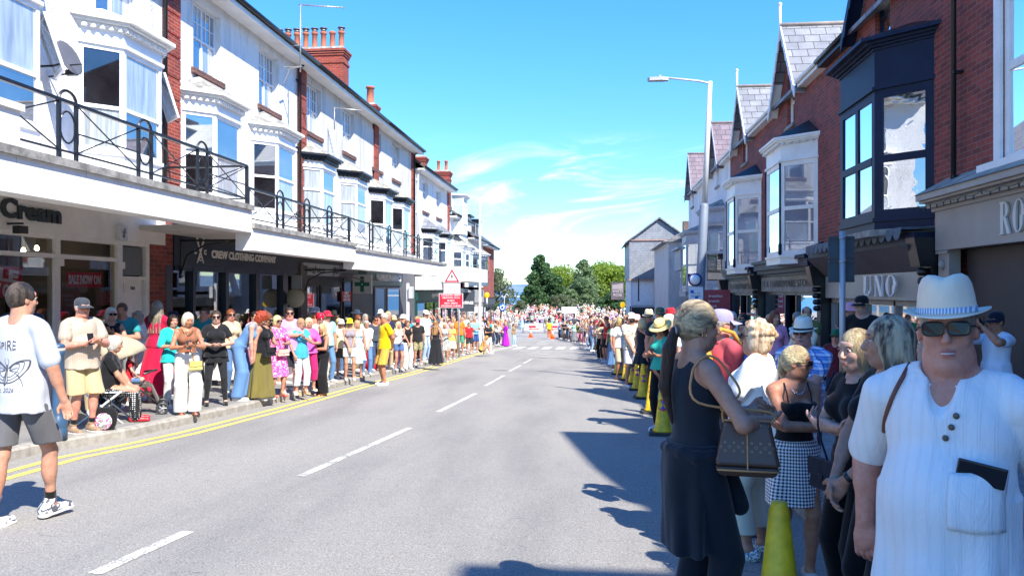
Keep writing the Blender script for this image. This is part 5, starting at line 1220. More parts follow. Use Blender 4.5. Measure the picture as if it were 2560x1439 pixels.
def cone(x,y,label,grp='yellow no-waiting cones along the right crowd',s=.95,plain_=False,rz=0,hgt=.75):
 o=empty('traffic_cone',(x,y,gz(y)),rz,label,'cone',grp);o.scale=(s,s,s)
 b=MB();b.prism([(-.2,-.17),(-.17,-.2),(.17,-.2),(.2,-.17),(.2,.17),(.17,.2),(-.17,.2),(-.2,.17)],0,.055,pts2=[(-.19,-.16),(-.16,-.19),(.16,-.19),(.19,-.16),(.19,.16),(.16,.19),(-.16,.19),(-.19,.16)]);b.build('base',M_CBASE,o)
 b=MB();b.lathe([(.15,.056),(.143,.08),(.118,.1),(.043,hgt-.03),(.036,hgt-.02),(.036,hgt),(.022,hgt+.003)],(0,0,0),28);b.build('body',M_CONEY,o)
 if not plain_:
  b=MB();
  for k in range(24):
   a=2*PI*k/24
  vs=[(0,0,.44)];
  pts=[]
  for k in range(25):
   a=2*PI*k/24;xx=.075*math.cos(a);zz=.44+.085*math.sin(a);r_=.118-(zz-.1)*(.075/(hgt-.13))+.003;xx=max(-r_*.98,min(r_*.98,xx));pts.append((xx,-math.sqrt(max(0,r_*r_-xx*xx)),zz))
  r0=.118-(.34)*(.075/(hgt-.13))+.003;b.add([(0,-r0,.44)]+pts,[(0,k,k+1)for k in range(1,25)]);b.build('no_waiting_disc',M_NPR,o)
 return o
cl=[(1650,1086,'yellow cone nearest on the road edge beside the ponytailed woman'),(1624,1032,'yellow cone with a no-waiting disc, second from the ponytailed woman'),(1603,996,'bright yellow cone leaning against others, third along the crowd'),(1589,975,'yellow cone fourth along the right crowd'),(1577,960,'yellow cone fifth along the right crowd at the feet of the black playsuit'),(1562,950,'yellow cone sixth along the right crowd'),(1541,936,'farthest yellow cone beside the woman in the white top')]
for i,(px,py,lb)in enumerate(cl):
 x,y,d=ground(px,py);cone(x+.04,y,lb,rz=.1*(i%3-1))
x,y,d=at_depth(1948,3.3)[0],at_depth(1948,3.3)[1],3.3
c0=cone(x,y,'large plain yellow cone in the foreground between the two women',plain_=True,rz=.2,hgt=.80)
x,y,d=ground(1842,1322);cone(x,y,'yellow cone behind the brown handbag',rz=-.3,hgt=.75)
for px,py,lb in((1327,843,'orange and white cone left of the steward on the far road'),(1382,847,'orange and white cone right at the feet of the steward')):
 x,y,d=ground(px,py);o=empty('traffic_cone',(x,y,gz(y)),0,lb,'cone','orange cones closing the road');o.scale=(1.2,1.2,1.3)
 b=MB();b.prism([(-.25,-.25),(.25,-.25),(.25,.25),(-.25,.25)],0,.05);b.lathe([(.17,.05),(.11,.35)],(0,0,0),16);b.build('body',plain('cone_orange',(.85,.12,.02),.5),o)
 b=MB();b.lathe([(.112,.352),(.06,.62)],(0,0,0),16);b.build('white_sleeve',M_LETW,o)
 b=MB();b.lathe([(.059,.622),(.03,.78)],(0,0,0),16);b.build('tip',plain('cone_orange',(.85,.12,.02),.5),o)
def barrier(x,y,w_,label,banner=None,grp='steel crowd barriers across the far road'):
 o=empty('crowd_barrier',(x,y,gz(y)),0,label,'barrier',grp)
 b=MB();b.tube([(0,0,1.15),(w_,0,1.15)],.035,6);b.tube([(0,0,.2),(w_,0,.2)],.035,6)
 for k in range(2):b.tube([(k*w_,0,0),(k*w_,0,1.15)],.035,6)
 b.build('frame',M_GALV,o);b=MB()
 for k in range(1,14):b.tube([(w_*k/14,0,.2),(w_*k/14,0,1.15)],.015,5)
 b.build('bars',M_GALV,o)
 for k in(.15,.85):f=MB();f.box(w_*k-.03,w_*k+.03,-.3,.3,0,.04);f.build('foot',M_GALV,o)
 if banner:
  b=MB();b.box(.15,w_-.15,-.06,-.05,.3,1.1);bn=b.build('banner',plain('banner_cream',(.72,.66,.58),.7),o);b=MB();b.box(w_*.25,w_*.6,-.064,-.061,.62,.88);b.box(w_*.25,w_*.75,-.064,-.061,.42,.52);b.build('red_mark',M_REDS,bn)
x,y,d=ground(1280,832);
for k,(lb,bn)in enumerate((('leftmost steel barrier before the far crowd',None),('barrier carrying a cream banner with red marks left of the dark figure','LIVE'),('barrier with a second cream banner right of the dark figure','TOUR'),('steel barrier before the far crowd with bare bars',None),('barrier behind the steward',None),('rightmost barrier by the dark bin',None))):
 barrier(x-1.2+k*2.55,y,2.45,lb,bn)
x,y,d=ground(1435,846);o=empty('litter_bin',(x,y,gz(y)),0,'dark litter bin in front of the far right crowd','bin')
b=MB();b.box(-.7,.7,-.5,.5,.1,1.55);b.build('body',plain('bin_dark',(.03,.04,.045),.5),o);b=MB();b.box(-.8,.8,-.6,.6,1.55,1.75);b.prism([(-.8,-.6),(.8,-.6),(.8,.6),(-.8,.6)],1.75,1.95,pts2=[(-.5,-.4),(.5,-.4),(.5,.4),(-.5,.4)]);b.build('lid',plain('bin_dark',(.03,.04,.045),.5),o)
b=MB();b.box(-.45,.45,-.51,-.505,1.2,1.4);b.build('pale_label',M_LETW,o)
# ------------------------------------------------------------------ trees beyond the junction
def leafmat(name,a,b_,tr=.25):
 m,t=newmat(name);g=t.n('ShaderNodeNewGeometry');v=t.coord();n=t.noise(v,.5,3);f=t.math('ADD',t.math('MULTIPLY',g.outputs['Random Per Island'],.6),t.math('MULTIPLY',n,.4))
 t.col(t.ramp(f,[(.2,srgb(a)),(.8,srgb(b_))]));t.set(Roughness=.6);t.b.inputs['Specular IOR Level'].default_value=.3
 tl=t.n('ShaderNodeBsdfTranslucent');tl.inputs[0].default_value=(*[min(1,x*1.3)for x in srgb(b_)],1);ms=t.n('ShaderNodeMixShader');ms.inputs[0].default_value=tr;t.l(t.b.outputs[0],ms.inputs[1]);t.l(tl.outputs[0],ms.inputs[2]);t.l(ms.outputs[0],t.out.inputs[0]);return m
M_BARK=plain('bark',(.09,.065,.05),.9,.3,4,.8)
def tree(px,pyt,pyb,wpx,Y,kind,mat,label,nclump=60,leaf=.16,seed=0,dens=130,trunkpx=None,open_=0,grp='trees beyond the junction'):
 rnd=np.random.RandomState(seed)
 a,b,c_=ray(px,pyt);t_=Y/b;x0=a*t_;ztop=CAMZ+c_*t_;zb=gz(Y)if Y<160 else-3.5;c2=ray(px,pyb)[2];zc0=CAMZ+c2*t_
 W=wpx/FOC*t_;Hc=ztop-zc0
 o=empty('tree',(x0,Y,zb),label=label,cat='tree',group=grp)
 tr=MB();th=zc0-zb+Hc*.6;pts=[(0,0,-.3)]
 for k in range(1,6):pts.append((rnd.uniform(-.15,.15)*k,rnd.uniform(-.15,.15)*k,th*k/5))
 tr.tube(pts,[.32,.26,.2,.15,.1,.04],9)
 for k in range(12):
  f=rnd.uniform(.3,.95);q=Vector(pts[min(5,int(f*5))]);an=rnd.uniform(0,2*PI);L_=W*.45*rnd.uniform(.5,1)*(1.1-f*.6)
  e=q+Vector((math.cos(an)*L_,math.sin(an)*L_*.8,L_*rnd.uniform(.2,.6)));mid=(q+e)/2+Vector((0,0,.15));tr.tube([q,mid,e],[.09,.06,.02],6)
 tr.build('trunk',M_BARK,o)
 cl_=[]
 for k in range(nclump):
  f=(k+.5)/nclump
  if kind=='cone':rad=.5*W*(1-f)**.6*rnd.uniform(.3,1.0);z=zc0-zb+Hc*(f**1.0)*.97
  elif kind=='round':s=math.sqrt(max(0,1-(2*f-1)**2));rad=.5*W*s*rnd.uniform(.3,1)**.6;z=zc0-zb+Hc*f*.95
  else:rad=.5*W*(1-abs(2*f-.7)**2.2*.75)*rnd.uniform(.3,1)**.5;z=zc0-zb+Hc*f*.95
  an=rnd.uniform(0,2*PI);cr=(W*.13 if kind!='cone' else W*.15*(1.25-f*.8))*rnd.uniform(.55,1.5)
  cl_.append((rad*math.cos(an),rad*math.sin(an)*.8,z,cr))
 if kind=='cone':cl_.append((0,0,zc0-zb+Hc*.97,W*.05));cl_.append((0.1,0,zc0-zb+Hc*.9,W*.07))
 V=[];
 for(cx,cy,cz,cr)in cl_:
  n_=int(dens*(cr/(W*.13))**2*(1-open_))
  d=rnd.normal(size=(n_,3));d/=np.linalg.norm(d,axis=1)[:,None];r_=cr*rnd.uniform(.5,1.0,n_)**.5
  p=np.array([cx,cy,cz])+d*r_[:,None]*np.array([1.15,1.15,.8])+rnd.normal(size=(n_,3))*cr*.08
  nn=d*.6+rnd.normal(size=(n_,3))*.7;nn/=np.linalg.norm(nn,axis=1)[:,None]
  t1=np.cross(nn,rnd.normal(size=(n_,3)));t1/=np.linalg.norm(t1,axis=1)[:,None];t2=np.cross(nn,t1)
  s=leaf*rnd.uniform(.6,1.3,n_)[:,None]
  V.append(np.stack([p-t1*s,p-t2*s*.6,p+t1*s,p+t2*s*.6],1).reshape(-1,3))
 V=np.concatenate(V);me=bpy.data.meshes.new('crown');n_=len(V)//4
 me.from_pydata(V.tolist(),[],[(4*i,4*i+1,4*i+2,4*i+3)for i in range(n_)]);me.materials.append(mat);link(bpy.data.objects.new('crown',me),o)
 return o
L_DK=leafmat('leaf_dark',(.022,.06,.022),(.10,.18,.06),.3);L_MID=leafmat('leaf_mid',(.06,.11,.05),(.22,.29,.13),.35);L_YEL=leafmat('leaf_bright',(.08,.15,.02),(.3,.38,.05),.4);L_OLV=leafmat('leaf_olive',(.06,.08,.04),(.2,.22,.11),.35)
tree(1352,636,790,100,118,'cone',L_DK,'tall dark conical evergreen in the middle of the view',70,.2,1,230)
tree(1395,690,800,60,117,'round',L_DK,'dark bushy evergreen leaning against the tall conical one',40,.17,2,130)
tree(1330,712,800,50,113,'round',L_DK,'low dark lobe of evergreen left of the tall conical tree',30,.17,12,130)
tree(1462,650,790,104,124,'cone',L_MID,'grey-green conical tree second from the middle',70,.2,3,210)
tree(1452,700,805,90,119,'round',L_MID,'broad grey-green tree in front of the bright hedge of trees',55,.17,4,130)
tree(1412,674,800,150,134,'round',L_YEL,'bright green tree between the two conical trees',95,.2,5,150)
tree(1500,664,800,150,130,'round',L_YEL,'tall yellow-green tree left of the hanging inn sign',110,.2,6,150)
tree(1550,668,805,150,126,'round',L_YEL,'yellow-green tree reaching behind the hanging inn sign',110,.2,7,150)
tree(1530,730,815,80,108,'round',L_DK,'deep green shrubbery under the yellow-green trees',45,.17,8,130)
tree(1430,752,812,60,106,'round',L_OLV,'small olive bush right of the direction sign',30,.15,9,120)
tree(1400,735,812,56,108,'round',L_OLV,'olive shrub behind the direction sign',30,.15,10,120)
tree(1243,672,785,88,112,'wide',L_OLV,'sparse windswept tree beside the brick end house',50,.16,11,95,open_=.25)
tree(1215,690,790,60,116,'round',L_MID,'green tree half hidden behind the far lamp',35,.16,13,120)
tree(1300,752,800,40,106,'round',L_OLV,'small bright bush left of the dark evergreens',24,.14,14,120)
tree(1240,765,800,60,108,'round',L_DK,'low dark bush behind the roundabout sign',24,.14,15,120)
tree(1600,700,815,80,128,'round',L_YEL,'green tree mostly hidden behind the slate-hung inn',40,.18,16,120)
# ------------------------------------------------------------------ figures: signed distance fields meshed with surface nets
def _rot(axis,a):
 return np.array(Matrix.Rotation(a,3,axis))
class Sdf:
 def __init__(s):s.ops=[]
 def rc(s,a,b,ra,rb,k=.02,op=0):s.ops.append(('rc',np.array(a,float),np.array(b,float),ra,rb,k,op));return s
 def el(s,c,r,k=.02,op=0,M=None):s.ops.append(('el',np.array(c,float),np.array(r,float),M,None,k,op));return s
 def cone(s,c,z0,z1,r0,r1,k=.02,fold=0,nf=9,ph=0.0,curve=1.0,M=None,flat=.8):
  s.ops.append(('cn',np.array(c,float),(z0,z1),(np.array(r0,float),np.array(r1,float)),(fold,nf,ph,curve,M),k,0));return s
 def cut(s,p,n):s.ops.append(('cut',np.array(p,float),np.array(n,float)/np.linalg.norm(n),None,None,0,2));return s
 def bounds(s):
  lo=np.full(3,9.);hi=np.full(3,-9.)
  for o in s.ops:
   if o[6]!=0:continue
   l,h=s.bb(o,0);lo=np.minimum(lo,l);hi=np.maximum(hi,h)
  return lo,hi
 def bb(s,o,m):
  if o[0]=='rc':return np.minimum(o[1]-o[3],o[2]-o[4])-m,np.maximum(o[1]+o[3],o[2]+o[4])+m
  if o[0]=='el':
   r=o[2]if o[3]is None else np.sqrt(((o[3]*o[2][None,:])**2).sum(1))
   return o[1]-r-m,o[1]+r+m
  if o[0]=='cn':
   (z0,z1),(r0,r1)=o[2],o[3];r=np.maximum(r0,r1)*1.12+o[4][0];c=o[1];M=o[4][4]
   P=np.array([[sx*r[0],sy*r[1],z]for sx in(-1,1)for sy in(-1,1)for z in(z0,z1)])
   if M is not None:P=P@M.T
   P=P+c
   return P.min(0)-m,P.max(0)+m
 def mesh(s,h,wob=0.0,seed=0):
  lo,hi=s.bounds();lo=lo-3*h;hi=hi+3*h
  n=np.ceil((hi-lo)/h).astype(int)+1
  ax=[(lo[i]+np.arange(n[i])*h).astype(np.float32)for i in range(3)]
  F=np.full(tuple(n),.3,np.float32)
  for o in s.ops:
   if o[0]=='cut':
    d=sum((ax[i]-o[1][i]).reshape([-1 if j==i else 1 for j in range(3)])*o[2][i]for i in range(3))
    F=np.maximum(F,d.astype(np.float32));continue
   k=o[5];l,u=s.bb(o,k+2.5*h)
   i0=np.maximum(0,np.floor((l-lo)/h).astype(int));i1=np.minimum(n,np.ceil((u-lo)/h).astype(int)+1)
   if(i1<=i0).any():continue
   X=ax[0][i0[0]:i1[0],None,None];Y=ax[1][None,i0[1]:i1[1],None];Z=ax[2][None,None,i0[2]:i1[2]]
   sl=(slice(i0[0],i1[0]),slice(i0[1],i1[1]),slice(i0[2],i1[2]))
   if o[0]=='rc':
    a,b,ra,rb=o[1:5];ba=(b-a).astype(np.float32);L=float(ba@ba)+1e-9
    t=np.clip(((X-a[0])*ba[0]+(Y-a[1])*ba[1]+(Z-a[2])*ba[2])/L,0,1)
    d=np.sqrt((X-a[0]-t*ba[0])**2+(Y-a[1]-t*ba[1])**2+(Z-a[2]-t*ba[2])**2)-(ra+(rb-ra)*t)
   elif o[0]=='el':
    c,r,M=o[1:4];x,y,z=X-c[0],Y-c[1],Z-c[2]
    if M is not None:x,y,z=M[0,0]*x+M[1,0]*y+M[2,0]*z,M[0,1]*x+M[1,1]*y+M[2,1]*z,M[0,2]*x+M[1,2]*y+M[2,2]*z
    k0=np.sqrt((x/r[0])**2+(y/r[1])**2+(z/r[2])**2);k1=np.sqrt((x/r[0]**2)**2+(y/r[1]**2)**2+(z/r[2]**2)**2)+1e-6
    d=k0*(k0-1)/k1
   else:
    c,(z0,z1),(r0,r1),(fold,nf,ph,cv,M)=o[1],o[2],o[3],o[4]
    x,y,z=X-c[0],Y-c[1],Z-c[2]
    if M is not None:x,y,z=M[0,0]*x+M[1,0]*y+M[2,0]*z,M[0,1]*x+M[1,1]*y+M[2,1]*z,M[0,2]*x+M[1,2]*y+M[2,2]*z
    t=np.clip((z-z0)/(z1-z0),0,1);tt=t**cv
    rx=r0[0]+(r1[0]-r0[0])*tt;ry=r0[1]+(r1[1]-r0[1])*tt
    th=np.arctan2(y/ry,x/rx);q=np.sqrt((x/rx)**2+(y/ry)**2)
    fo=fold*(1-t)*(np.cos(nf*th+ph)*.7+.3*np.cos((2*nf-3)*th+1+ph*2))
    d=np.maximum((q-1)*np.minimum(rx,ry)-fo,np.maximum(z0-z,z-z1)*1.0)
   cur=F[sl];d=d.astype(np.float32)
   if o[6]==0:
    if k>0:
     hh=np.clip(.5+.5*(cur-d)/k,0,1);F[sl]=cur+(d-cur)*hh-k*hh*(1-hh)
    else:F[sl]=np.minimum(cur,d)
   elif o[6]==1:
    d=-d
    if k>0:
     hh=np.clip(.5-.5*(cur-d)/k,0,1);F[sl]=cur+(d-cur)*hh+k*hh*(1-hh)
    else:F[sl]=np.maximum(cur,d)
  if wob:
   rs=np.random.RandomState(seed)
   X=ax[0][:,None,None];Y=ax[1][None,:,None];Z=ax[2][None,None,:]
   w=0
   for i in range(4):
    f=rs.uniform(14,40);an=rs.uniform(0,PI)
    w=w+np.sin((X*math.cos(an)+Y*math.sin(an))*f+rs.uniform(0,6)+1.5*np.sin(Z*rs.uniform(5,12)+i))*(18/f)
   F=F+(wob*.5*w).astype(np.float32)
  return nets(F,lo,h)
def nets(F,lo,h):
 S=F<0
 nx,ny,nz=F.shape
 c=np.zeros((nx-1,ny-1,nz-1),np.int8)
 offs=[(i,j,k)for i in(0,1)for j in(0,1)for k in(0,1)]
 for i,j,k in offs:c+=S[i:nx-1+i,j:ny-1+j,k:nz-1+k]
 act=(c>0)&(c<8);ids=np.argwhere(act)
 if len(ids)==0:return np.zeros((0,3)),np.zeros((0,4),int)
 idx=np.full(act.shape,-1,np.int32);idx[act]=np.arange(len(ids))
 val=np.stack([F[ids[:,0]+i,ids[:,1]+j,ids[:,2]+k]for i,j,k in offs],1)
 acc=np.zeros((len(ids),3));cnt=np.zeros(len(ids))
 for a in range(8):
  for b in range(a+1,8):
   oa,ob=np.array(offs[a]),np.array(offs[b])
   if np.abs(oa-ob).sum()!=1:continue
   va,vb=val[:,a],val[:,b];m=(va<0)!=(vb<0)
   t=np.where(m,va/np.where(m,va-vb,1),0)
   acc+=np.where(m[:,None],oa+(ob-oa)*t[:,None],0);cnt+=m
 V=(ids+acc/cnt[:,None])*h+lo
 quads=[]
 for d in range(3):
  A=[slice(None)]*3;B=[slice(None)]*3;A[d]=slice(0,-1);B[d]=slice(1,None)
  Sa,Sb=S[tuple(A)],S[tuple(B)];e=np.argwhere(Sa!=Sb)
  u,v=(d+1)%3,(d+2)%3
  ok=(e[:,u]>0)&(e[:,v]>0)&(e[:,u]<F.shape[u]-1)&(e[:,v]<F.shape[v]-1);e=e[ok]
  flip=Sa[tuple(e.T)]
  def g(du,dv):
   q=e.copy();q[:,u]-=du;q[:,v]-=dv;return idx[tuple(q.T)]
  q=np.stack([g(1,1),g(0,1),g(0,0),g(1,0)],1)
  q[~flip]=q[~flip][:,::-1];quads.append(q)
 return V,np.concatenate(quads)
def sd_obj(name,sdf,h,mat,parent,wob=0,seed=0,smooth=0):
 V,Q=sdf.mesh(h,wob,seed)
 me=bpy.data.meshes.new(name)
 me.vertices.add(len(V));me.vertices.foreach_set('co',V.astype(np.float32).ravel())
 me.loops.add(len(Q)*4);me.loops.foreach_set('vertex_index',Q.astype(np.int32).ravel())
 me.polygons.add(len(Q));me.polygons.foreach_set('loop_start',np.arange(0,len(Q)*4,4,dtype=np.int32));me.polygons.foreach_set('loop_total',np.full(len(Q),4,np.int32))
 me.polygons.foreach_set('use_smooth',np.ones(len(Q),bool))
 me.update(calc_edges=True)
 me.materials.append(mat);o=bpy.data.objects.new(name,me);return link(o,parent)
SK_L=skinmat((.50,.28,.19),'fair');SK_P=skinmat((.58,.37,.28),'pale');SK_T=skinmat((.45,.22,.13),'tan');SK_R=skinmat((.58,.29,.215),'ruddy');SK_D=skinmat((.16,.08,.05),'brown')
M_LENS=plain('dark_lens',(.01,.01,.012),.12,.1,spec=.35);M_EYE=plain('eye_white',(.6,.58,.56),.2,.02);M_IRIS=plain('iris',(.03,.035,.03),.15,.1);M_LIP=plain('lips',(.42,.15,.13),.45,.1);M_SOLE=plain('white_sole',(.75,.74,.72),.6,.1)
# ------------------------------------------------------------------ one person from a dictionary of looks
def person(sp,loc,rz,label=None,group=None,parent=None):
 """local frame: faces +Y, feet at z=0, built 1.70 m tall and scaled"""
 g=sp.get;h=g('vox',.014);fem=g('sex','f')=='f';fat=g('fat',0.0);rs=random.Random(g('seed',1))
 sk=g('skin',SK_L);lean=g('lean',0.0);sc=g('h',1.68)/1.70
 root=empty('person',loc,rz,label,'person',group);root.scale=(sc*g('wide',1.0),sc*g('wide',1.0),sc)
 Rl=_rot('X',-lean);tw=_rot('Z',g('twist',0.0));piv=np.array([0,0,.95]);sit=g('sit',0)
 U=lambda p:piv+Rl@(tw@(np.array(p,float)-piv));UM=Rl@tw
 hy,hp,hr_=g('head',(0,0,0))
 HM=UM@_rot('Z',hy)@_rot('X',-hp)@_rot('Y',hr_);nb=U((0,-.012,1.47));hs_=g('headscale',1.0)
 Hd=lambda p:nb+HM@(np.array(p,float)*hs_+np.array([0,.022,.115]))
 hw=.088 if fem else .085;sw=(.158 if fem else .185)+fat*.03
 hips=[np.array([s*hw,0,.90])for s in(-1,1)]
 legs=g('legs')or[((-.105,.03,0),None),((.105,-.01,0),None)]
 LG=[]
 for s,hp_,(ft,kn)in zip((-1,1),hips,legs):
  ft=np.array(ft,float);an=ft+np.array([0,0,.085])
  if kn is None:
   kn=(hp_+an)/2;d=np.linalg.norm(hp_-an);kn=kn+np.array([s*.008,math.sqrt(max(0,.415**2-(d/2)**2))+.01,.01])
  LG.append((hp_,np.array(kn,float),an,ft))
 sh=[U((s*sw,-.01,1.38-fat*.03))for s in(-1,1)]
 preset=g('arms','down');AR=[]
 P=dict(down=[((-.25,.03,.83),(-1,-.8,0)),((.25,.04,.83),(1,-.8,0))],clasp=[((-.035,.19,.90),(-1,-.2,-.3)),((.035,.20,.88),(1,-.2,-.3))],phone=[((-.07,.27,1.16),(-.8,-.2,-1)),((.09,.27,1.15),(.8,-.2,-1))],cross=[((.10,.165,1.15),(-1,.1,-.7)),((-.10,.20,1.12),(1,.1,-.7))],camera=[((-.13,.26,1.50),(-1,0,-.8)),((.12,.26,1.50),(1,0,-.8))],chest=[((.02,.2,1.28),(-1,0,-.8)),((.22,.1,.9),(1,-.6,0))],hip=[((-.20,.06,.99),(-1,-.6,0)),((.25,.04,.83),(1,-.8,0))],back=[((-.06,-.17,.93),(-1,-.5,0)),((.06,-.18,.92),(1,-.5,0))],one=[((-.05,.26,1.12),(-.8,-.2,-1)),((.25,.03,.83),(1,-.8,0))],up=[((-.2,.25,1.68),(-1,.2,-.6)),((.23,.04,.86),(1,-.8,0))])
 arms=P[preset]if isinstance(preset,str)else preset
 l1,l2=.275,.25
 for s,S,(W,pole)in zip((-1,1),sh,arms):
  W=U(W)if g('armframe',1)else np.array(W,float);pole=UM@np.array(pole,float)
  D=W-S;L=np.linalg.norm(D);L2=min(L,(l1+l2)*.995);D=D/L;W=S+D*L2
  a=(l1**2-l2**2+L2**2)/(2*L2);hh=math.sqrt(max(0,l1**2-a**2));pp=pole-D*(pole@D);pp=pp/(np.linalg.norm(pp)+1e-9)
  AR.append((S,S+D*a+pp*hh,W))
 b=Sdf();af=1+fat*.35;m_=1.0 if fem else 1.12
 cw=(.138 if fem else .16)+fat*.03;ww=(.118 if fem else .138)+fat*.06;pw=(.162 if fem else .15)+fat*.045
 tors=[((0,-.005,1.27),(cw,.095+fat*.03,.17)),((0,0,1.10),(ww,.085+fat*.07,.14)),((0,-.008,.955),(pw,.105+fat*.04,.12))]
 if fat>.3:tors.append(((0,.045+fat*.02,1.07),(ww*.98,.10+fat*.05,.15)))
 bust=[((s*.07,.085+fat*.02,1.265),(.06+fat*.01,.05+fat*.01,.058))for s in(-1,1)]if fem and not g('kid')else[]
 for c,r in tors:b.el(U(c),r,.06,M=UM)
 for c,r in bust:b.el(U(c),r,.03,M=UM)
 b.rc(sh[0]*.9+U((0,0,1.39))*.1,U((0,0,1.385)),.05,.06,.05);b.rc(U((0,0,1.385)),sh[1]*.9+U((0,0,1.39))*.1,.06,.05,.05)
 for s in(-1,1):b.rc(U((s*.03,-.015,1.46)),U((s*sw*.8,-.015,1.405)),.035,.04,.03)
 nr=.050 if fem else .061
 b.rc(U((0,-.012,1.40)),Hd((0,-.02,-.06)),nr+fat*.012,nr*.96+fat*.01,.03)
 ar=(.040 if fem else .048)+fat*.012
 for(S,E,W)in AR:b.rc(S,E,ar*1.12,ar*.86,.03);b.rc(E,W,ar*.88,ar*.60,.012);b.rc(E,E+(W-E)*.45,ar*.9,ar*.8,.02)
 tr_=(.082 if fem else .08)+fat*.018
 for(Hp,K,A,Ft)in LG:
  b.rc(Hp,K,tr_,.053+fat*.008,.045);b.rc(K,A,.05+fat*.006,.033,.02)
  cal=K+(A-K)*.3+np.array([0,-.015,0]);b.el(cal,(.052,.056,.12),.03)
 toe=g('toe')or[(0,1,0),(0,1,0)]
 for i,(Hp,K,A,Ft)in enumerate(LG):
  tt=np.array(toe[i],float);tt=tt/np.linalg.norm(tt);heel=Ft-tt*.045+np.array([0,0,.03]);tip=Ft+tt*.155+np.array([0,0,.018])
  b.rc(A,heel,.034,.03,.02);b.rc(heel,tip,.032,.026,.02);b.rc(A,Ft+tt*.08+np.array([0,0,.03]),.03,.028,.02)
  b.cut((0,0,.002),(0,0,-1))if i==1 and not sit and not g('raised')else None
 hn=g('hands',[None,None]);HP=[]
 for i,(S,E,W)in enumerate(AR):
  s=-1 if i==0 else 1
  d=(W-E)/np.linalg.norm(W-E)
  q=hn[i]or{}
  fd=np.array(q.get('dir',d),float);fd=fd/np.linalg.norm(fd)
  pn=np.array(q.get('palm',(-s,.15,0)if preset in('down','back')else(0,-.3,-1 if preset in('cross','clasp')else .6)),float);pn=pn-fd*(pn@fd);pn=pn/(np.linalg.norm(pn)+1e-9)
  sd_=np.cross(fd,pn)*(1 if i==1 else-1)
  curl=q.get('curl',.55);big=h<=.010
  pc=W+fd*.045
  b.el(W+fd*.05,(.040,.019,.052),.018,M=np.stack([sd_,pn,fd],1))
  HP.append((W,fd,pn,sd_))
  if big:
   for k in range(4):
    o_=(k-1.5)*.0195;fl=(.068,.078,.084,.072)[k]if True else 0
    base=W+fd*.088-sd_*(-o_)*1.0-fd*abs(k-2)*.003
    a1=curl*(.7+.1*k);d1=fd*math.cos(a1)+pn*math.sin(a1);m1=base+d1*fl*.48
    a2=a1+curl*1.1;d2=fd*math.cos(a2)+pn*math.sin(a2);m2=m1+d2*fl*.32
    a3=a2+curl*.8;d3=fd*math.cos(a3)+pn*math.sin(a3);m3=m2+d3*fl*.22
    b.rc(base-fd*.015,m1,.0098,.0088,.004);b.rc(m1,m2,.0088,.008,.0);b.rc(m2,m3,.008,.007,.0)
   tb=W+fd*.03+sd_*.028;t1=tb+(fd*.6+sd_*.7+pn*.3)*.04;t2=t1+(fd*.9+sd_*.15+pn*.35)*.032
   b.rc(tb,t1,.014,.0115,.01);b.rc(t1,t2,.011,.009,.0)
  else:
   e1=W+fd*.10;e2=e1+(fd*math.cos(curl)+pn*math.sin(curl))*.05
   for o_ in(-.014,.014):b.rc(e1+sd_*o_,e2+sd_*o_,.015,.011,.008)
   b.rc(W+fd*.03+sd_*.03,W+fd*.08+sd_*.05,.013,.01,.01)
 fw=g('face',1.0)
 b.el(Hd((0,-.012,.025)),(.076,.093,.098),.02,M=HM);b.el(Hd((0,.02,-.035)),(.060*fw,.067,.078),.03,M=HM)
 b.el(Hd((0,.052,-.088)),(.030*fw,.026,.024),.025,M=HM);b.el(Hd((0,.07,.042)),(.052,.02,.022),.02,M=HM)
 for s in(-1,1):
  b.el(Hd((s*.036,.058,-.02)),(.026,.022,.024),.02,M=HM);b.el(Hd((s*.045*fw,.0,-.075)),(.022,.04,.03),.03,M=HM)
  b.el(Hd((s*.031,.097,.012)),(.018,.016,.0105),.010,1,M=HM)
  b.el(Hd((s*.077,-.006,.0)),(.010,.02,.031),.006,M=HM);b.el(Hd((s*.086,.0,.003)),(.006,.010,.018),.004,1,M=HM)
 b.rc(Hd((0,.086,.014)),Hd((0,.106,-.022)),.0085,.0115,.008);b.el(Hd((0,.098,-.027)),(.0175,.012,.0095),.006,M=HM)
 b.el(Hd((0,.082,-.056)),(.024,.012,.0065),.006,M=HM);b.el(Hd((0,.081,-.067)),(.02,.012,.0075),.005,M=HM);b.el(Hd((0,.0955,-.0612)),(.024,.004,.0018),.003,1,M=HM)
 if fat>.4:b.el(Hd((0,.02,-.1)),(.06,.06,.035),.03,M=HM)
 bo=sd_obj('body',b,h,sk,root)
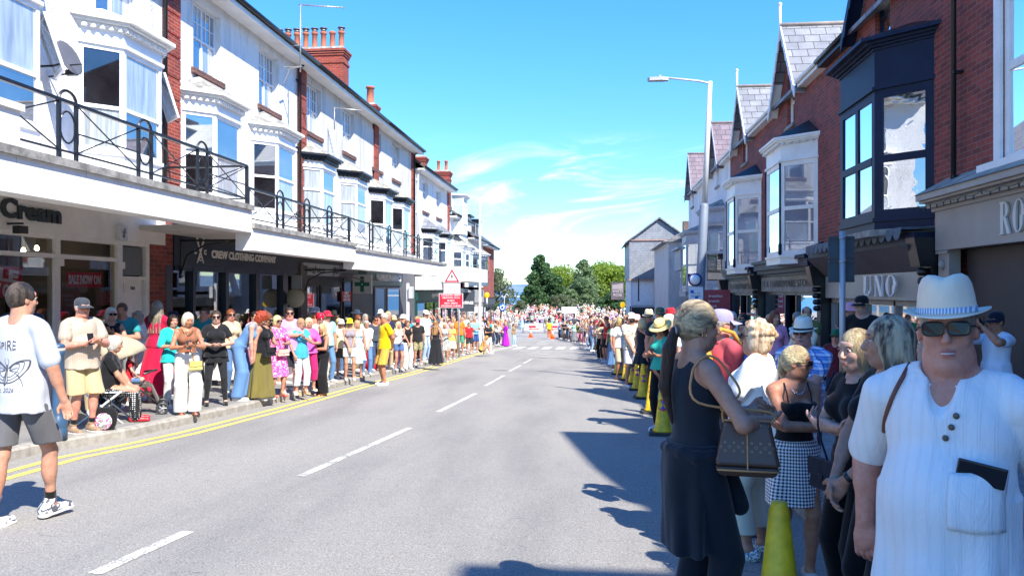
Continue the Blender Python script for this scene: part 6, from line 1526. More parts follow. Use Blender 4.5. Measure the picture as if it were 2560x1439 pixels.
 if h<=.0125 and not g('noface'):
  e=MB();Mh=Matrix(HM.tolist()).to_4x4()
  def ball(c,r,name_,mt_,n=10):
   q=MB();q.lathe([(.001,-r[2]),(r[0]*.5,-r[2]*.86),(r[0]*.87,-r[2]*.5),(r[0],0),(r[0]*.87,r[2]*.5),(r[0]*.5,r[2]*.86),(.001,r[2])],tuple(c),n,M=Mh,sy=r[1]/r[0]);return q
  for s in(-1,1):
   if not g('glasses')=='dark':
    y_=ball(Hd((s*.031,.0752,.0118)),(.0122,.0125,.0066),0,0).build('eye',M_EYE,root)
    ball(Hd((s*.031,.0845,.0120)),(.0054,.0038,.0056),0,0).build('iris',M_IRIS,y_)
    ld=Sdf();q=MB();q.tube([Hd((s*(.031+a*.0155),.0875-abs(a)*.004,.0195+.004*(1-a*a)-.001))for a in(-1,-.5,0,.5,1)],.0028,5);q.build('eyelid',sk,root)
   if g('hat')and g('glasses')=='dark':continue
   q=MB();q.tube([Hd((s*(.033+a*.019),.0915-(a*.5+.5)*.010,.0365+.005*(1-a*a)))for a in(-1,-.5,0,.5,1)],[.0016,.003,.003,.0026,.001],5);q.build('eyebrow',g('brow')or hairmat(g('hair',('short','#3a2a20'))[1]),root)
  lm=g('lip',M_LIP)
  q=MB();q.tube([Hd((a*.022,.094-a*a*.010,-.0575+.0022*(1-a*a)))for a in(-1,-.5,0,.5,1)],[.001,.0032,.0036,.0032,.001],6);q.tube([Hd((a*.019,.0925-a*a*.010,-.0665))for a in(-1,-.5,0,.5,1)],[.001,.0038,.0048,.0038,.001],6);q.build('lips',lm,root)
  if g('teeth'):q=MB();q.tube([Hd((a*.017,.0945-a*a*.009,-.0622))for a in(-1,-.5,0,.5,1)],.0018,5);q.build('teeth',M_SOLE,root)
 def torso_into(t,inf,k=.05,upto=3):
  for c,r in tors[:upto]+tors[3:]:t.el(U(c),tuple(x+inf for x in r),k,M=UM)
  for c,r in bust:t.el(U(c),tuple(x+inf for x in r),.04,M=UM)
 top=g('top');wb=g('wob',.004)
 if top:
  kind,mat=top[0],top[1];q=top[2]if len(top)>2 else{}
  t=Sdf();inf=q.get('loose',.012 if kind=='cami' else .015 if kind=='tank' else .020);hem=q.get('hem',.88 if kind in('tee','shirt','polo')else .93);slv=q.get('sleeve',dict(tee=.52,polo=.5,shirt=.55,long=1.95,tank=0,cami=0,dress=.35,vest=.0).get(kind,.5))
  torso_into(t,inf)
  if slv>0 or kind=='tank':
   [t.rc(S_*.9+U((0,0,1.39))*.1,U((0,0,1.385)),.048+inf*.45,.06+inf*.3,.03)for S_ in sh]if slv>0 else t.rc(U((-sw*.72,-.01,1.40)),U((sw*.72,-.01,1.40)),.046+inf*.5,.046+inf*.5,.04)
  if slv>0:
   for s in(-1,1):t.rc(U((s*.05,-.015,1.445)),U((s*sw*.8,-.015,1.41)),.036+inf*.4,.042+inf*.5,.03)
   for(S,E,W)in AR:
    f=min(slv,1);e=S+(E-S)*f;r1=ar*(1.12-.2*f)+inf*.85;t.rc(S,e,ar*1.1+inf*.55,r1,.015)
    if slv>1:t.rc(E,E+(W-E)*(slv-1),ar*.9+inf*.9,ar*.66+inf*.8,.02)
  if kind=='cami':t.cut(U((0,0,1.325)),UM@np.array([0,.15,1.0]))
  if hem<.95:
   zt_=1.08;t.cone(tuple(U((0,.0+(fat>.3)*.012,hem))),0,zt_-hem,(pw+inf+.022+q.get('flare',0),.122+inf+fat*.07+q.get('flare',0)),(ww+inf+.004,.088+inf+fat*.08),.04,q.get('fold',.006),7,rs.uniform(0,6),M=UM)
  t.cut(U((0,0,hem)),UM@np.array([0,0,-1.]))
  nk=q.get('neck',.045)
  if kind!='cami':t.rc(U((0,-.012,1.41)),U((0,.02,1.62)),nr+.010+(.012 if kind=='tank' else 0),nr+.06,.006,1);t.el(U((0,.10+fat*.03,1.445)),(.05+nk*.3,.05,nk),.01,1,M=UM)
  if g('vopen'):t.rc(U((0,.06,1.46)),U((.0,.22,1.25)),.052,.012,.006,1)
  if q.get('vneck'):t.el(U((0,.12+fat*.04,1.40)),(.045,.07,q['vneck']),.01,1,M=UM)
  to=sd_obj(dict(tee='t_shirt',polo='polo_shirt',shirt='shirt',long='long_sleeved_top',tank='sleeveless_top',cami='camisole',dress='dress_bodice',vest='waistcoat').get(kind,'top'),t,h,mat,root,wb if slv>0 else wb*.4,rs.randint(0,99))
  if kind in('polo','shirt')and h<.013:
   q_=MB();pts=[U((nr*1.25*math.sin(a),-.008+nr*1.25*math.cos(a)*-1+.0,1.437-.028*(1+math.cos(a+PI))*.5))for a in[R(-155+310*k/12)for k in range(13)]]
   q_.tube([tuple(p)for p in pts],.014,6);q_.build('collar',mat,to)
  if kind=='cami':
   q_=MB()
   for s in(-1,1):q_.tube([tuple(U(p))for p in((s*.085,.115,1.30),(s*.088,.083,1.38),(s*.086,.03,1.443),(s*.08,-.04,1.435),(s*.06,-.10,1.33))],.0055,5)
   q_.build('strap',mat,to)
  if g('lanyard'):pass
 bot=g('bottom')
 if bot:
  kind,mat=bot[0],bot[1];q=bot[2]if len(bot)>2 else{}
  t=Sdf();waist=q.get('waist',1.04);inf=q.get('loose',dict(leggings=.006,jeans=.014,trousers=.022,wide=.03,shorts=.022,skirt=.016,long_skirt=.02).get(kind,.02))
  t.el(U((0,-.008,.955)),(pw+inf,.105+inf+fat*.04,.125+inf),.05,M=UM);t.el(U((0,0,1.08)),(ww+inf*(.8 if top and(top[2]if len(top)>2 else{}).get('hem',.9)<.95 else 1.25),.085+inf*(.8 if top and(top[2]if len(top)>2 else{}).get('hem',.9)<.95 else 1.25)+fat*.07,.12),.05,M=UM)
  if kind in('skirt','long_skirt'):
   hem=q.get('hem',.52 if kind=='skirt' else .14);fl=q.get('flare',.06 if kind=='skirt' else .14)
   t.cone((0,-.005,0),hem,.98,(pw+inf+fl,.12+inf+fl),(pw+inf-.005,.11+inf+fat*.03),.03,q.get('fold',.02),q.get('nf',9),rs.uniform(0,6),curve=q.get('curve',1.0))
   t.cut((0,0,hem),(0,0,-1))
  else:
   hem=q.get('hem',dict(shorts=.55,leggings=.1,jeans=.07,trousers=.06,wide=.04).get(kind,.08))
   for(Hp,K,A,Ft)in LG:
    kr_=.053+fat*.008+inf*(1.15 if kind!='wide' else 1.3)
    if kind!='leggings' and not sit:sx_=-1 if Hp[0]<0 else 1;ex_=.02 if kind=='wide' else .012;K=K+np.array([sx_*max(0,kr_+ex_+.006-abs(K[0])),0,0])
    t.rc(Hp+np.array([np.sign(Hp[0])*.006,0,0]),K,tr_+inf*.55,kr_+(.012 if kind=='wide' else(.012 if kind=='shorts' else 0)),.012)
    if hem<.45:t.rc(K,A,kr_+(.02 if kind=='wide' else 0),.033+inf*(1.5 if kind!='leggings' else 1)+(.03 if kind=='wide' else 0),.012);(t.el(K+(A-K)*.3+np.array([0,-.015,0]),(.052+inf*.7,.056+inf*.7,.12),.03)if kind=='leggings' else None)
    if kind=='shorts':
     u_=(K-Hp)/np.linalg.norm(K-Hp);e=Hp+u_*max(.05,(.9-hem))
    if sit and hem>=.45:t.cut(Hp+(K-Hp)*.8,(K-Hp))
   if not sit:t.cut((0,0,hem),(0,0,-1))
  if top and(top[2]if len(top)>2 else{}).get('hem',dict(tee=.88,shirt=.88,polo=.88).get(top[0],.93))<.95:waist=min(waist,(top[2]if len(top)>2 else{}).get('hem',.9)+.05)
  t.cut(U((0,0,waist)),UM@np.array([0,0,1.]))
  sd_obj(dict(skirt='skirt',long_skirt='long_skirt',shorts='shorts',leggings='leggings',jeans='jeans',trousers='trousers',wide='wide_trousers')[kind],t,h,mat,root,wb,rs.randint(0,99))
 shoe=g('shoes',('shoe',plain('white_leather',(.7,.7,.69),.5)))
 if shoe:
  for i,(Hp,K,A,Ft)in enumerate(LG):
   tt=np.array(toe[i],float);tt=tt/np.linalg.norm(tt);t=Sdf();up=np.cross(np.cross(tt,[0,0,1.]),tt)
   heel=Ft-tt*.05+up*.036;tip=Ft+tt*.165+up*.026
   if shoe[0]=='sandal':
    t.rc(Ft-tt*.055+up*.006,Ft+tt*.17+up*.006,.034,.036,.01);t.cut(Ft+up*.018,up)
    for f in(.03,.11):t.rc(Ft+tt*f+np.cross(tt,up)*.034+up*.03,Ft+tt*f-np.cross(tt,up)*.034+up*.03,.02,.02,.01)if f>.1 else None
   else:
    t.rc(heel,tip,.041,.036,.02);t.rc(heel+up*.015,Ft+tt*.07+up*.035,.04,.036,.02)
    if shoe[0]in('boot','high'):t.rc(heel+up*.02,A+(K-A)*.05+up*.01,.042,.045,.02)
    t.el(Ft+tt*.0+up*.13+(A-Ft)*.1,(.028,.04,.04),.01,1)if shoe[0]=='shoe' else None
   t.cut(Ft+up*.001,-up)if not g('raised')else t.cut(Ft+up*.001,-up)
   so=sd_obj('shoe' if shoe[0]!='sandal' else 'sandal',t,min(h,.011),shoe[1],root)
   if shoe[0]in('shoe','high','boot')and h<.013:
    t=Sdf();t.rc(Ft-tt*.05+up*.012,Ft+tt*.168+up*.012,.045,.04,.01);t.cut(Ft+up*.022,up);t.cut(Ft-up*.0,-up);sd_obj('sole',t,min(h,.009),shoe[2]if len(shoe)>2 else M_SOLE,so)
   if g('socks'):
    t=Sdf();t.rc(A+up*.0,A+(K-A)*.22,.04,.042,.01);t.cut(A+(K-A)*.25,(K-A));sd_obj('sock',t,min(h,.011),g('socks'),root)
 hr=g('hair',('short','#3a2a20'))
 if hr[0]!='bald' or True:
  st=hr[0];mat=hairmat(hr[1],hr[2]if len(hr)>2 else None,'y' if st in('pony','bun')else 'z');t=Sdf();th=.009 if st in('short','balding')else .014
  hat=g('hat')
  if hat:th=.006
  t.el(Hd((0,-.014,.027)),(.076+th,.093+th,.098+th*.8),.0,M=HM)
  if st in('bob','curly','long','thick'):
   for s in(-1,1):t.el(Hd((s*.06,-.02,-.03)),(.032,.07,.08),.02,M=HM)
   t.el(Hd((0,-.05,-.02)),(.08,.065,.1),.03,M=HM)
  if st=='curly':
   rr_=random.Random(7)
   for k in range(46):
    a_=rr_.uniform(0,2*PI);z_=rr_.uniform(-.5,1);rr2=math.sqrt(max(0,1-z_*z_));p=(.082*rr2*math.cos(a_),-.014+.10*rr2*math.sin(a_)-(.0 if z_>.3 else .02),.03+.10*z_)
    if p[1]>.05 and p[2]<.075:continue
    t.el(Hd(p),(.026,.026,.022),.008,M=HM)
  if st=='long':
   L_=g('hairlen',.26)
   for x_ in(-.065,-.03,0,.03,.065):
    a0=Hd((x_,-.075+abs(x_)*.5,-.03));dn=nb+UM@np.array([x_*1.35,-.085+abs(x_)*.5,-.02]);a2=U((x_*1.5,-.125-fat*.02+abs(x_)*.3,1.47-L_))
    t.rc(a0,dn,.032,.032,.02);t.rc(dn,a2,.03,.016,.02)
   for s in(-1,1):
    t.rc(Hd((s*.078,.01,.0)),Hd((s*.083,.01,-.11)),.018,.022,.02)
    if g('hairfront',1):t.rc(Hd((s*.083,.01,-.11)),U((s*.105,.055,1.47-L_*.8)),.022,.012,.02)
  t.el(Hd((0,.115,-.045)),(.066 if st not in('long','bob')else .058,.085,.108),.006,1,M=HM)
  if st in('short','balding','pony','bun'):
   for s in(-1,1):t.el(Hd((s*.085,.03 if st!='short' else .02,-.045)),(.03,.045,.05),.006,1,M=HM)
   t.cut(Hd((0,-.08,-.065)),HM@np.array([0,-.35,-1.]))
  if st=='balding':t.el(Hd((0,.02,.12)),(.075,.1,.075),.01,1,M=HM)
  if st=='bun':t.el(Hd((0,-.075,.10)),(.038,.038,.034),.01,M=HM)
  if st=='pony':
   L_=g('hairlen',.3);p0=Hd((0,-.115,g('ponyz',.02)));t.rc(Hd((0,-.09,g('ponyz',.02))),p0,.026,.022,.01);sd2=g('ponyside',0.0)
   p1=p0+UM@np.array([sd2*.4,-.03,-.09]);p2=p0+UM@np.array([sd2,-.015,-L_]);p15=(p1+p2)/2+UM@np.array([sd2*.2,-.03,0]);tp=Sdf();tp.rc(p0,p1,.024,.034,.01);tp.rc(p1,p15,.034,.03,.01);tp.rc(p15,p2,.03,.008,.01);sd_obj('ponytail',tp,min(h,.010)if h<.02 else h,hairmat(hr[3])if len(hr)>3 else mat,root,.003 if h<.011 else 0,8)
   if h<.011:q_=MB();q_.ring(tuple(p0),tuple(HM@np.array([1.,0,0])),tuple(HM@np.array([0,0,1.])),.024,.024,.006,14,6);q_.build('hair_tie',plain('hair_tie',(.3,.3,.32),.6),root)
  if st not in('bald',):
   t2=t;ho=sd_obj('hair',t2,min(h,.010)if h<.02 else h,mat,root,(.0035 if st in('long','curly')else .0012)if h<.011 else 0,5)
 if g('beard'):
  t=Sdf();t.el(Hd((0,.018,-.055)),(.064,.072,.068),.01,M=HM);t.cut(Hd((0,.0,-.035)),HM@np.array([0,-.1,1.]));t.el(Hd((0,.11,-.055)),(.02,.02,.012),.004,1,M=HM);t.el(Hd((0,.09,-.01)),(.03,.04,.035),.01,1,M=HM);sd_obj('beard',t,min(h,.009),hairmat(g('beard')),root)
 if g('moustache'):
  q_=MB();q_.tube([Hd((a*.03,.1-a*a*.014,-.046-a*a*.012))for a in(-1,-.5,0,.5,1)],[.003,.008,.009,.008,.003],6);q_.build('moustache',hairmat(g('moustache')),root)
 if g('hat'):
  kind,mat=g('hat')[0],g('hat')[1];bm_=g('hat')[2]if len(g('hat'))>2 else None;Mh=Matrix(HM.tolist()).to_4x4();c=tuple(Hd((0,-.012,.04)))
  tilt=Matrix.Rotation(R(-4),4,'X')
  q_=MB();n=36
  def crown(prof,sx,sy,mt_,name_,dent=0):
   vs=[]
   for r_,z_ in prof:
    for k in range(n):
     th_=2*PI*k/n;x_,y_=r_*math.cos(th_)*sx,r_*math.sin(th_)*sy;zz=z_
     if dent and z_>.07:zz=z_-dent*math.exp(-(x_/.028)**2)*(1-.3*(y_/.1))+.004;x_*=1-.18*max(0,y_/.1)*(z_/.12)
     p_=Mh@(tilt@Vector((x_,y_,zz+g('hatup',0))));vs.append((p_.x+c[0],p_.y+c[1],p_.z+c[2]))
   fs=[(i*n+k,i*n+(k+1)%n,(i+1)*n+(k+1)%n,(i+1)*n+k)for i in range(len(prof)-1)for k in range(n)];fs.append(tuple((len(prof)-1)*n+k for k in range(n)))
   b_=MB();b_.add(vs,fs,smooth=True);return b_.build(name_,mt_,root)
  def brim(r0,r1,up_,mt_,par,name_='brim',front=None,th_k=.004):
   b_=MB();vs=[]
   for lay in(0,1):
    for j,f in enumerate((0,.5,1)):
     for k in range(n):
      a_=2*PI*k/n;rr_=r0+(r1-r0)*f;x_,y_=math.cos(a_)*rr_*.9,math.sin(a_)*rr_*1.1;z_=up_*f*f*abs(math.cos(a_))**2-.35*up_*f*max(0,math.sin(a_))-lay*th_k
      p_=Mh@(tilt@Vector((x_,y_,z_+g('hatup',0))));vs.append((p_.x+c[0],p_.y+c[1],p_.z+c[2]))
   fs=[]
   for lay in(0,1):
    for j in range(2):
     for k in range(n):fs.append((lay*3*n+j*n+k,lay*3*n+j*n+(k+1)%n,lay*3*n+(j+1)*n+(k+1)%n,lay*3*n+(j+1)*n+k))
   for k in range(n):fs.append((2*n+k,2*n+(k+1)%n,5*n+(k+1)%n,5*n+k))
   b_.add(vs,fs,smooth=True);return b_.build(name_,mt_,par)
  if kind in('panama','sunhat','bucket'):
   hh=dict(panama=.125,sunhat=.10,bucket=.10)[kind]
   cr=crown([(.098,0),(.097,.025),(.093,hh*.45),(.086,hh*.7),(.074,hh*.88),(.055,hh*.97),(.03,hh),(.002,hh)],.9,1.1,mat,'hat',dent=.016 if kind=='panama' else 0)
   brim(.097,dict(panama=.143,sunhat=.185,bucket=.125)[kind],dict(panama=.016,sunhat=-.02,bucket=-.03)[kind],mat,cr)
   if bm_:crown([(.1005,.003),(.0995,.021)],.9,1.1,bm_,'hat_band')
  else:
   cr=crown([(.094,-.005),(.096,.03),(.09,.06),(.07,.085),(.04,.097),(.002,.10)]if kind=='cap' else[(.105,-.03),(.112,.02),(.108,.06),(.085,.1),(.05,.118),(.002,.122)],.88,1.08,mat,'cap' if kind=='cap' else 'helmet')
   vs=[];k_=9;Lb=.075 if kind=='cap' else .03
   yaw=PI if g('capback')else 0
   for lay in(0,1):
    for f in(0,1):
     for i in range(k_):
      a_=R(-58+116*i/(k_-1))+yaw;r_=.094+f*Lb*math.cos(a_-yaw);z_=.005-f*.018-.02*(math.sin(a_-yaw))**2*f-lay*.004
      p_=Mh@(tilt@Vector((math.sin(a_)*r_*.9,math.cos(a_)*r_*1.1,z_)));vs.append((p_.x+c[0],p_.y+c[1],p_.z+c[2]))
   fs=[]
   for lay in(0,1):
    for i in range(k_-1):fs.append((lay*2*k_+i,lay*2*k_+i+1,lay*2*k_+k_+i+1,lay*2*k_+k_+i))
   for i in range(k_-1):fs.append((k_+i,k_+i+1,3*k_+i+1,3*k_+i))
   b_=MB();b_.add(vs,fs,smooth=True);b_.build('peak',bm_ or mat,cr)
 gl=g('glasses')
 if gl and h<=.02:
  M3=Matrix(HM.tolist());q_=MB();lw_=(.026 if gl=='dark' else .021)*g('lens',1);lh=(.0185 if gl=='dark' else .014)*g('lens',1)
  for s in(-1,1):
   pts=[]
   for k in range(14):
    a_=2*PI*k/14;ex=.55;x_=s*.034+lw_*abs(math.cos(a_))**ex*(1 if math.cos(a_)>0 else-1);z_=.010+lh*abs(math.sin(a_))**ex*(1 if math.sin(a_)>0 else-1)
    pts.append((x_,.108-(abs(x_)**2)*3.2,z_))
   if gl=='dark':
    q_.extr([tuple(Hd(p))for p in pts],tuple(HM@np.array([0,-.004,0])))
  fr_=q_.build('sunglasses',M_LENS,root)if gl=='dark' else None
  q_=MB()
  for s in(-1,1):
   if gl!='dark' or h<.011:
    pts=[]
    for k in range(14):
     a_=2*PI*k/14;x_=s*.034+lw_*abs(math.cos(a_))**.55*(1 if math.cos(a_)>0 else-1);z_=.010+lh*abs(math.sin(a_))**.55*(1 if math.sin(a_)>0 else-1);pts.append(tuple(Hd((x_,.1085-(abs(x_)**2)*3.2,z_))))
    q_.tube(pts,.0018*g('lens',1)**2,5,close=True)
   q_.tube([tuple(Hd(p))for p in((s*.059,.096,.016),(s*.075,.07,.016),(s*.083,.0,.012),(s*.084,-.02,.0))],.0028,5)
  q_.tube([tuple(Hd(p))for p in((-.009,.107,.014),(0,.109,.016),(.009,.107,.014))],.0022,5);q_.build('glasses_frame',g('frame',M_BLK),fr_ or root)
 sp['_']=dict(U=U,UM=UM,Hd=Hd,HM=HM,AR=AR,HP=HP,LG=LG,sh=sh,root=root,nb=nb)
 if top:sp['_']['top']=to
 return root
# ------------------------------------------------------------------ people
F=fabric
def put(px,pyf,pyh,sp,f,label,lift=.12,group=None,d=None,u=None):
 """stand a person where the photograph shows the feet (px,pyf); the head top (pyh) gives the height"""
 if d is None:x,y,d=ground(px,pyf,lift)
 else:x,y=at_depth(px,d)
 zb=gz(y)+lift;top=CAMZ+(724-pyh)/FOC*d
 extra=.07 if sp.get('hat')and sp['hat'][0]in('panama','sunhat','bucket')else(.02 if sp.get('hat')else .01)
 if 'h' not in sp:sp['h']=max(1.3,min(1.95,top-zb-extra))
 sp['pos']=(x,y,zb)
 if 'vox' not in sp:sp['vox']=max(.0095,d*.00075)
 yawc=math.atan2(px-1280,FOC)
 rz=PI+R(f)+YAW-yawc
 return person(sp,(x,y,zb),rz,label,group)
def hit(sp,p,d,ob=None):
 """point of the garment surface met from local point p along d"""
 o=ob or sp['_']['top'];dg=None
 bv=sp.setdefault('bvh_'+o.name,BVHTree.FromPolygons([v.co for v in o.data.vertices],[tuple(q.vertices)for q in o.data.polygons]))
 r=bv.ray_cast(Vector(p),Vector(d).normalized());return r
def W(sp,p):
 r=sp['_']['root'];return Matrix.LocRotScale(r.location,r.rotation_euler,r.scale)@Vector(p)
def item(sp,mb_,name,mat,label,cat,parts=None):
 """a thing carried by a person: its own top-level object, in that person's frame"""
 r=sp['_']['root'];o=mb_.build(name,mat);o.location=r.location;o.rotation_euler=r.rotation_euler;o.scale=r.scale
 return tag(o,label,cat)
def phone(sp,i,label,mat=None,both=False,up=(0,-.3,1)):
 a=sp['_'];Wp,fd,pn,sd_=a['HP'][i];c=Wp+fd*.085+pn*.03
 if both:c=(a['HP'][0][0]+a['HP'][1][0])/2+fd*.07+np.array([0,0,.04])
 u_=np.array(up,float);u_/=np.linalg.norm(u_);n_=np.cross(u_,[1.,0,0]);n_/=np.linalg.norm(n_);s_=np.cross(n_,u_)
 b=MB();M3=Matrix(np.stack([s_,n_,u_],1).tolist());b.obox(tuple(c),(.037,.005,.075),M3)
 return item(sp,b,'phone',mat or plain('phone_black',(.015,.015,.018),.2),label,'phone')
def handbag(sp,c,size,mat,label,strap=None,smat=None,rz=0.0,flap=True,name='handbag'):
 r=sp['_']['root'];o=empty(name,W(sp,c),r.rotation_euler.z+rz,label,'bag');w_,t_,h_=size
 b=MB();b.prism([(-w_,-t_),(w_,-t_),(w_,t_),(-w_,t_)],-h_,0,pts2=[(-w_*.85,-t_*.6),(w_*.85,-t_*.6),(w_*.85,t_*.6),(-w_*.85,t_*.6)]);body_=b.build('bag_body',mat,o)
 md=body_.modifiers.new('bevel','BEVEL');md.width=.012;md.segments=2
 if flap:b=MB();b.box(-w_*.88,w_*.88,t_*.7,t_*1.15,-h_*.55,.005);b.box(-.02,.02,t_*1.15,t_*1.3,-h_*.62,-h_*.45);b.build('flap',mat,o)
 if strap:
  iv_=Matrix.LocRotScale(o.location,o.rotation_euler,None).inverted();b=MB();b.tube(sm([tuple(iv_@W(sp,p))for p in strap]),.006,6);b.build('strap',smat or mat,o)
 return o
def sm(P,n=6):
 P=[Vector(p)for p in P];Q=[]
 for i in range(len(P)-1):
  a,b,c,d=P[max(0,i-1)],P[i],P[i+1],P[min(len(P)-1,i+2)]
  for k in range(n):
   t=k/n;Q.append(tuple(.5*(2*b+(c-a)*t+(2*a-5*b+4*c-d)*t*t+(3*b-a-3*c+d)*t**3)))
 return Q+[tuple(P[-1])]
def cloth(sp,sdf,name,mat,h=None,wob=.005):return sd_obj(name,sdf,h or sp['vox'],mat,sp['_']['root'],wob,3)
BK=F('#15161a');BK2=F('#1b2029','charcoal_cloth');WH=F('#dcdad3');DEN=F('#5b7fa6');
s=dict(vox=.0068,sex='f',fat=.08,skin=SK_L,hair=('pony','#dfc598','#5a4336','#4a352c'),hairlen=.44,ponyz=-.02,top=('tank',F('#23272e','faded_black'),dict(hem=.99,loose=.012,neck=.02)),bottom=('trousers',BK2,dict(hem=.05,loose=.024)),shoes=('sandal',BK),arms=[((.0,.27,1.17),(-1,-.3,-.7)),((.16,.27,1.15),(1,-.2,-.8))],hands=[dict(curl=.9,palm=(.3,-.6,.5)),dict(curl=.9)],head=(R(-8),R(2),0),seed=3,legs=[((-.11,-.02,0),None),((.1,.05,0),None)])
RW=put(1738,0,752,s,118,'woman with a long blonde ponytail in a black sleeveless top, nearest on the road edge',lift=0,d=3.52)
U_=s['_']['U']
t=Sdf();t.cone((0,-.03,0),.52,1.0,(.15,.10),(.162,.118),.02,.022,6,1.2,curve=.6);t.cut((0,0,.50),(0,0,-1));t.el((0,.20,.60),(.13,.14,.22),.05,1);cloth(s,t,'tied_jacket',F('#20242b','jacket_black'),wob=.012)
t=Sdf();
for k in range(12):
 a0=2*PI*k/12;a1=2*PI*(k+1)/12;t.rc((.168*math.cos(a0),.118*math.sin(a0)-.01,1.0+.012*math.sin(3*a0)),(.168*math.cos(a1),.118*math.sin(a1)-.01,1.0+.012*math.sin(3*a1)),.026,.026,.01)
t.el((.03,.13,.985),(.045,.03,.035),.01);t.rc((.03,.14,.98),(-.02,.19,.78),.028,.035,.01);t.rc((.05,.14,.98),(.09,.18,.74),.028,.038,.01);cloth(s,t,'tied_sleeves',F('#20242b','jacket_black'),wob=.008)
M_BAG,t=newmat('brown_monogram');q=t.n('ShaderNodeTexVoronoi');q.inputs['Scale'].default_value=34;q.inputs['Randomness'].default_value=.0;t.l(t.coord((1,1,1),rot=(.0,.78,.0)),q.inputs['Vector'])
t.col(t.mix(t.math('MULTIPLY',t.math('LESS_THAN',t.math('ABSOLUTE',t.math('SUBTRACT',q.outputs['Distance'],.22)),.045),.8),(.085,.042,.026),(.30,.18,.08)));t.set(Roughness=.4)
M_TANL=plain('tan_leather',(.55,.27,.1),.5,.15,6)
hb=empty('handbag',W(s,(.225,.14,1.17)),s['_']['root'].rotation_euler.z+R(62),'brown patterned leather handbag with a tan shoulder strap on the ponytailed woman','bag');hb.scale=(.88,.88,.88)
b=MB();b.prism([(-.13,-.07),(.13,-.07),(.13,.07),(-.13,.07)],-.27,-.22,pts2=[(-.155,-.08),(.155,-.08),(.155,.08),(-.155,.08)]);b.prism([(-.155,-.08),(.155,-.08),(.155,.08),(-.155,.08)],-.219,.0,pts2=[(-.11,-.03),(.11,-.03),(.11,.03),(-.11,.03)]);bb=b.build('bag_body',M_BAG,hb);md=bb.modifiers.new('bevel','BEVEL');md.width=.02;md.segments=3
b=MB();b.tube([(-.11,-.035,.0),(0,-.037,.004),(.11,-.035,.0)],.005,6);b.tube([(-.0,-.04,.0),(0,-.065,-.12),(.0,-.084,-.23)],.004,5);b.tube([(-.145,-.083,-.235),(0,-.086,-.235),(.145,-.083,-.235)],.005,6);b.build('leather_trim',M_TANL,hb)
iv_=Matrix.LocRotScale(hb.location,hb.rotation_euler,hb.scale).inverted();wp=lambda p:tuple(iv_@W(s,p))
b=MB();b.tube(sm([(-.11,0,-.02),(-.11,-.0,.05),wp((.2,.12,1.29)),wp((.165,.085,1.38)),wp((.14,.03,1.448)),wp((.135,-.03,1.45)),wp((.14,-.09,1.38)),wp((.18,-.08,1.25)),(.11,0,.04),(.11,0,-.02)]),.0065,6);b.build('strap',M_TANL,hb)
b=MB();b.ring((-.11,0,.055),(1,0,0),(0,0,1),.016,.016,.0035,12,5);b.build('brass_ring',plain('brass',(.7,.5,.2),.25,metal=1),hb);b=MB();b.box(-.13,-.10,-.02,-.005,.06,.09);b.build('green_tag',plain('green_tag',(.0,.35,.08),.5),hb)
for e_,sx in((s['_']['Hd']((.088,.0,-.032)),1),(s['_']['Hd']((-.088,.0,-.032)),-1)):b=MB();b.ring(tuple(e_),(0,1,0),(0,0,1),.011,.011,.0018,12,5);b.build('earring',plain('brass',(.7,.5,.2),.25,metal=1),RW)
s=dict(vox=.0085,sex='f',fat=.5,skin=SK_L,hair=('curly','#b98a5e','#e6cfae'),top=('shirt',F('#ece9df'),dict(hem=.86,sleeve=.6,loose=.03)),bottom=('trousers',F('#d9d7bf','cream_cotton'),dict(hem=.2,loose=.03)),shoes=('flat',floral('floral_shoe','#e9e7e0',['#5a78a0','#7a9a60'],40,.5)),arms=[((-.02,.28,1.13),(-.8,-.2,-1)),((.12,.24,1.08),(.8,-.2,-1))],glasses='dark',seed=4,head=(R(10),0,0))
put(1893,1392,800,s,-108,'older woman with curly ginger hair in a white shirt and cream trousers',lift=0)
phone(s,0,'dark phone held by the curly-haired woman')
o=empty('tote_bag',W(s,(-.20,-.30,.0)),s['_']['root'].rotation_euler.z+R(90),'white tote bag with bright coloured spots on the curly-haired woman','bag')
b=MB();b.prism([(-.15,-.06),(.15,-.06),(.15,.06),(-.15,.06)],.62,1.06,pts2=[(-.13,-.02),(.13,-.02),(.13,.02),(-.13,.02)]);b.build('bag_body',dots('multi_spots','#f2f0ec','multi',26,.36),o);b=MB();b.tube([(-.09,0,1.05),(-.05,.02,1.3),(.05,.02,1.3),(.09,0,1.05)],.008,6);b.build('strap',BK,o)
s=dict(vox=.0095,sex='m',fat=.4,skin=SK_R,hair=('short','#b8b0a8'),hat=('cap',F('#9a94c8')),glasses='clear',top=('polo',F('#c4525a','faded_red')),bottom=('shorts',F('#2b3245')),arms='clasp',head=(R(-20),0,0),seed=5)
put(1803,0,772,s,128,'man in a faded red polo shirt and lilac cap with a mustard backpack',d=5.9)
o=empty('backpack',W(s,(0,-.2,1.0)),s['_']['root'].rotation_euler.z,'mustard yellow backpack on the man in the red polo','bag');t=Sdf();t.el((0,-.03,.2),(.13,.09,.22),.02);t.el((0,-.09,.08),(.1,.05,.1),.02);sd_obj('pack',t,.012,F('#b8923c','mustard'),o,.004)
b=MB();
for q in(-1,1):b.tube([(q*.09,.0,.4),(q*.1,.1,.49),(q*.11,.2,.46),(q*.12,.31,.30)],.018,6)
b.build('strap',F('#b8923c','mustard'),o)
s=dict(sex='m',skin=SK_L,hair=('short','#17130f'),glasses='clear',top=('tee',F('#16233b')),bottom=('jeans',F('#22304a')),seed=6,vox=.011);put(1862,0,800,s,-12,'dark-haired man in glasses and a navy t-shirt behind the red polo',d=7.9)
